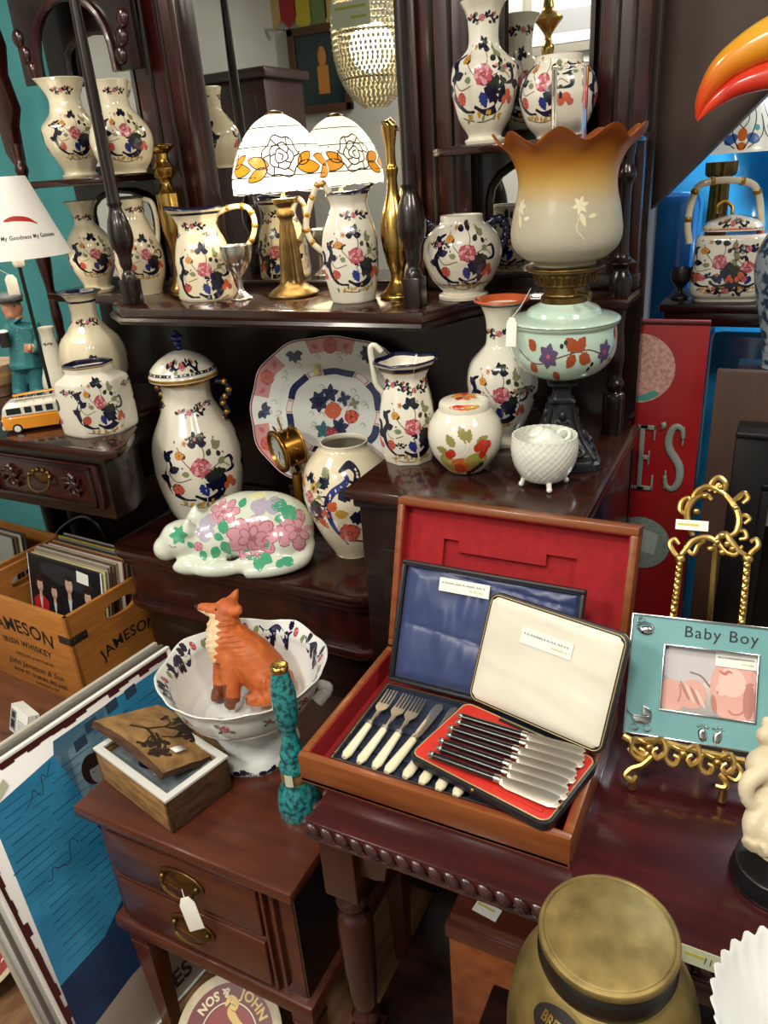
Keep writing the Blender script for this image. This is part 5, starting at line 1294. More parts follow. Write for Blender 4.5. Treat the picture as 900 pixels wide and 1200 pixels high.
scroll(mb, [(856, 590), (864, 584), (872, 578), (876, 584), (870, 590)], .0042); scroll(mb, [(865, 606), (872, 604), (878, 608), (872, 614)], .0036); scroll(mb, [(864, 622), (872, 622), (874, 630), (866, 632)], .0036)
for x, y in ((846, 628), (840, 636), (852, 638), (832, 644), (846, 648), (858, 644), (826, 582), (816, 600), (844, 572), (862, 596)): mb.ell(oe(x, y, .002), (.005, .004, .005), 8, 6)
mb.build('crest', es)
mb = MB(M_gold)   # pierced rest
Eb_s = Eb; Eb = BLp+En*.023-uy*.006
for c in ((760, 880), (800, 888), (840, 898)):
    for s in (-1, 1):
        scroll(mb, [(c[0]+s*4, c[1]-10), (c[0]+s*16, c[1]-14), (c[0]+s*20, c[1]), (c[0]+s*10, c[1]+8), (c[0]+s*5, c[1]), (c[0]+s*11, c[1]-4)], .0042, .004)
    mb.ell(oe(c[0], c[1]-4, .006), (.006, .005, .007), 8, 6)
scroll(mb, [(730, 862), (742, 868), (770, 868), (800, 876), (835, 884), (872, 892)], .0048, .002, taper=False)
scroll(mb, [(738, 866), (744, 878), (756, 884), (764, 872)], .004, .004); scroll(mb, [(750, 890), (742, 884), (736, 876)], .0035, .004); scroll(mb, [(860, 892), (868, 904), (862, 914), (850, 908)], .004, .004)
mb.build('rest', es)
for pts in ([(764, 886), (752, 896), (740, 900), (733, 908), (741, 914), (746, 908)], [(842, 906), (850, 916), (848, 922), (838, 920)]):
    mb = MB(M_gold); scroll(mb, pts, .0048, .004)
    # stand the foot on the table
    p = min((oe(x, y, .004) for x, y in pts), key=lambda q: q.z); mb.tube([p, Vector((p.x, p.y, .003))], [.004, .006], 8); mb.build('foot', es)
Eb = Eb_s
mb = MB(M_gold); a = oe(838, 640); mb.tube([a, Vector((.0, .135, .004))], .004, 8); mb.build('back_leg', es)
mb = MB(M_paper); G = frame(oe(791, 621, .008), ux, uy); ubox(mb, G, (0, 0, 0), (.042, .014, .0007)); mb.m(M_inky); ubox(mb, G, (.003, .006, .0007), (.030, .009, .0010)); o = mb.build('price_card', es); o['label'] = 'white price card on the crest'

# ================================================================ brass canister in front of the table
Pt = at(713, 1092, z=.865); M_tin = mat('mottled_old_brass', '#65552d', .48, .6, col2='#97824c', scale=30, bump=.15, lo=.3, hi=.7, detail=7)
kt = depth(Pt)/FPX; zb_ = .60
stool = thing('plant_stool', 'low dark stool under the brass canister in front of the console table', 'stool', (Pt.x+.08, Pt.y-.045, 0))
mb = MB(M_dark); mb.box((0, 0, zb_-.012), (.44, .26, .022), .004); mb.build('seat', stool)
for x in (-.2, .2):
    for y in (-.11, .11): mb = MB(M_dark); mb.tube([(x, y, 0), (x*.95, y*.95, zb_-.023)], [.014, .018], 10); mb.build('leg', stool)
tn = thing('brass_canister', 'large mottled brass lidded canister with black collar lettered BRITISH, foreground right', 'canister', (Pt.x, Pt.y, zb_+.003))
zt_ = Pt.z-zb_; lr = 81*kt
bodyr = 1.46*lr
mb = MB(M_tin); mb.lathe(prof([(0, 0), (bodyr*.96, 0, 's'), (bodyr, .006), (bodyr, zt_-.145), (bodyr*.985, zt_-.118), (bodyr*.90, zt_-.074), (lr*1.08, zt_-.050), (lr*.94, zt_-.041, 's'), (0, zt_-.041)]), 64)
bmesh.ops.recalc_face_normals(mb.bm, faces=mb.bm.faces[:]); mb.build('body', tn)
mb = MB(mat('black_collar_band', '#15120e', .35)); mb.lathe(prof([(0, zt_-.042), (lr*.90, zt_-.042), (lr*.89, zt_-.010), (0, zt_-.010)]), 56); mb.m(M_tin); mb.lathe([(lr*.905, zt_-.0425), (lr*.96, zt_-.0405), (lr*.905, zt_-.0385)], 56); mb.build('collar', tn)
mb = MB(M_tin); mb.lathe(prof([(0, zt_-.011), (lr*.97, zt_-.011, 's'), (lr, zt_-.008), (lr*.99, zt_-.003), (lr*.93, zt_-.001, 's'), (lr*.905, zt_-.0025, 's'), (lr*.88, zt_-.001), (lr*.5, zt_+.004), (0, zt_+.006)]), 64); mb.build('lid', tn)
# oval plate on the front
azt = face_az(Pt); bm2 = bmesh.new(); bm2.from_mesh(tn.children[0].data); bvt = BVHTree.FromBMesh(bm2); bm2.free()
pz = zt_-.0590; th0 = azt-.50
wt = wrap(bvt, th0, pz, bodyr)
mb = MB(M_tin); apply(mb, [(0, M_tin, ell_pts((0, 0), .036, .0165, 0, 36)), (2, mat('black_plate_enamel', '#1b1712', .4), ell_pts((0, 0), .033, .0140, 0, 36))], wt, off=.0008, step=.0004)
def tfn(co):
    p, n_ = wt(co.x, co.y); return p+n_*(.0020+co.z)
mb.m(M_gold); mb.text('BRITISH', .0135, fn=lambda c: tfn(Vector((c.x*.95, c.y*.8+.002, c.z))), ext=.0003, bold=.0004); mb.text('NAVY', .013, fn=lambda c: tfn(Vector((c.x, c.y-.011, c.z))), ext=.0003, bold=.0003) if False else None
mb.build('name_plate', tn, fix=False)
# white fluted dish at the corner of the frame
Pw = at(972, 1202, z=.84); Dw = depth(Pw)
wd = thing('fluted_dish', 'white ruffled ceramic dish with pressed ribs, bottom right corner', 'dish', (Pw.x, Pw.y, zb_+.0005))
zr_ = .2395; rw_ = 128*Dw/FPX
def ruf(a, r, z, i):
    t = min(1, r/rw_); k = 1+.020*math.cos(34*a)*t**2; return (r*k*math.cos(a), r*k*math.sin(a), z+.003*math.cos(34*a)*t**3)
M_wd = mat('matt_white_ceramic', '#e6e6e4', .45)
mb = MB(M_wd); mb.lathe(prof([(0, 0), (rw_*.45, 0), (rw_*.48, .01), (rw_*.42, .03), (rw_*.66, .15), (rw_*.90, .215), (rw_, zr_)])+[(rw_*.985, zr_+.002)]+prof([(rw_*.97, zr_), (rw_*.87, .214), (rw_*.62, .16), (rw_*.3, .08), (0, .075)]), 240, ruf); mb.build('bowl', wd)
# small yellow-inked strip on the table edge
o = thing('price_strip', 'pale green price strip hanging at the console table edge, right of the brass canister', 'tag', (.03, .585, .725))
pa = at(798, 1098, y=.583); pb = at(848, 1116, y=.583)
mb = MB(mat('pale_green_card', '#cfd6b8', .6)); ex = (pb-pa).normalized(); G = frame(pa-Vector(o.location)+Vector((0, -.005, -.002)), ex, (0, .25, 1)); L_ = (pb-pa).length
ubox(mb, G, (0, -.019, 0), (L_, 0, .0007)); mb.m(M_inky); ubox(mb, G, (.006, -.009, .0007), (L_*.6, -.006, .001)); mb.m(M_ink)
for k in range(3): mb.tube([G @ Vector((L_*.62+.005*k, -.013, .001)), G @ Vector((L_*.64+.005*k, -.006, .001))], .0005, 4)
mb.build('card', o)
# cherub figurine on a black base
Pc = at(908, 1030, z=TZ); kc = depth(Pc)/FPX
chb = thing('cherub_figurine', 'cream cherub figurine on a round black base at the right edge of the console table', 'figurine', (Pc.x, Pc.y, TZ+.0006))
mb = MB(mat('black_plinth', '#0e0e10', .35)); rb = 49*kc; mb.lathe(prof([(0, 0), (rb, 0, 's'), (rb*1.02, .004), (rb*.98, .012), (rb*.9, .022, 's'), (rb*.86, .026), (0, .027)]), 48); mb.build('base', chb)
M_chb = mat('cream_composition', '#d9cdb0', .45, col2='#cbbd9c', scale=30)
mb = MB(M_chb); Pq = Vector(chb.location); cdir = lambda x, y, d=0: atd(x, y, depth(Pc)-.0+d)-Pq
q = lambda x, y, d=0: cdir(x, y, d)
def limb(pts, r): mb.tube(cr([q(*p) for p in pts], 4), [r[0]+(r[-1]-r[0])*i/(4*(len(pts)-1)) for i in range(4*(len(pts)-1)+1)], 10)
mb.ell(q(905, 925), (.026, .024, .030), 14, 10); mb.ell(q(902, 900, -.006), (.026, .022, .024), 14, 10); mb.ell(q(900, 940, -.01), (.024, .02, .020), 14, 10)
mb.ell(q(915, 868), (.024, .024, .026), 14, 10); mb.ell(q(896, 862, -.004), (.010, .010, .010), 10, 8)
limb([(890, 905, -.015), (876, 918, -.02), (874, 934, -.02)], [.011, .008]); limb([(874, 934, -.02), (882, 944, -.02), (890, 938, -.02)], [.008, .006])
limb([(895, 950, -.015), (884, 966, -.02), (884, 984, -.02)], [.017, .010]); limb([(915, 955, -.02), (906, 975, -.03), (898, 992, -.03)], [.017, .010])
limb([(884, 984, -.02), (876, 992, -.024)], [.010, .007]); limb([(898, 992, -.03), (890, 998, -.034)], [.010, .007])
limb([(905, 960), (905, 1010)], [.014, .02])
for k in range(7): mb.ell(q(906+6*math.cos(k), 852+5*math.sin(k*1.7), -.008+.004*k), .008, 8, 6)
mb = blend(mb, .0022, 4); mb.m(M_chb)
for f in mb.bm.faces: f.material_index = 0
for v in mb.bm.verts: v.co.z = max(v.co.z, .027)
mb.build('cherub', chb)
# wooden box under the table
pb = at(525, 1092, y=.665)
wb = thing('walnut_box', 'burr walnut box with a paper ticket on its lid, under the console table', 'box', (-.19, .78, .2856))
M_burr = mat('burr_walnut', '#6b3418', .4, col2='#8a4a24', scale=35, detail=8, coat=.2); M_wbl = mat('walnut_lid', '#4a2014', .35, col2='#5a2a1a', scale=12, stretch=(1, 6, 6), coat=.2)
zt2 = .565-.2856
mb = MB(M_burr); mb.bx((-.118, -.115, 0), (.118, .115, zt2-.045), .003); mb.build('body', wb)
mb = MB(M_wbl); mb.bx((-.122, -.119, zt2-.044), (.122, .119, zt2-.020), .003); mb.bx((-.116, -.113, zt2-.02), (.116, .113, zt2), .004); mb.build('lid', wb)
pk = at(566, 1078, z=.5665); o = thing('paper_ticket', 'small printed paper ticket lying on the walnut box lid', 'tag', (pk.x, max(pk.y, .69), .566))
mb = MB(M_paper); mb.box((0, 0, .0006), (.036, .020, .0008), 0, -.15); mb.m(M_inky); mb.box((-.002, .003, .0012), (.026, .003, .0004), 0, -.15); mb.build('card', o)

# ================================================================ on the chest: punch bowl, fox, pepper mill, trinket box
CHZ = .60
P = base_pt(301, 876, CHZ); D = depth(P)
pbw = thing('punch_bowl', 'white footed pottery bowl with wavy navy-flowered rim, on the bedside chest', 'bowl', P)
M_pb = mat('blue_white_glaze', '#dfe3e0', .12, coat=.6)
raw = rows(P, [(49, 884), (51, 879), (47, 868), (40, 856), (37, 848, 's'), (48, 842), (74, 826), (86, 808), (89, 798), (96, 788), (98, 785)])
az = face_az(P)
def lob(a, r, z, i):
    t = max(0, (z-raw[-3][1])/(raw[-1][1]-raw[-3][1])); k = 1+.035*abs(math.cos(4*a+.4))*t-.012*t
    f = 1+.02*math.cos(8*a) if z < .03 else 1
    return (r*k*f*math.cos(a), r*k*f*math.sin(a), z-.006*abs(math.sin(4*a+.4))*t)
pf = prof(raw); H = pf[-1][1]; zi = H*.42
mb = MB(M_pb); inner = [(r-.004, z) for r, z in pf[::-1] if z > zi+.03]; 
full = [(0, 0)]+pf+[(pf[-1][0]-.002, H+.0015)]+inner+prof([(inner[-1][0], inner[-1][1]), (inner[-1][0]*.8, zi+.010), (inner[-1][0]*.45, zi+.001), (0, zi)])[1:]
mb.lathe(full, 96, lob); bmesh.ops.recalc_face_normals(mb.bm, faces=mb.bm.faces[:]); bv = BVHTree.FromBMesh(mb.bm)
def spray(rg):
    o = []
    for k in range(7): o.append((1, M_navy, leaf_pts((-.03+.01*k, .002*math.sin(k*2)), .013, .0055, rg.uniform(0, 6), .25)))
    o.append((1, M_pln, 'r', rib([(-.036, 0), (-.02, .006), (0, -.002), (.02, .005), (.036, -.002)], .003))); o += flower((-.044, -.001), .006, (M_rose, M_pinkl, M_crim, M_ochre), 5, 0, 2); o.append((1, M_leafg, leaf_pts((.036, 0), .012, .004, .3)))
    return o
rg = random.Random(9); rrm = 92*D/FPX
def top(th):
    def g(u, v):
        a = th+u/rrm; r = rrm*.93-v; o_ = Vector((r*math.cos(a), r*math.sin(a), H+.1)); loc, nor, i, d = bv.ray_cast(o_, Vector((0, 0, -1)), .2)
        if loc is None: return None
        return loc, (nor if nor.z > 0 else -nor)
    return g
for k in range(8): apply(mb, spray(rg), top(az+k*PI/4+.2))
for k in range(8): apply(mb, scale_m(flower((0, 0), .0085, (M_rose, M_pinkl, M_crim, M_ochre), 6, k, 2)+[(1, M_leafg, leaf_pts((.006, -.004), .012, .004, -.6)), (1, M_leafg, leaf_pts((-.006, .003), .012, .004, 2.6)), (1, M_navy, leaf_pts((-.006, -.006), .01, .003, 3.8))], 1 if k % 2 else .6), wrap(bv, az+k*.55-.9, H*.80, 84*D/FPX))
for k in range(9): apply(mb, spray(rg) if k % 3 == 1 else scale_m(flower((0, 0), .006, (M_rose, M_pinkl, M_crim, M_ochre), 5, k, 2)+[(1, M_leafg, leaf_pts((.004, 0), .01, .003, .4)), (1, M_navy, leaf_pts((-.004, 0), .01, .003, 2.8))], .8), wrap(bv, az+k*.7-.75, vh(P, 873), 48*D/FPX))
mb.build('body', pbw, fix=False)
for s, pts in ((1, [(372, 822), (380, 812), (384, 806), (377, 803)]), (-1, [(232, 836), (220, 826), (214, 816), (220, 812)])):
    mb = MB(M_pb); mb.tube(cr([atd(x, y, D)-P for x, y in pts], 5), [.012]*8+[.010]*8, 10, ); mb.ell(atd(pts[-1][0], pts[-1][1], D)-P, .010, 10, 8); mb.build('handle', pbw)
# fox: one continuous body
Fz = zi+P.z+.0015
Pf = base_pt(289, 822, Fz+.006); D = depth(Pf)
M_fox = mat('fox_russet', '#a8501f', .55, col2='#bf6228', scale=35, bump=.25, bscale=90); M_foxd = mat('fox_dark_stocking', '#6b3216', .55); M_foxw = mat('fox_pale_ruff', '#d9b98c', .55, col2='#e6d2b0', scale=60)
fo = thing('fox_figurine', 'russet sitting fox figurine looking left, sitting in the punch bowl', 'figurine', Pf)
q = lambda x, y, d=0: atd(x, y, D+d)-Pf
mb = MB(M_fox)
def tube_r(pts, r, n=4): 
    P_ = cr([q(*p) for p in pts], n); N = len(P_); R2 = []
    for i in range(N):
        t = i/(N-1)*(len(r)-1); a = int(min(t, len(r)-2)); R2.append(r[a]+(r[a+1]-r[a])*(t-a))
    mb.tube(P_, R2, 12)
u_ = D/FPX
tube_r([(318, 800), (308, 786), (293, 770), (278, 757), (267, 745)], [25*u_, 28*u_, 28*u_, 25*u_, 22*u_])        # trunk
tube_r([(268, 772), (264, 752), (263, 736), (266, 722)], [21*u_, 23*u_, 21*u_, 16*u_])                            # ruffed neck
mb.ell(q(318, 800, .0), (23*u_, 27*u_, 23*u_), 16, 10); mb.ell(q(308, 803, -.026), (17*u_, 13*u_, 19*u_), 14, 10)   # rump and near thigh
mb.ell(q(266, 715), (16*u_, 16*u_, 14.5*u_), 16, 10); mb.ell(q(258, 719, -.003), (12*u_, 14*u_, 10.5*u_), 14, 8)       # head and cheek
tube_r([(258, 717), (246, 714.5), (237, 712), (231, 711.5)], [11*u_, 8*u_, 5.8*u_, 3.6*u_])                        # muzzle
tube_r([(270, 707, .008), (275, 698, .010), (279, 690, .010)], [8*u_, 5.5*u_, 1.5*u_]); tube_r([(272, 718, -.014), (279, 715, -.019), (280, 709, -.020)], [6.5*u_, 6*u_, 2.5*u_])
tube_r([(270, 768, -.016), (271, 790, -.020), (272, 810, -.022), (272, 823, -.023)], [13*u_, 12*u_, 10*u_, 9.5*u_]); tube_r([(272, 823, -.023), (266, 825, -.030)], [9*u_, 7.5*u_])
tube_r([(262, 775, .014), (259, 795, .018), (260, 810, .012)], [12*u_, 10*u_, 9*u_]); tube_r([(260, 812, .008), (254, 814, .0), (250, 814, -.004)], [9*u_, 9*u_, 8*u_])
tube_r([(304, 816, -.034), (294, 820, -.038), (288, 821, -.040)], [8*u_, 7*u_, 5.5*u_])
tube_r([(334, 788, .0), (333, 797, -.014), (326, 806, -.030), (312, 819, -.038), (296, 826, -.040)], [9*u_, 13*u_, 13*u_, 9*u_, 2.5*u_])
mb = blend(mb, .0024, 3); mb.m(M_fox).m(M_foxd).m(M_foxw).m(M_fox)
pj = lambda co: proj(co+Pf)
for v in mb.bm.verts: 
    _x, _y = proj(v.co+Pf)
    if 728 < _y < 772 and _x < 292: v.co += Vector((v.co.x, v.co.y, 0)).normalized()*.0013*math.sin(_y*.95+_x*.12)
    if _y > 796 and _x > 300 and v.co.dot((CAM-Pf).normalized()) > .02: v.co += (CAM-Pf).normalized()*.001*math.sin(_x*1.1)
    n_ = noise.noise(v.co*90)*.0008+noise.noise(Vector((v.co.x*40, v.co.y*40, v.co.z*240)))*.0009; v.co += v.co.normalized()*n_
    v.co.z = max(v.co.z, 0)
for f in mb.bm.faces:
    x, y = pj(f.calc_center_median()); f.material_index = 0
    if (y > 803 and x < 265) or y > 818 and x < 290: f.material_index = 1
    if y < 728 and x < 252 and y > 714.5+(x-231)*.28: f.material_index = 2
    if 722 < y < 778 and x < 256-abs(y-742)*.14+2.5*math.sin(y*.7): f.material_index = 2
mb.build('body', fo)
mb = MB(M_black); mb.ell(q(230, 711, -.002), .0042, 10, 8); mb.build('nose', fo)
for p in ((253, 714.5, -.0165), (247, 710, .006)): mb = MB(M_black); mb.ell(q(*p), .0022, 8, 6); mb.build('eye', fo)
mb = MB(MATS['pale_yellow_glaze']); G = frame(q(296, 743, -.034), cr_, (0, .3, 1)); ubox(mb, G, (0, 0, 0), (.012, .004, .0005)); mb.bm.free()
# turquoise pepper mill
P = base_pt(352, 948, CHZ)
pm_ = thing('pepper_mill', 'mottled turquoise turned pepper mill with brass cap, beside the punch bowl', 'pepper mill', P)
M_tq = mat('mottled_turquoise', '#11474f', .3, col2='#2c8f90', scale=130, lo=.40, hi=.56, coat=.4, detail=6)
sp_ = lambda rw, m, nm, cap=True: (lambda raw: [setattr(sp_, 'o', None)])
def seg_lathe(P, rw, m, name, parent):
    z0 = vh(P, rw[0][1]); pf = [(r, z+z0) for r, z in prof(rows(P, rw))]
    mb = MB(m); mb.lathe([(0, pf[0][1])]+pf+[(0, pf[-1][1])], 32); return mb.build(name, parent)
seg_lathe(P, [(22, 952), (24, 947), (25, 938), (23, 926), (18, 916), (16, 910)], M_tq, 'base', pm_)
seg_lathe(P, [(22, 955), (23, 952), (22, 949)], M_abrass, 'base_ring', pm_) if False else None
seg_lathe(P, [(16, 911), (17, 906), (16, 898)], mat('mill_wood_band', '#7a5a34', .4, col2='#94713f', scale=30), 'wood_band', pm_)
seg_lathe(P, [(17, 899), (17.5, 894), (14, 887, 's'), (14.5, 880), (11, 870), (8.5, 858), (9.5, 851)], M_tq, 'neck', pm_)
seg_lathe(P, [(9.5, 852, 's'), (11, 850), (13.5, 840), (15, 824), (14.5, 808), (12, 794), (10, 785)], M_tq, 'handle', pm_)
seg_lathe(P, [(10.5, 785), (11, 783), (11, 780, 's'), (9, 778.5), (4, 778)], M_brass, 'cap', pm_)
mb = MB(MATS['pale_green_card']); zz = vh(P, 902); a = face_az(P)-.45; r = 19*depth(P)/FPX
mb.grid(6, 1, lambda u, v: (r*math.cos(a+.5*(u-.5)), r*math.sin(a+.5*(u-.5)), zz-.011+.022*v)); mb.grid(6, 1, lambda u, v: ((r-.0006)*math.cos(a+.5*(u-.5)), (r-.0006)*math.sin(a+.5*(u-.5)), zz-.011+.022*v)); o = mb.build('sticker', pm_); o['label'] = 'pale price sticker'
# rustic trinket box with its lid askew
c0, c1, c2 = at(203, 978, z=CHZ), at(120, 913, z=CHZ), at(267, 915, z=CHZ)
e1 = (c1-c0); e1.z = 0; e2 = Vector((-e1.y, e1.x, 0)).normalized(); e2 = e2 if e2.dot(c2-c0) > 0 else -e2
L1, L2 = e1.length, max(.10, (c2-c0).dot(e2)); ex = -e1.normalized()
tb = thing('trinket_box', 'rustic wooden trinket box with live-edge lid askew, on the bedside chest corner', 'box', Vector((c1.x, c1.y, CHZ+.0007)))
Ft = frame((0, 0, 0), ex, e2); L2 = .118
M_rus = mat('rustic_wood', '#7a5a34', .6, col2='#a8824f', scale=14, stretch=(2, 2, 8), bump=.3); M_rusd = mat('rustic_dark_wood', '#3a2418', .6, col2='#5f4028', scale=16, stretch=(2, 2, 8), bump=.3)
hb_ = .062; mb = MB(M_rus)
w = .009
ubox(mb, Ft, (0, 0, 0), (L1, w, hb_), .002); mb.m(M_rusd); ubox(mb, Ft, (L1-w, 0, 0), (L1, L2, hb_), .002); mb.m(M_rus); ubox(mb, Ft, (0, L2-w, 0), (L1, L2, hb_), .002); ubox(mb, Ft, (0, 0, 0), (w, L2, hb_), .002)
mb.m(M_black); ubox(mb, Ft, (w, w, .003), (L1-w, L2-w, .02)); mb.build('base', tb)
mb = MB(mat('white_rim_paint', '#dcdcd6', .5))
for a, b in (((-.001, -.001), (L1+.001, .011)), ((-.001, L2-.011), (L1+.001, L2+.001)), ((-.001, .011), (.011, L2-.011)), ((L1-.011, .011), (L1+.001, L2-.011))): ubox(mb, Ft, (a[0], a[1], hb_), (b[0], b[1], hb_+.004), 0)
mb.build('rim', tb)
mb = MB(mat('grey_card_insert', '#7e878a', .5, col2='#5c6a72', scale=25)); ubox(mb, Ft, (.012, .012, .046), (L1-.012, L2-.012, .049)); mb.m(M_navy); mb.ell(Ft @ Vector((L1*.45, L2*.35, .05)), (.02, .012, .002), 10, 6); mb.m(M_paper); mb.ell(Ft @ Vector((L1*.6, L2*.4, .05)), (.012, .016, .002), 10, 6); mb.build('insert', tb)
p1, p2 = at(109, 845, z=.716), at(191, 906, z=.694)
_r = ray(264, 880); _n = (p2-p1); p3 = CAM+_r*((p2-CAM).dot(_n)/_r.dot(_n))
Fl_ = frame(p1-Vector(tb.location), p2-p1, p3-p2); LX, LY = (p2-p1).length, (p3-p2).dot(Fl_.to_3x3() @ Vector((0, 1, 0)))
mb = MB(M_rus); tk = .016; rg = random.Random(4)
def lidtop(u, v): 
    wv = .004*noise.noise(Vector((u*5, 1, 0))) if v > .9 else 0
    return Fl_ @ Vector((LX*u+.003*noise.noise(Vector((v*6, 0, 2))), LY*v+wv, .010*math.sin(PI*u)**.8*.9+.0012*noise.noise(Vector((u*9, v*9, 0)))))
def lidbot(u, v): p = lidtop(u, v); return p-(Fl_.to_3x3() @ Vector((0, 0, tk*(.75+.25*math.sin(PI*u)))))
mb.grid(20, 14, lidtop); mb.m(M_rusd); mb.grid(20, 14, lidbot)
for f in ((lambda s: lambda u, v: (lidtop(u, s).lerp(lidbot(u, s), v))), ): 
    for s in (0, 1): mb.grid(20, 2, f(s))
for s in (0, 1): mb.grid(14, 2, (lambda s: lambda u, v: lidtop(s, u).lerp(lidbot(s, u), v))(s))
bmesh.ops.remove_doubles(mb.bm, verts=mb.bm.verts[:], dist=.0004); bmesh.ops.recalc_face_normals(mb.bm, faces=mb.bm.faces[:]); bv = BVHTree.FromBMesh(mb.bm)
M_burn = mat('burnt_tree_drawing', '#2a1a0e', .6)
tree = []
def br(x, y, a, l, w, d):
    x2, y2 = x+math.cos(a)*l, y+math.sin(a)*l; tree.append((1, M_burn, 'r', ribl([(x, y), ((x+x2)/2+rg.uniform(-.1, .1)*l, (y+y2)/2), (x2, y2)], w, 2)))
    if d:
        for k in range(3): br(x2, y2, a+rg.uniform(-.9, .9), l*rg.uniform(.6, .85), w*.7, d-1)
    else: tree.append((1, M_burn, leaf_pts((x2, y2), .006, .003, rg.random()*6)))
br(-.03, -.018, .5, .020, .0022, 4); br(.01, -.006, .9, .012, .0014, 3); br(.0, -.006, -.3, .016, .0014, 3)
apply(mb, scale_m(tree, 1.35, 1.7), planar(bv, Fl_ @ Vector((LX*.5, LY*.5, .0)), Fl_.to_3x3() @ Vector((1, 0, 0)), Fl_.to_3x3() @ Vector((0, 1, 0)), .1))
mb.m(M_paper); G = Fl_ @ Matrix.Translation((LX*.80, LY*.30, .012)); ubox(mb, G, (0, 0, 0), (.014, .022, .0008)); mb.build('lid', tb, fix=False)
# ================================================================ record crate on a low bench, left
BZ = .279
ben = thing('low_bench', 'low brown wooden bench under the record crates', 'bench', (-1.83, 1.13, 0))
mb = MB(mat('bench_brown_wood', '#5a3420', .45, col2='#6f4228', scale=10, stretch=(1, 7, 7), bump=.06)); mb.bx((-.45, -.29, BZ-.025), (.365, .29, BZ), .004); mb.build('top', ben)
for x in (-.42, .33):
    for y in (-.26, .26): mb = MB(M_dark); mb.tube([(x, y, 0), (x, y, BZ-.026)], [.016, .02], 10); mb.build('leg', ben)
M_crate = mat('whiskey_crate_pine', '#a8692c', .5, col2='#bd7c38', scale=6, stretch=(1.5, 1.5, 14), bump=.05, coat=.15)
M_strap = mat('dark_metal_strap', '#4a4034', .45, .6)
CW, CDp, CHt = .40, .325, .27
crF = at(75, 725, z=.55); crot = math.radians(-4)
def panel_hole(mb, F, W, H, t, hc, hw, hh):
    """board W x H with a stadium hand hole; F maps (x, y, depth)"""
    n = 32; ins, out = [], []
    for k in range(n):
        a = 2*PI*k/n; c, s = math.cos(a), math.sin(a)
        ins.append((hc[0]+hw*(abs(c)**.7)*(1 if c > 0 else -1), hc[1]+hh*(abs(s)**.8)*(1 if s > 0 else -1)))
        dx, dy = c, s
        tx = ((W-hc[0]) if dx > 0 else hc[0])/max(abs(dx), 1e-6); ty = ((H-hc[1]) if dy > 0 else hc[1])/max(abs(dy), 1e-6); q = min(tx, ty); out.append([hc[0]+dx*q, hc[1]+dy*q])
    for cx, cy in ((0, 0), (W, 0), (0, H), (W, H)):
        i = min(range(n), key=lambda k: (out[k][0]-cx)**2+(out[k][1]-cy)**2); out[i] = [cx, cy]
    V = lambda p, z: mb.v(F @ Vector((p[0], p[1], z)))
    of, if_, ob, ib = [V(p, t) for p in out], [V(p, t) for p in ins], [V(p, 0) for p in out], [V(p, 0) for p in ins]
    for k in range(n):
        j = (k+1) % n
        mb.f([of[k], of[j], if_[j], if_[k]]); mb.f([ob[j], ob[k], ib[k], ib[j]]); mb.f([if_[k], if_[j], ib[j], ib[k]]); mb.f([of[j], of[k], ob[k], ob[j]])
def arc_text(mb, txt, size, F, rad, z, bold=0, ext=.0002, spacing=1):
    def fn(c):
        a = c.x/rad; r = rad+c.y; return F @ Vector((r*math.sin(a), r*math.cos(a)-rad, z+c.z))
    mb.text(txt, size, fn=fn, ext=ext, bold=bold, spacing=spacing)
def make_crate(P, label, writing=True):
    c = thing('record_crate', label, 'crate', P, crot)
    t = .011; mb = MB(M_crate)
    Fr_ = frame((0-t, 0, 0), (0, 1, 0), (0, 0, 1)); panel_hole(mb, Fr_, CDp, CHt, t, (CDp*.5, CHt*.80), .050, .021)
    Fl_2 = frame((-CW, CDp, 0), (0, -1, 0), (0, 0, 1)); Fl_2 = Fl_2 @ Matrix.Translation((0, 0, -t)); panel_hole(mb, Fl_2, CDp, CHt, t, (CDp*.5, CHt*.80), .050, .021)
    mb.bx((-CW, 0, 0), (0, t, CHt), .001); mb.bx((-CW, CDp-t, 0), (0, CDp, CHt), .001); mb.bx((-CW+t, t, 0), (-t, CDp-t, .008))
    mb.m(M_strap)
    for y0, y1, x0, x1 in ((-.0012, .045, -.045, .0012),): 
        for z in (CHt*.70,):
            mb.bx((-.045, -.0014, z), (.0014, .001, z+.022), .0005); mb.bx((-.001, -.0014, z), (.0014, .05, z+.022), .0005); mb.bx((-.001, CDp-.05, z), (.0014, CDp+.001, z+.022), .0005)
            for p in ((-.038, -.002, z+.011), (-.008, -.002, z+.011)): mb.ell(p, .0025, 8, 5)
            for p in ((.002, .012, z+.011), (.002, .042, z+.011)): mb.ell(p, .0025, 8, 5)
    if writing:
        mb.m(mat('crate_black_print', '#1f1a14', .6))
        FR = frame((.0004, CDp*.52, CHt*.47), (0, 1, 0), (0, 0, 1)); arc_text(mb, 'JAMESON', .044, FR, .30, 0, .0005, spacing=1.05)
        FF = frame((-CW*.5, -.0004, CHt*.70), (1, 0, 0), (0, 0, 1)); arc_text(mb, 'JAMESON', .058, FF, .60, 0, .0008, spacing=1.05)
        Tf = lambda x, z: frame((-CW*.5+x, -.0004, z), (1, 0, 0), (0, 0, 1))
        arc_text(mb, 'IRISH WHISKEY', .026, Tf(0, CHt*.50), 1.2, 0, .0006, spacing=1.15)
        mb.text('DISTILLED & BOTTLED BY', .0125, Tf(.02, CHt*.36), ext=.0002, spacing=1.1)
        mb.text('John Jameson & Son', .028, Tf(.01, CHt*.24), ext=.0002, shear=.4)
        mb.text('BOW ST. DUBLIN, IRELAND', .0165, Tf(.02, CHt*.135), ext=.0002, bold=.0003, spacing=1.1)
        mb.text('Established Since 1780', .0105, Tf(.04, CHt*.06), ext=.0002, shear=.2)
    mb.build('box', c); return c
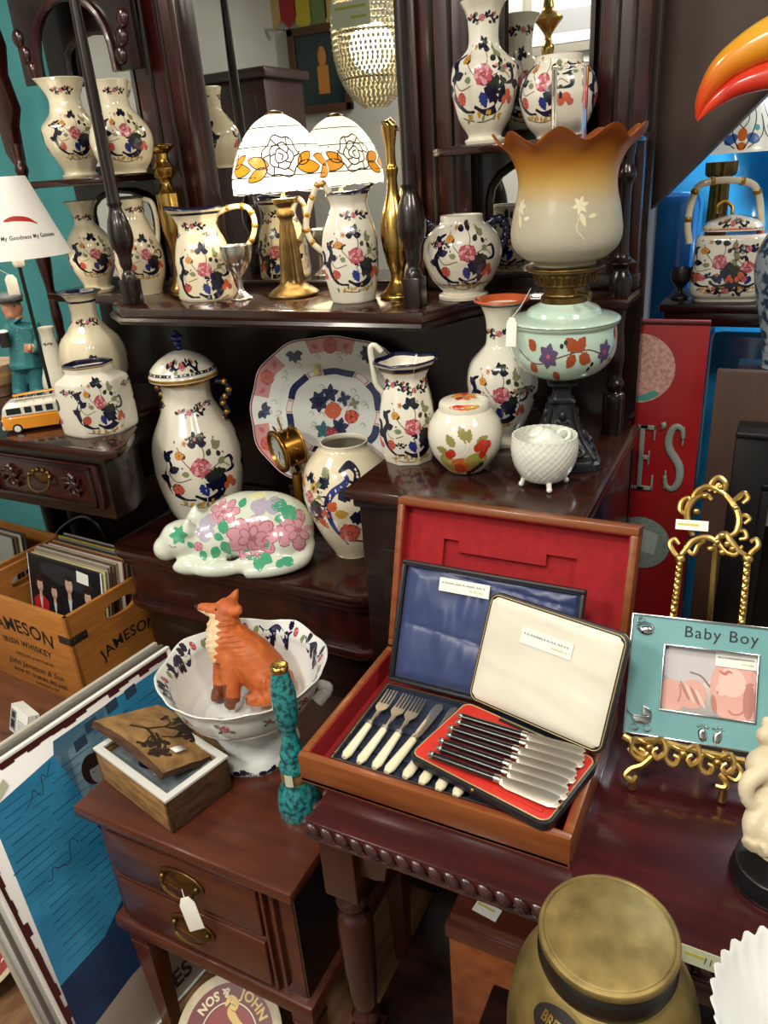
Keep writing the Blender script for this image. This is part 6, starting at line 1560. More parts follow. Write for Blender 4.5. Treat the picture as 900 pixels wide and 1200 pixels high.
make_crate(Vector((crF.x, crF.y, BZ+.0006)), 'orange pine crate full of record sleeves, printed JAMESON IRISH WHISKEY, on the low bench')
Cx = Matrix.Translation((crF.x, crF.y, BZ+.0006)) @ Matrix.Rotation(crot, 4, 'Z')
RS = .302
sl_cols = ['#1d1f22', '#c9c08a', '#b9a98f', '#9c8f7c', '#c7bdae', '#6a5444', '#b7a58d', '#d0c6b4', '#7c3f34', '#b08f5c', '#3b3a40', '#8b8f86', '#c8b23f', '#423532', '#a8a29a']
def sleeve(i, y, lean, x, col, M0, label, group, cover=None):
    o = thing('record_sleeve', label, 'record', M0 @ Vector((x, y, .0095)), crot, group)
    F = frame((0, 0, 0), (1, 0, 0), (0, math.sin(lean), math.cos(lean)))
    mb = MB(mat('sleeve_card_'+col[1:], col, .45, coat=.2)); ubox(mb, F, (0, 0, -.0042), (RS, RS, 0), .0006)
    if cover: cover(mb, F)
    mb.build('cover', o, fix=not cover); return o
def cover_front(mb, F):
    dk, sk_, rd, hr, wh = mat('cover_night', '#15171b', .4), mat('cover_skin', '#c9a596', .4), mat('cover_red_coat', '#b3202a', .4), mat('cover_hair', '#2a1c18', .4), mat('cover_shirt', '#c6ccd0', .4)
    o = [(0, dk, [(.004, .004), (RS-.004, .004), (RS-.004, RS-.004), (.004, RS-.004)]), (1, mat('cover_haze', '#2a2d33', .4), ell_pts((.16, .26), .11, .03, -.1, 18))]
    for x, top, s, coat, hair in ((.045, .225, 1.0, rd, True), (.105, .215, .95, mat('cover_suit', '#1b1c22', .4), False), (.170, .250, 1.2, MATS['cover_suit'] if 'cover_suit' in MATS else mat('cover_suit', '#1b1c22', .4), False), (.245, .228, 1.05, MATS['cover_suit'] if 'cover_suit' in MATS else dk, True)):
        o.append((2, coat, [(x-.036*s, .02), (x+.036*s, .02), (x+.032*s, top-.055*s), (x+.012*s, top-.040*s), (x-.012*s, top-.040*s), (x-.032*s, top-.055*s)]))
        o.append((3, wh, [(x-.007*s, top-.042*s), (x+.007*s, top-.042*s), (x+.001, top-.085*s), (x-.001, top-.085*s)]))
        if hair: o.append((3, hr, ell_pts((x, top-.004), .019*s, .030*s, 0, 14)))
        o.append((4, sk_, ell_pts((x, top-.010), .0125*s, .020*s, 0, 14))); o.append((4, sk_, [(x-.006*s, top-.045*s), (x+.006*s, top-.045*s), (x+.005*s, top-.02*s), (x-.005*s, top-.02*s)]))
        o.append((5, hr, ell_pts((x, top+.008*s), .0135*s, .007*s, 0, 10)))
        for e in (-1, 1): o.append((5, hr, ell_pts((x+e*.0048*s, top-.008), .0018, .0011, 0, 6)))
    o.append((3, M_paper, [(.205, .258), (.252, .255), (.253, .286), (.206, .290)]))
    apply(mb, o, lambda u, v: (F @ Vector((u, v, 0)), F.to_3x3() @ Vector((0, 0, 1))))
    mb.m(mat('cling_film', '#d8dcdf', .15)); ubox(mb, F, (-.0004, 0, -.004), (.0012, RS, .0006)); ubox(mb, F, (RS-.0012, 0, -.004), (RS+.0004, RS, .0006))
rg = random.Random(12)
y0 = .150
for i in range(15):
    col = sl_cols[i]; lab = 'front record sleeve with four dark suited figures and one red coat, in the printed crate' if i == 0 else 'record sleeve packed edge-on behind the front cover in the printed crate'
    sleeve(i, y0-.045+.0103*i, .175-.004*i, -CW+.035+rg.uniform(0, .022)+(.010 if i == 0 else .012), col, Cx, lab, 'records in the printed crate', cover_front if i == 0 else None)
Px = Vector((crF.x-.425, crF.y+.028, BZ+.0006))
make_crate(Px, 'second pine record crate, mostly cut off by the left edge of the photo', writing=False)
Cx2 = Matrix.Translation(Px) @ Matrix.Rotation(crot, 4, 'Z')
for i in range(4): sleeve(i, .16+.012*i, .12, -CW+.055+.004*i, ['#8f938c', '#5b4a40', '#b6aa93', '#3c3a3c'][i], Cx2, 'grey record sleeve in the crate at the left edge', 'records in the left edge crate')
# card box in a clear stand
pc_ = at(26, 862, z=BZ); pc_ = Vector((pc_.x, pc_.y, BZ+.0006))
cb = thing('card_stack', 'stack of white picture cards in a clear holder, in front of the printed crate', 'cards', pc_, -.25)
k_ = depth(pc_)/FPX
mb = MB(M_clear); mb.bx((-.052, -.035, 0), (.052, .03, .004), .001); mb.bx((-.052, -.037, 0), (.052, -.034, .02), .001); mb.bx((-.052, .028, 0), (.052, .031, .06), .001); mb.build('holder', cb)
Fc = frame((0, -.012, .005), (1, 0, 0), (0, .35, 1)); mb = MB(M_paper)
for i in range(6): ubox(mb, Fc, (-.044, 0, -.030+.005*i), (.044, .070, -.026+.005*i), .0008)
mb.m(mat('grey_print', '#8d8f92', .6)); ubox(mb, Fc, (-.040, .008, -.0008), (-.012, .060, -.0004)); mb.m(M_ink); ubox(mb, Fc, (-.036, .014, -.0003), (-.018, .034, .0001)); ubox(mb, Fc, (-.034, .040, -.0003), (-.018, .055, .0001)); mb.m(MATS['grey_print'])
for i in range(4): ubox(mb, Fc, (-.004, .04-.007*i, -.0008), (.034, .042-.007*i, -.0004))
mb.build('cards', cb)

# ================================================================ large framed picture leaning between bench and chest
dv = Vector((.113, .9936, 0)); wv_ = Vector((-.208, .024, .978)).normalized(); PO = CAM+(Vector((-.945, .62, 0))-CAM)*.977
s0, s1, t0, t1 = -.137, .318, -.033, .634
def pic(name, label, off, s0, s1, t0, t1, draw=None, rim=M_paper, th=.008):
    O = PO+dv*s0+wv_*t0-wv_.cross(dv)*0; nrm = dv.cross(wv_).normalized(); nrm = nrm if nrm.dot(CAM-PO) > 0 else -nrm
    O = O+nrm*off; O.z = max(O.z, .001)
    o = thing(name, label, 'picture', O)
    F = frame((0, 0, 0), dv, wv_); sg = 1 if (F.to_3x3() @ Vector((0, 0, 1))).dot(nrm) > 0 else -1
    W, H = s1-s0, t1-t0
    mb = MB(rim); 
    for a, b in (((0, 0), (W, .006)), ((0, H-.006), (W, H)), ((0, .006), (.006, H-.006)), ((W-.006, .006), (W, H-.006))): ubox(mb, F, (a[0], a[1], -th), (b[0], b[1], .002), .001)
    mb.build('frame', o)
    mb = MB(mat('picture_board', '#d3d0cd', .5)); ubox(mb, F, (.006, .006, -th), (W-.006, H-.006, 0)); mb.m(M_black); ubox(mb, F, (.006, .006, -th-.001), (W-.006, H-.006, -th))
    if draw: draw(mb, F, W, H)
    mb.build('picture', o, fix=False); return o
M_bb = mat('blue_brick_print', '#2a7ca8', .4, col2='#3a93c0', scale=5, stretch=(1, 2, 3)); M_bl = mat('dark_mortar_print', '#17496b', .5); M_wine = mat('wine_mount_edge', '#4a161c', .5)
M_dn = mat('deep_blue_print', '#16284a', .5, col2='#1d3a66', scale=8)
def draw_poster(mb, F, W, H):
    fm = lambda u, v: (F @ Vector((u, v, 0)), F.to_3x3() @ Vector((0, 0, 1)))
    o = []; rg = random.Random(8)
    rect = lambda a, b, c, d: [(a, b), (c, b), (c, d), (a, d)]
    # ragged wine coloured outer mount
    for k in range(24):
        y = .01+(H-.02)*k/24; o.append((0, M_wine, rect(.006, y, .012+rg.uniform(0, .010), y+(H-.02)/24)))
    for k in range(18):
        x = .01+(W-.02)*k/18; o.append((0, M_wine, rect(x, H-.012-rg.uniform(0, .010), x+(W-.02)/18, H-.006)))
    bX, bY = W-.022, H-.028
    o.append((1, M_bb, [(.016, .122), (.052, .122), (.135, .138), (bX, .150), (bX, bY), (.176, bY), (.168, bY-.022), (.040, bY-.040)]))
    o.append((1, mat('pale_blue_print', '#8fb3c6', .5), [(.168, bY-.022), (.176, bY), (.30, bY), (.215, bY-.14), (.19, bY-.15)]))
    o.append((2, M_dn, [(.016, .122), (.052, .122), (.135, .138), (bX, .150), (bX, .33), (.20, .30), (.12, .25), (.022, .24)]))
    for k in range(30):
        y = .14+(bY-.16)*k/30; x = .030+rg.uniform(0, .03)
        while x < bX-.03:
            l = min(rg.uniform(.03, .09), bX-x-.004)
            if not (y > bY-.045 and x < .18): o.append((3, M_bl, 'r', [((x, y+rg.uniform(-.001, .001)), (x, y+.0014)), ((x+l, y+.001), (x+l, y+.0022))]))
            x += l+rg.uniform(.006, .03)
    for q in ((.205, bY-.045), (.235, bY-.028), (.285, bY-.020), (.33, bY-.018), (.225, bY-.085)): o.append((4, mat('slate_window_print', '#2b4258', .5), [(q[0], q[1]), (q[0]+.026, q[1]+.002), (q[0]+.028, q[1]+.022), (q[0]+.002, q[1]+.020)]))
    hx, hy = .222, bY-.098
    o.append((5, MATS['cover_suit'], [(hx-.055, .16), (hx+.16, .16), (hx+.15, hy-.06), (hx+.035, hy-.030), (hx-.02, hy-.034), (hx-.035, hy-.08), (hx-.02, hy-.2)]))
    o.append((6, MATS['cover_hair'], ell_pts((hx, hy+.006), .023, .030, 0, 16))); o.append((7, mat('grey_face_print', '#8d8b8e', .5), ell_pts((hx+.006, hy-.004), .0155, .023, 0, 16))); o.append((8, MATS['cover_hair'], ell_pts((hx+.002, hy+.017), .020, .010, -.1, 12)))
    for e in (-.002, .012): o.append((9, M_ink, ell_pts((hx+e, hy+.000), .0022, .0013, 0, 6)))
    for cx, cy, sc in ((.092, bY-.075, .9), (.075, bY-.225, 1.0)):
        p = [(cx+.008*k*sc, cy+.004*k*sc+rg.uniform(-.016, .018)*sc) for k in range(10)]; o.append((5, M_ink, 'r', ribl(p, .0006, 5)))
    o.append((6, MATS['pale_green_card'], [(.058, bY-.035), (.082, bY-.020), (.079, bY-.004), (.055, bY-.020)]))
    apply(mb, o, fm, off=.0003, step=.00008)
    mb.m(M_ink); mb.text("ES", .050, F @ Matrix.Translation((.225, .045, .0006)), ext=.0002, bold=.001); mb.text('LO', .020, F @ Matrix.Translation((.305, .080, .0006)), ext=.0002, shear=.2)
pic('framed_poster', 'large framed blue brick wall poster with pen signatures, leaning left of the bedside chest', 0, s0, s1, t0, t1, draw_poster)
pic('framed_picture', 'thin dark rimmed frame stacked behind the blue brick wall poster', -.012, s0-.012, s1-.004, t0, t1+.004, None, mat('grey_frame_rim', '#5b5750', .5))
pic('framed_picture', 'pale rimmed frame, rearmost of the stack behind the blue brick wall poster', -.024, s0-.026, s1-.008, t0, t1+.008, None, mat('bone_frame_rim', '#bdb8a8', .5))

# ================================================================ round signs on the floor
def disc_sign(label, c, nrm, up, r, draw):
    o = thing('round_sign', label, 'sign', c); F = frame((0, 0, 0), Vector(up).cross(nrm), up)
    mb = MB(mat('sign_cream_edge', '#d8cbb0', .5, col2='#c4b48f', scale=40)); mb.lathe(prof([(0, -.006), (r, -.006, 's'), (r, 0, 's'), (r*.98, .002), (0, .002)]), 56, M=F)
    fm = lambda u, v: (F @ Vector((u, v, .002)), F.to_3x3() @ Vector((0, 0, 1)))
    draw(mb, F, fm, r); mb.build('panel', o, fix=False); return o
M_sred = mat('sign_dark_red', '#6e1416', .4); M_sred2 = mat('sign_red', '#8e1a1c', .4); M_sy = mat('sign_yellow', '#e3c36a', .4); M_scr = mat('sign_cream', '#ead9b4', .4)
def ring_text(mb, F, txt, size, rad, a0, z, bold=0, outward=True, spacing=1.1):
    def fn(c):
        if outward: a = a0-c.x/rad; r = rad+c.y
        else: a = a0+c.x/rad; r = rad-c.y
        return F @ Vector((r*math.cos(a), r*math.sin(a), z+c.z))
    mb.text(txt, size, fn=fn, ext=.0002, bold=bold, spacing=spacing)
def draw_js(mb, F, fm, r):
    apply(mb, [(0, M_sred, ell_pts((0, 0), r*.88, r*.88, 0, 48)), (1, M_scr, 'r', ribl([(r*.56*math.cos(a), r*.56*math.sin(a)) for a in [2*PI*k/48 for k in range(49)]], r*.012, 1)), (1, M_sred2, ell_pts((0, 0), r*.52, r*.52, 0, 40)), (3, M_sy, 'r', rib([(-.10*r, .50*r), (.0, .62*r), (.10*r, .52*r), (.02*r, .40*r), (.16*r, .22*r), (.30*r, .1*r), (.2*r, -.1*r)], .075*r))], fm)
    mb.m(M_scr)
    # the sign lies upside down: its words run round the lower rim
    ring_text(mb, F, '& SON', r*.22, r*.72, PI*.5+.52, .0026, .0008, False); mb.m(M_sy)
    ring_text(mb, F, 'JOHN', r*.22, r*.72, PI*.5-.62, .0026, .0008, True) if False else ring_text(mb, F, 'JOHN', r*.24, r*.72, PI*.5-.75, .0026, .0008, True)
pd = at(268, 1216, z=.11); pdn = (CAM-pd).normalized()
nn_ = Vector((.10, -.55, .83)).normalized(); upd = (Vector((-.35, .9, .0))-nn_*Vector((-.35, .9, .0)).dot(nn_)).normalized()
disc_sign('round dark red sign with cream letters JOHN and SON on the floor before the chest', pd, nn_, upd, 63*depth(pd)/FPX, draw_js)
sup = thing('sign_block', 'low wooden block propping up the round dark red sign', 'block', (pd.x, pd.y+.012, 0)); mb = MB(M_dark); mb.bx((-.035, -.02, 0), (.035, .02, .062), .003); mb.build('block', sup)
def draw_un(mb, F, fm, r):
    apply(mb, [(0, M_sred2, ell_pts((0, 0), r*.96, r*.96, 0, 48)), (1, M_scr, 'r', ribl([(r*.80*math.cos(a), r*.80*math.sin(a)) for a in [2*PI*k/48 for k in range(49)]], r*.012, 1)), (1, mat('sign_gold', '#d9a72c', .4), ell_pts((0, .1*r), r*.74, r*.62, 0, 40)), (2, M_sred2, [(-.7*r, -.30*r), (.7*r, -.30*r), (.62*r, -.62*r), (-.62*r, -.62*r)]), (2, M_ink, 'r', ribl([(.30*r, .2*r), (.42*r, .05*r), (.55*r, .0), (.62*r, .1*r)], r*.03))], fm)
    mb.m(M_scr); mb.text('JUN', r*.30, F @ Matrix.Translation((.33*r, -.46*r, .0026)), ext=.0002, bold=.001)
pu = at(-38, 1098, z=.14); nu_ = Vector((.45, -.55, .70)).normalized(); upu = (Vector((-.25, .6, 1))-nu_*Vector((-.25, .6, 1)).dot(nu_)).normalized()
disc_sign('round red and yellow sign cut off at the left edge, beside the leaning frames', pu, nu_, upu, 62*depth(pu)/FPX, draw_un)
sup = thing('sign_block', 'dark block propping up the red and yellow round sign', 'block', (pu.x-.03, pu.y+.03, 0)); mb = MB(M_dark); mb.bx((-.05, -.03, 0), (.05, .03, .07), .003); mb.build('block', sup)

# ================================================================ left pedestal: lamp, figurine, toy van
P = base_pt(66, 484, DK, 1.32); D = depth(P)
lp = thing('table_lamp', 'table lamp with white cone shade lettered My Goodness My Guinness, far left', 'lamp', P)
mb = MB(M_black); mb.lathe(prof([(0, 0), (.036, 0, 's'), (.036, .006), (.02, .014), (.006, .03), (.0045, .1), (.0045, vh(P, 306))])+[(0, vh(P, 306))], 20); mb.build('stem', lp)
mb = MB(mat('white_lamp_fitting', '#d9d6cc', .4)); mb.lathe(prof([(0, vh(P, 312)), (.012, vh(P, 312)), (.014, vh(P, 300)), (.010, vh(P, 290)), (0, vh(P, 290))]), 16); mb.build('bulb_holder', lp)
M_shw = mat('white_lampshade_card', '#eeece6', .6, emit='#fff6e6', estr=.22)
zb2, zt3 = vh(P, 301), vh(P, 208); rb2, rt2 = 61*depth(P+Vector((0, 0, zb2)))/FPX, 31*depth(P+Vector((0, 0, zt3)))/FPX
mb = MB(M_shw); mb.lathe([(rb2, zb2), (rb2, zb2+.002), (rt2, zt3), (rt2-.002, zt3), (rb2-.002, zb2)], 56); bmesh.ops.recalc_face_normals(mb.bm, faces=mb.bm.faces[:]); bv = BVHTree.FromBMesh(mb.bm)
wl = wrap(bv, face_az(P)+.38, vh(P, 277), .125)
def wl_text(c): 
    r_ = wl(c.x, c.y+.018*((c.x/.06)**2)*.0); return r_[0]+r_[1]*(.0006+c.z)
mb.m(M_ink); mb.text('My Goodness My Guinness', .0122, fn=wl_text, ext=.0002, bold=.0002, spacing=1.12)
apply(mb, [(0, mat('shade_red_print', '#c02a22', .5), 'r', rib([(-.06, .036), (-.03, .040), (.01, .036), (.034, .026)], .0055)), (1, M_ink, leaf_pts((.040, .028), .036, .006, .75)), (1, M_ink, leaf_pts((.040, .024), .040, .006, -.15))][:1], wl)
mb.build('shade', lp, fix=False)
lb = bpy.data.lights.new('table_lamp_bulb', 'POINT'); lb.energy = .9; lb.color = (1, .88, .70); lb.shadow_soft_size = .02
o = bpy.data.objects.new('table_lamp_bulb', lb); COL.objects.link(o); o.location = P+Vector((0, 0, (zb2+zt3)/2))
ptag('white price tag hanging under the white cone lampshade at far left', P+Vector((-.045, -.055, zb2+.004)), atd(11, 322, D-.05), .030, .050)
# uniformed figurine
P = base_pt(37, 466, DK, 1.43); D = depth(P)
fg = thing('uniformed_figurine', 'smiling figurine in teal uniform and grey cap holding a dark mug, left pedestal', 'figurine', P)
M_unif = mat('teal_uniform_paint', '#2f7076', .45, col2='#3a8086', scale=25); M_fsk = mat('figurine_skin', '#c98f70', .45); M_boot = mat('figurine_boot', '#23201e', .4); M_capg = mat('grey_cap_paint', '#7d8486', .45)
q = lambda x, y, d=0: atd(x, y, depth(Vector((P.x, P.y, lift(P, y))))+d)-P; u_ = D/FPX
mb = MB(M_unif)
def tq(pts, r, n=4, fl=1):
    P_ = cr([q(*p) for p in pts], n); N = len(P_); R2 = []
    for i in range(N):
        t = i/(N-1)*(len(r)-1); a = int(min(t, len(r)-2)); rr_ = (r[a]+(r[a+1]-r[a])*(t-a))*u_; R2.append(rr_)
    mb.tube(P_, R2, 12)
tq([(28, 380), (29, 400), (31, 420), (32, 428)], [15, 17, 18, 19]); tq([(30, 424), (32, 430)], [19, 18])
tq([(24, 424), (24, 440), (24, 460)], [10, 9.5, 9]); tq([(40, 424), (43, 442), (46, 460)], [10, 9.5, 9.5])
tq([(38, 380, .0), (47, 396, .0), (46, 408, -.02), (38, 408, -.04)], [8, 7, 6, 5]); tq([(17, 380), (8, 392, -.01), (4, 404, -.03)], [8, 7, 6])
tq([(36, 408, -.042), (32, 407, -.046)], [5, 3.5]); tq([(4, 402, -.03), (3, 396, -.04)], [5.5, 5])
tq([(18, 366), (15, 372), (20, 378)], [6, 8, 10]); mb.ell(q(14, 361), (11*u_, 11*u_, 13*u_), 16, 12); mb.ell(q(10, 362, -.018), (3.2*u_, 3.5*u_, 3*u_), 8, 6); mb.ell(q(13, 369, -.012), (7*u_, 6*u_, 5*u_), 10, 8)
mb.ell(q(24, 361, .004), (2.5*u_, 3*u_, 4*u_), 8, 6)
tq([(24, 460), (20, 465, -.03)], [8, 6]); tq([(46, 460), (44, 465, -.03)], [8, 6])
mb = blend(mb, .0026, 3); mb.m(M_unif).m(M_fsk).m(M_boot)
for v in mb.bm.verts: v.co.z = max(v.co.z, 0)
for f in mb.bm.faces:
    x, y = proj(f.calc_center_median()+P); f.material_index = 0
    if y < 373.5 and x < 30: f.material_index = 1
    if 403 < y < 413 and 28 < x < 39.5 and f.calc_center_median().dot((CAM-P).normalized()) > .02: f.material_index = 1
    if x < 9 and 390 < y < 405: f.material_index = 1
    if y > 461: f.material_index = 2
mb.build('body', fg)
mb = MB(M_capg); F = frame(q(13, 352), cr_, Vector((0, .3, 1))); mb.lathe(prof([(0, 0), (12*u_, 0, 's'), (12.5*u_, .006), (14*u_, .016), (10*u_, .026), (0, .028)]), 24, M=Matrix.Translation(q(13, 354))); mb.m(M_boot); mb.lathe(prof([(12.6*u_, 0), (12.8*u_, .006)]), 24, M=Matrix.Translation(q(13, 354))); mb.ell(q(10, 354, -.026), (10*u_, 6*u_, 1.6*u_), 14, 6); mb.build('cap', fg)
mb = MB(M_boot); c = q(5, 397, -.05); mb.lathe(prof([(0, -.022), (.014, -.022, 's'), (.015, .016, 's'), (.015, .016)])+[(0, .016)], 18, M=Matrix.Translation(c)); mb.m(M_paper); mb.ell(c+Vector((0, 0, .018)), (.0148, .0148, .006), 14, 6); mb.build('mug', fg)
mb = MB(M_ink)
for x, y in ((9, 359), (17, 359)): mb.ell(q(x, y, -.021), .0022, 8, 5)
mb.tube([q(9, 367, -.021), q(13, 369, -.025), q(17, 367, -.022)], .0010, 5); mb.build('face_paint', fg) if False else mb.bm.free()
for x, y in ((9, 359), (16.5, 359)): mb = MB(M_ink); mb.ell(q(x, y, -.0225), .0022, 8, 5); mb.build('eye', fg)
for y in (388, 398, 410): mb = MB(M_gold); mb.ell(q(21, y, -17.5*u_), .0026, 8, 5); mb.build('button', fg)
mb = MB(mat('scarlet_ornament', '#c0301f', .4)); pr = at(30, 372, y=1.52)
# toy camper van
pA, pB = at(22, 508, z=DK), at(77, 500, z=DK); vx = (pB-pA); vx.z = 0; Lw = vx.length; vx.normalize()
Vv = thing('toy_van', 'orange and white toy camper van with roof rack, at the edge of the left pedestal', 'toy', Vector(((pA.x+pB.x)/2, (pA.y+pB.y)/2, DK+.0006)))
vy = Vector((-vx.y, vx.x, 0)); FV = frame((0, 0, 0), vx, vy); us = Lw/1.06/.1; S_ = lambda x, y, z: FV @ Vector((x*us, (y+.034)*us, z*us))
M_vo = mat('van_orange', '#d98a1c', .25, coat=.6); M_vw = mat('van_white', '#ddd8c8', .25, coat=.6); M_vg = mat('van_window', '#14201e', .1)
def loft(mb, secs):
    R_ = [[mb.v(S_(*p)) for p in s] for s in secs]; n = len(R_[0])
    for a, b in zip(R_, R_[1:]):
        for k in range(n): mb.f([a[k], a[(k+1) % n], b[(k+1) % n], b[k]])
    mb.f(R_[0][::-1]); mb.f(R_[-1])
def vsec(x, w, z0, z1, r=.006): return [(x, -w, z0), (x, -w*1.0, z1-r), (x, -w+r, z1), (x, w-r, z1), (x, w, z1-r), (x, w, z0)]
mb = MB(M_vo); loft(mb, [vsec(-.083, .026, .014, .040), vsec(-.078, .031, .010, .042), vsec(-.06, .034, .009, .042), vsec(.07, .034, .009, .042), vsec(.078, .031, .011, .042), vsec(.081, .028, .014, .041)]); mb.build('lower_body', Vv)
mb = MB(M_vw); loft(mb, [vsec(-.080, .027, .041, .052), vsec(-.074, .030, .0415, .062), vsec(-.060, .032, .0415, .071, .009), vsec(.066, .032, .0415, .071, .009), vsec(.076, .029, .0415, .064, .009), vsec(.079, .026, .0415, .056)]); mb.build('upper_body', Vv)
for k, (a, b) in enumerate(((-.068, -.036), (-.028, -.012), (-.004, .012), (.020, .036), (.044, .060))):
    mb = MB(M_vg)
    for sgn in (-1, 1): pass
    c0_, c1_ = S_(a, -.0315, .046), S_(b, -.0335, .060); mb.T = None
    P4 = [S_(a, -.0332, .046), S_(b, -.0332, .046), S_(b, -.0326, .060), S_(a, -.0326, .060)]; P5 = [p+vy*.003 for p in P4]
    V1, V2 = [mb.v(p) for p in P4], [mb.v(p) for p in P5]; mb.f(V1); mb.f(V2[::-1])
    for i in range(4): mb.f([V1[i], V2[i], V2[(i+1) % 4], V1[(i+1) % 4]])
    mb.build('window', Vv)
mb = MB(M_vg); mb.tube([S_(-.0795, -.018, .050), S_(-.0795, .018, .050)], .006, 8); mb.build('windscreen', Vv)
for x in (-.052, .052):
    for y in (-.031, .031):
        mb = MB(M_black); mb.tube([S_(x, y-.005, .0115), S_(x, y+.005, .0115)], .0112*us, 20); mb.m(M_vw); s_ = -1 if y < 0 else 1; mb.tube([S_(x, y+s_*.0045, .0115), S_(x, y+s_*.0062, .0115)], .0075*us, 16); mb.build('wheel', Vv)
for x in (-.086, .083): mb = MB(M_vw); mb.tube(cr([S_(x*.96, -.03, .013), S_(x, -.015, .013), S_(x, .015, .013), S_(x*.96, .03, .013)], 4), .003*us, 8); mb.build('bumper', Vv)
for y in (-.019, .019): mb = MB(M_silver); mb.ell(S_(-.083, y, .029), .005*us, 10, 8); mb.build('headlight', Vv)
mb = MB(M_vw)
for y in (-.026, .026): mb.tube([S_(-.045, y, .079), S_(.060, y, .079)], .0013*us, 6)
for k in range(6): mb.tube([S_(-.045+.021*k, -.026, .079), S_(-.045+.021*k, .026, .079)], .0011*us, 6); [mb.tube([S_(-.045+.021*k, y, .070), S_(-.045+.021*k, y, .079)], .0010*us, 6) for y in (-.026, .026)]
mb.build('roof_rack', Vv)
mb = MB(M_vo); mb.tube(cr([S_(-.05, .0, .0825), S_(.0, .004, .084), (S_(.06, .006, .085)), S_(.085, .008, .088)], 4), [(.010*us, .0025*us)]*13, 10, up=(0, 0, 1) if False else vy); mb.build('surfboard', Vv)

# ================================================================ things beyond the cabinet on the right
M_sgn = mat('red_enamel_sign', '#8f1216', .35, col2='#9e171b', scale=6, coat=.3)
ys = 1.668
a, b = at(757, 378, y=ys), at(833, 376, y=ys)
sg = thing('enamel_sign', "tall red enamel sign with grey letters KE'S, standing behind the display cabinet", 'sign', ((a.x+b.x)/2-.1, ys, 0))
SO = Vector(sg.location); xr, zt_s = b.x-SO.x, b.z
mb = MB(M_sgn); mb.bx((-.35, 0, .002), (xr, .012, zt_s), .002); mb.m(mat('sign_rust', '#4a1510', .6)); mb.bx((-.35, -.0004, zt_s-.010), (xr, .0, zt_s-.001))
for px_, py_, rpx, cols in ((748, 432, 41, ('#d9b0a6', '#b98278')), (750, 636, 33, ('#7c8f8c', '#98a5a0'))):
    c = at(px_, py_, y=ys-.001)-SO; r = rpx*depth(c+SO)/FPX
    mm = mat('sign_picture_'+cols[0][1:], cols[0], .5, col2=cols[1], scale=120, detail=2)
    fm = lambda u, v, c=c: (Vector((c.x+u, -.0002, c.z+v)), Vector((0, -1, 0)))
    apply(mb, [(0, mm, ell_pts((0, 0), r, r, 0, 40)), (1, mat('sign_picture_green', '#4f9a8c', .5), [(-r*.3, -r*.95), (r*.3, -r*.94), (r*.62, -r*.74), (r*.5, -r*.6), (r*.1, -r*.78), (-r*.3, -r*.82)]) if py_ < 500 else (1, mat('sign_plate_white', '#b7c4c0', .5), [(-r*.2, -r*.3), (r*.5, -r*.4), (r*.6, r*.4), (.0, r*.6)])], fm)
def serif(mb, strokes, M):
    for x0, z0, x1, z1 in strokes: mb.bx((M.x+x0, -.004, M.z+z0), (M.x+x1, .0, M.z+z1), .0006)
M_let = mat('grey_sign_letters', '#8f9690', .4); mb.m(M_let)
E0 = at(743, 572, y=ys)-SO; E1 = at(772, 499, y=ys)-SO; w_, h_ = E1.x-E0.x, E1.z-E0.z
serif(mb, [(.12*w_, 0, .36*w_, h_), (0, 0, .5*w_, .05*h_), (0, .95*h_, .5*w_, h_), (.3*w_, 0, .92*w_, .06*h_), (.84*w_, 0, .94*w_, .24*h_), (.3*w_, .94*h_, .88*w_, h_), (.80*w_, .78*h_, .88*w_, h_), (.3*w_, .48*h_, .66*w_, .54*h_), (.60*w_, .40*h_, .67*w_, .62*h_)], E0)
S0 = at(775, 573, y=ys)-SO; w2 = w_*.98; h2 = h_
pS = [(.86, .80), (.80, .92), (.55, .98), (.28, .92), (.16, .76), (.26, .62), (.55, .50), (.80, .38), (.86, .22), (.72, .07), (.45, .02), (.2, .08), (.12, .22)]
mb.tube([(S0.x+x*w2, -.002, S0.z+z*h2) for x, z in cr(pS, 5)], [(.003, .004+.0052*math.sin(PI*min(1, max(0, (i/60))))) for i in range(61)], 8, up=(0, 1, 0))
serif(mb, [(.82*w2, .70*h2, .90*w2, .98*h2), (.10*w2, .02*h2, .18*w2, .30*h2)], S0)
A0 = at(777, 502, y=ys)-SO; mb.tube([(A0.x, -.002, A0.z+.014), (A0.x+.002, -.002, A0.z+.006), (A0.x-.003, -.002, A0.z-.004)], [.006, .0055, .002], 8)
K0 = E0-Vector((w_*1.12, 0, 0)); serif(mb, [(.12*w_, 0, .36*w_, h_), (0, 0, .5*w_, .05*h_), (0, .95*h_, .5*w_, h_), (.62*w_, 0, 1.06*w_, .05*h_), (.6*w_, .95*h_, 1.0*w_, h_)], K0)
for p, q2 in (((.34, .42), (.84, .96)), ((.48, .56), (.90, .03))): mb.tube([(K0.x+p[0]*w_, -.002, K0.z+p[1]*h_), (K0.x+q2[0]*w_, -.002, K0.z+q2[1]*h_)], [(.003, .006)]*2, 8, up=(0, 1, 0))
mb.build('panel', sg, fix=False)
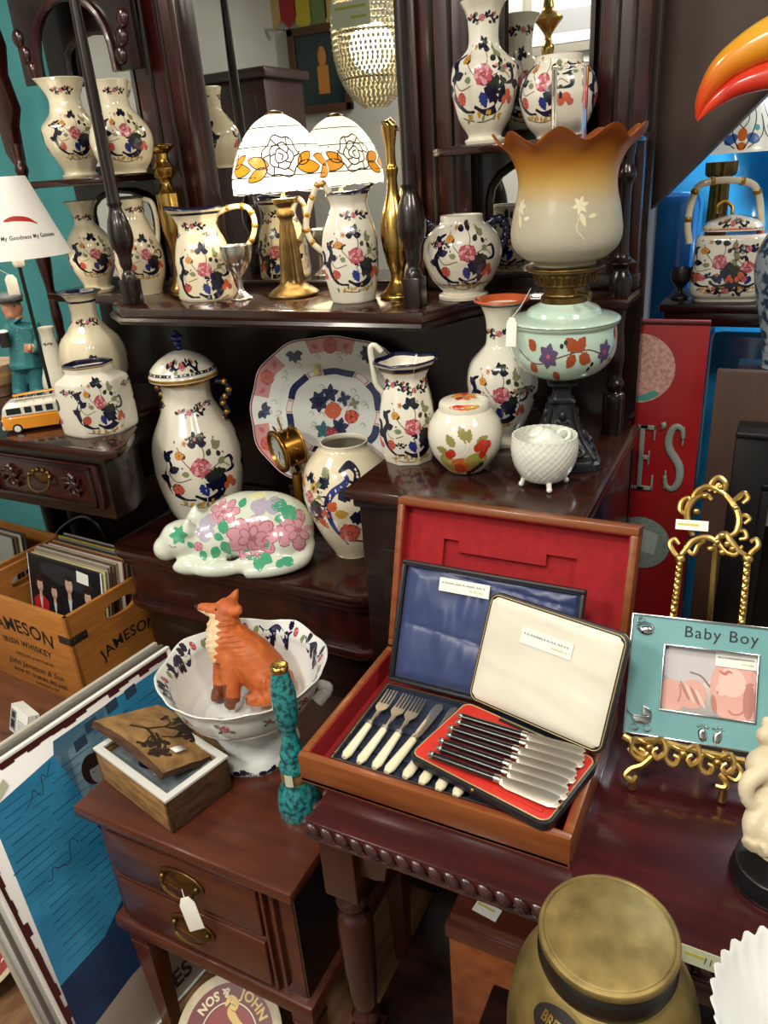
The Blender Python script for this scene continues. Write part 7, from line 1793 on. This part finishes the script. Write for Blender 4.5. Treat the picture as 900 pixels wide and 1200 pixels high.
# brown board and black surround
a = at(840, 434, y=1.43); bd = thing('plain_board', 'plain brown wooden board standing upright behind the gilt easel', 'board', (a.x+.2, 1.43, 0))
mb = MB(mat('dull_brown_board', '#3a2218', .6, col2='#452a1d', scale=6, stretch=(6, 6, 1))); mb.bx((-.2, 0, .001), (.3, .018, a.z), .002); mb.build('board', bd)
a = at(863, 505, y=1.34); bm_ = thing('black_surround', 'black moulded fire surround in front of the brown board, right edge', 'fire surround', (a.x+.25, 1.34, 0))
mb = MB(mat('black_satin_paint', '#0d0c0d', .35)); zt_m = a.z
mb.bx((-.25, 0, .001), (-.19, .06, zt_m-.012), .003); mb.bx((-.19, 0, zt_m-.09), (.25, .06, zt_m-.012), .003); mb.bx((-.25, -.006, zt_m-.012), (.25, .062, zt_m), .003); mb.bx((-.20, -.006, zt_m-.10), (.25, .0, zt_m-.088), .003); mb.bx((-.20, -.006, .001), (-.186, .0, zt_m-.10), .003); mb.bx((-.19, .05, .001), (.25, .06, zt_m-.09)); mb.build('surround', bm_)
mb = MB(M_paper); pl = at(897, 600, y=1.385); mb.box((pl.x-bm_.location.x+.012, .047, pl.z), (.05, .001, .055)); o = mb.build('paper_label', bm_); o['label'] = 'white paper label'
# small plant table with square teapot and egg cup
yt = 1.95
a = at(778, 353, y=yt-.06); ptb = thing('plant_table', 'small dark plant table behind the red sign, holding the square teapot', 'table', (a.x+.155, yt, 0)); zt_p = a.z
mb = MB(M_dark); mb.bx((-.16, -.10, zt_p-.018), (.30, .14, zt_p), .004); mb.bx((-.15, -.09, zt_p-.05), (.29, .13, zt_p-.018), .004); mb.build('top', ptb)
for x in (-.13, .27):
    for y in (-.075, .115): mb = MB(M_dark); mb.lathe(prof([(0, 0), (.012, 0), (.016, .3), (.010, .5), (.02, zt_p-.16), (.012, zt_p-.12), (.018, zt_p-.05), (0, zt_p-.05)]), 14, M=Matrix.Translation((x, y, 0))); mb.build('leg', ptb)
P = base_pt(851, 340, zt_p, yt); az = face_az(P)
tp = thing('square_teapot', 'square imari biscuit barrel with lid and arched handle, on the dark plant table', 'barrel', P)
def sqf(a, r, z, i=0): 
    n = 5; c, s = math.cos(a-az), math.sin(a-az); k = (abs(c)**n+abs(s)**n)**(-1/n); k = (abs(math.cos(a-az))**n+abs(math.sin(a-az))**n)**(-1/n); return (r*k*math.cos(a)*.93, r*k*math.sin(a)*.93, z)
vessel('body', '', '', P, [(37, 344), (38, 341), (43, 332), (43, 300), (41.5, 275), (38, 268)], M_white, fn=sqf, seg=64, open_=False, parent=tp, deco=[('m', -12, 305, 1.25), ('m', 22, 310, 1.0, 1), ('s', -26, 320, 1.0), ('s', 20, 288, .9), ('s', 0, 335, 1.0)], bands=[(272, 2.5, M_orange)], seed=31)
Q, o = lidd(P, [(35, 268), (35, 264, 's'), (28, 258), (12, 253), (3, 251)], 268, M_white, tp, deco=[('s', 0, 260, .9)], bands=[(265, 1.2, M_orange)], fn=sqf)
mb = MB(M_goldtrim); D = depth(P); mb.tube(cr([atd(840, 251, D)-Q, atd(841, 241, D)-Q, atd(850, 236, D)-Q, atd(858, 242, D)-Q, atd(858, 252, D)-Q], 5), .004, 8); mb.build('knob', o)
handle(P, [(808, 285), (806, 262), (812, 232), (822, 216), (850, 211), (878, 214), (889, 228), (892, 260), (890, 285)], (.0075), M_ivory, tp, dots=M_goldtrim)
P = base_pt(796, 348, zt_p, yt-.03)
lathe_thing('egg_cup', 'tiny dark turned egg cup at the left edge of the plant table', 'cup', P, [(9, 352), (9, 349), (3, 344), (4, 338), (11, 330), (12, 322), (11, 316)], mat('dark_pewter', '#2a2426', .35, .4), hollow=.02)
# brass column lamp with stained glass shade, further back
P = base_pt(832, 330, zt_p, yt+.10)
cl_ = thing('column_lamp', 'fluted brass column lamp with coloured stained glass shade, behind the square teapot', 'lamp', P)
lathe_thing('column', '', '', P, [(18, 332), (18, 328), (12, 322), (11, 260), (10, 200, 's'), (16, 196), (17, 186, 's'), (17, 181)], M_abrass, 48, lambda a, r, z, i: (r*(1+.06*math.cos(14*a))*math.cos(a), r*(1+.06*math.cos(14*a))*math.sin(a), z), parent=cl_)
c_ = at(868, 178, y=yt+.10)-P; ur = depth(P)/FPX
M_tg = [mat('shade_glass_white', '#d9d8cc', .2, emit='#e9e6da', estr=.35), mat('shade_glass_orange', '#c8642a', .2, emit='#d06a28', estr=.3), mat('shade_glass_blue', '#3a5f9a', .2, emit='#3f68aa', estr=.3), mat('shade_glass_teal', '#4f9aa0', .2, emit='#58a4aa', estr=.3)]
pfs = [(62*ur, .0), (60*ur, .012), (50*ur, .055), (32*ur, .095), (10*ur, .118)]
Mc = Matrix.Translation(c_); mb = MB(M_tg[0]); mb.lathe(prof(pfs), 48, M=None); bmesh.ops.recalc_face_normals(mb.bm, faces=mb.bm.faces[:]); bv = BVHTree.FromBMesh(mb.bm); mo = []
for k in range(8):
    x0 = (k-4)*.088; 
    mo += [(1, M_tg[1], ell_pts((x0, .022), .010, .013, 0, 14)), (1, M_tg[2], ell_pts((x0-.022, .014), .014, .010, .5, 14)), (1, M_tg[2], ell_pts((x0+.022, .014), .014, .010, -.5, 14)), (1, M_tg[1], ell_pts((x0, .0), .009, .008, 0, 12)), (1, M_tg[3], ell_pts((x0-.03, .034), .006, .006, 0, 10)), (1, M_tg[3], ell_pts((x0+.03, .034), .006, .006, 0, 10))]
    for s in (-1, 1): mo += [(2, M_lead, 'r', ribl([(x0, -.012), (x0+s*.018, .02), (x0+s*.03, .06), (x0+s*.02, .10)], .0012)), (2, M_lead, 'r', ribl([(x0, .034), (x0+s*.012, .05), (x0+s*.01, .08)], .001)), (2, M_lead, 'r', ribl([(x0+s*.012, -.004), (x0+s*.04, .02), (x0+s*.044, .06)], .001))]
apply(mb, mo, wrap(bv, az, .012, 58*ur)); mb.build('shade', cl_, loc=c_, fix=False)
mb = MB(M_abrass); ct = atd(831, 181, depth(P))-P; mb.tube([ct, ct+Vector((.01, 0, .05)), c_+Vector((0, 0, .112)), c_+Vector((0, 0, .122))], .004, 8); mb.build('arm', cl_)
# blue and white vase on a plinth
P = base_pt(908, 432, 1.08, 1.70)
lathe_v = vessel('vase', 'tall blue and white floral vase cut off by the right edge', 'vase', P, [(15, 434), (15, 428), (19, 400), (30, 358), (37, 322), (36, 298), (26, 274), (15, 264), (14, 250), (17, 240)], mat('blue_white_porcelain', '#9aa5ae', .15, col2='#2f4258', scale=55, detail=5, lo=.46, hi=.54, coat=.6), thick=.003)
plh = thing('plinth', 'dark square plinth under the blue and white vase', 'plinth', (P.x, P.y, 0)); mb = MB(M_dark); mb.bx((-.06, -.06, 0), (.06, .06, 1.06), .004); mb.bx((-.07, -.07, 1.06), (.07, .07, 1.0798), .004); mb.build('column', plh)
# blue sheeted stock by the far wall
bs = thing('dust_sheet', 'bright blue plastic sheet draped over stock at the back, right of the cabinet', 'sheet', (.35, 2.85, 0))
M_sheet = mat('blue_plastic_sheet', '#1583c4', .22, col2='#3fb2e8', scale=4, coat=.5)
mb = MB(M_sheet)
def drape(u, v):
    x = -.75+1.9*u; f = noise.noise(Vector((x*2.2, v*2.5, 0)))*.20+noise.noise(Vector((x*6, v*7, 4)))*.09+noise.noise(Vector((x*1.4+v*2, v*9, 9)))*.04
    return Vector((x, .30-.35*(1-v)-f, .002+1.75*v))
mb.grid(90, 90, drape); mb.build('sheet', bs)
for (px_, py_, y_, w, h, lab, col) in ((865, 300, 2.42, .20, .16, 'pale blue wrapped carton behind the square teapot', '#3fa9dc'), (795, 262, 2.62, .12, .30, 'dark blue wrapped bundle left of the square teapot', '#1a4f88'), (895, 385, 2.20, .24, .06, 'blue wrapped carton below the plant table', '#1f86c0')):
    c = at(px_, py_, y=y_); o = thing('wrapped_carton', lab, 'carton', (c.x, y_, 0)); mb = MB(mat('wrap_'+col[1:], col, .22, coat=.6, bump=.5, scale=14))
    mb.bx((-w/2, -.1, .001), (w/2, .1, c.z+h*.3), .03); mb.build('carton', o)
pa_, pb_ = at(776, 296, y=2.25), at(806, 284, y=2.25)
# carved beak on the stair panel
yk = 1.62
bk_ = thing('carved_beak', 'large glossy orange and red carved beak mounted on the brown stair panel', 'carving', at(930, 30, y=yk))
KO = Vector(bk_.location); w = lambda x, y: at(x, y, y=yk)-KO; D = depth(KO); uk = D/FPX
M_bkT = zgrad('beak_orange_yellow', [(.0, '#d8341c'), (.35, '#e2581c'), (.7, '#ee9a22'), (1, '#f2b63a')], w(815, 140).z, w(900, 30).z, .2); M_bkB = mat('beak_red', '#cf2c1e', .2, col2='#e0452a', scale=14, coat=.5)
for m_ in (M_bkT,): m_.node_tree.nodes['Principled BSDF'].inputs['Coat Weight'].default_value = .6
def beak(mb, path, half):
    P_ = cr([w(*p) for p in path], 6); n = len(P_); H_ = [h for (h,) in cr([(h,) for h in half], 6)]
    mb.tube(P_, [(max(h, .6)*uk, max(h, .6)*uk*.85) for h in H_], 20, up=(0, 0, 1)); return mb
beak(MB(M_bkT), [(816, 139), (824, 115), (845, 83), (875, 60), (910, 42), (950, 30)], [1.5, 9, 16, 21, 25, 27]).build('upper_bill', bk_)
beak(MB(M_bkB), [(817, 142), (835, 122), (862, 102), (890, 91), (920, 84), (950, 80)], [1, 7, 12, 15, 17, 18]).build('lower_bill', bk_)
mb = MB(M_dark); p = w(945, 50); mb.tube([p, Vector((p.x, 1.795-yk, p.z))], .02, 10); mb.build('mount', bk_)

# ================================================================ what the mirrors show: the other side of the shop
YM = 1.610
def refl(px, py, yv): p = at(px, py, y=yv); return Vector((p.x, 2*YM-p.y, p.z))
# chandelier
c = refl(436, 55, 2.85); k_ = depth(at(436, 55, y=2.85))/FPX
cd_ = thing('chandelier', 'crystal basket chandelier seen in the centre mirror, with a price card', 'chandelier', c)
M_cry = mat('crystal_bead', '#e8e2cf', .08, col2='#c9bd98', scale=60, coat=.8)
rw2 = [(40, .16), (45, .08), (45, .0), (42, -.06), (36, -.11), (26, -.155), (14, -.185)]
mb = MB(M_cry)
for r, z in cr(rw2, 4):
    n = max(8, int(2*PI*r*k_/.017))
    for i in range(n):
        a = 2*PI*i/n+z*30; mb.ell((r*k_*math.cos(a), r*k_*math.sin(a), z), (.0075, .0075, .0085), 6, 4)
o = mb.build('crystal_beads', cd_); o['kind'] = 'stuff'
mb = MB(M_abrass)
for r, z in ((41, .165), (46, .04), (38, -.10)): mb.tube([(r*k_*math.cos(a), r*k_*math.sin(a), z) for a in [2*PI*i/40 for i in range(40)]], .004, 6, closed=True)
mb.tube([(0, 0, .165), (0, 0, 2.745-c.z)], .005, 8); [mb.tube([(0, 0, .2), (41*k_*math.cos(a), 41*k_*math.sin(a), .165)], .003, 6) for a in (0, 2.1, 4.2)]; mb.build('frame', cd_)
for x in (-.04, .04): mb = MB(mat('lit_bulb_glass', '#fff0d0', .3, emit='#ffe2ac', estr=5)); mb.ell((x, 0, -.02), (.014, .014, .026), 10, 8); mb.build('bulb', cd_)
lb = bpy.data.lights.new('chandelier_bulbs', 'POINT'); lb.energy = 2.5; lb.color = (1, .86, .62); lb.shadow_soft_size = .08; o = bpy.data.objects.new('chandelier_bulbs', lb); COL.objects.link(o); o.location = c
mb = MB(mat('cream_price_card', '#e6e2c4', .6)); mb.box((-.0, 47*k_, .085), (.15, .002, .075)); mb.m(M_inky); mb.box((-.0, 47*k_+.0014, .105), (.12, .0006, .008)); mb.box((.03, 47*k_+.0014, .075), (.06, .0006, .008)); mb.build('price_card', cd_)
# framed poster on the rear wall, dark dresser, propeller ornament, pennants
def rwall(px, py): return refl(px, py, 4.90)
A, B = rwall(336, 35), rwall(414, 128); pw_, ph2 = abs(B.x-A.x), abs(A.z-B.z)
fp = thing('wall_poster', 'brown framed dark poster on the rear wall, seen in the centre mirror', 'picture', ((A.x+B.x)/2, -1.694, (A.z+B.z)/2))
mb = MB(mat('brown_frame_wood', '#5a3a24', .45)); 
for a, b in (((-pw_/2, -ph2/2), (pw_/2, -ph2/2+.045)), ((-pw_/2, ph2/2-.045), (pw_/2, ph2/2)), ((-pw_/2, -ph2/2), (-pw_/2+.045, ph2/2)), ((pw_/2-.045, -ph2/2), (pw_/2, ph2/2))): mb.bx((a[0], 0, a[1]), (b[0], .03, b[1]), .004)
mb.build('frame', fp); mb = MB(mat('poster_dark_teal', '#243a3c', .3)); mb.bx((-pw_/2+.04, .002, -ph2/2+.04), (pw_/2-.04, .012, ph2/2-.04)); mb.m(mat('poster_amber', '#d08a3a', .4)); mb.bx((-.02, .012, -ph2*.28), (.06, .014, .02)); mb.ell((.02, .013, .07), (.03, .002, .06), 10, 8); mb.m(MATS['poster_dark_teal']); mb.build('print', fp)
A, B = refl(240, 88, 4.0), refl(326, 240, 4.0); yd = A.y
dr_ = thing('dark_dresser', 'dark red wood dresser by the rear wall, seen in the centre mirror', 'dresser', ((A.x+B.x)/2, yd-.2, 0)); wd2 = abs(B.x-A.x)/2
mb = MB(M_mahog); mb.bx((-wd2, -.2, 0), (wd2, .2, A.z-.05), .006); mb.bx((-wd2-.04, -.22, A.z-.05), (wd2+.04, .24, A.z), .01); mb.bx((-wd2+.06, .2, .2), (-.02, .215, A.z-.12), .004); mb.bx((.02, .2, .2), (wd2-.06, .215, A.z-.12), .004); mb.build('carcass', dr_)
A = rwall(290, 42); po = thing('propeller', 'silver twin bladed propeller on the rear wall, seen in the centre mirror', 'ornament', (A.x, -1.60, A.z))
mb = MB(M_silver); mb.tube(cr([(-.34, 0, .0), (-.1, .02, .01), (0, .03, 0), (.1, .02, .01), (.34, 0, -.02)], 5), [(.006, .012)]*5+[(.012, .03)]*11+[(.006, .012)]*5, 8); mb.ell((0, .03, 0), (.04, .03, .04), 12, 8)
mb.tube(cr([(0, .03, .02), (-.04, .02, .15), (-.12, 0, .24), (-.22, -.01, .26)], 5), [(.02, .035)]*16, 8); mb.tube(cr([(0, .03, -.02), (.05, .02, -.14), (.0, 0, -.22), (-.1, -.01, -.2)], 5), [(.02, .035)]*16, 8); mb.build('blades', po)
for i in range(7):
    A = rwall(300+18*i, 8+(i % 2)*4); o = thing('pennant', 'coloured pennant in the row high on the rear wall, seen in the centre mirror', 'pennant', (A.x, -1.69, A.z), 0, 'pennants on the rear wall'); mb = MB(mat('pennant_%d' % (i % 4), ['#7a8f5a', '#d8b878', '#b02c34', '#d9c23c'][i % 4], .6)); mb.prism([(-.06, .10), (-.06, -.06), (0, -.12), (.06, -.06), (.06, .10)], .004, Matrix.Rotation(-PI/2, 4, 'X') @ Matrix.Scale(-1, 4, (0, 1, 0)), 0); mb.build('cloth', o)
# framed picture and hanging brass lamp shown by the right-hand mirror
A = rwall(668, 22); o = thing('small_picture', 'grey framed pale picture on the rear wall, seen in the upper right mirror', 'picture', (A.x, -1.69, A.z)); mb = MB(mat('silver_grey_frame', '#9a978c', .4)); mb.bx((-.26, 0, -.16), (.26, .02, .16), .005); mb.build('frame', o); mb = MB(M_paper); mb.bx((-.21, .018, -.11), (.21, .024, .11)); mb.m(MATS['grey_print']); mb.bx((-.12, .024, -.06), (.14, .0255, .05)); mb.build('print', o)
A = refl(642, 30, 2.7); o = thing('hanging_lamp', 'small brass hanging lamp seen in the upper right mirror', 'lamp', A); mb = MB(M_brass); mb.lathe(prof([(0, -.09), (.012, -.09), (.02, -.06), (.010, -.03), (.03, .0), (.045, .02), (.02, .04), (.012, .08), (0, .08)]), 20); mb.tube([(0, 0, .07), (0, 0, 2.745-A.z)], .003, 6); mb.build('body', o)
# tag on the chest handle
h = at(216, 1048, y=.560)
ptag('white paper price tag tied to the upper chest drawer handle', at(213, 1042, y=.570), at(216, 1052, y=.566), .024, .058, tip=at(232, 1092, y=.560))
# ================================================================ light
def area(name, loc, target, size, power, col, sy=None):
    l = bpy.data.lights.new(name, 'AREA'); l.size = size; l.energy = power; l.color = col
    if sy: l.shape = 'RECTANGLE'; l.size_y = sy
    o = bpy.data.objects.new(name, l); COL.objects.link(o); o.location = loc
    o.rotation_euler = (Vector(target)-Vector(loc)).to_track_quat('-Z', 'Y').to_euler(); return o
area('ceiling_lamp', (-.2, -.25, 2.70), (-.5, .5, .8), .35, 26, (1, .94, .82))
area('ceiling_lamp', (-1.9, .35, 2.70), (-1.5, .9, .8), .35, 20, (1, .94, .82))
area('ceiling_lamp', (.9, .6, 2.70), (.4, .8, .7), .35, 16, (1, .93, .80))
area('ceiling_lamp', (-1.2, -1.1, 2.70), (-1.2, -1.0, 0), .5, 42, (1, .95, .88))
area('back_room_fill', (.5, 2.7, 2.6), (.4, 2.8, .6), .45, 40, (.82, .93, 1))  # added fill light for the blue sheet, in place of window light; no fixture
w = bpy.data.worlds.new('world'); SC.world = w; w.use_nodes = True
w.node_tree.nodes['Background'].inputs[0].default_value = (.9, .93, 1, 1); w.node_tree.nodes['Background'].inputs[1].default_value = .12
vs = SC.view_settings; vs.view_transform = 'Standard'; vs.look = 'None'; vs.gamma = 1; vs.use_curve_mapping = False; vs.exposure = .04
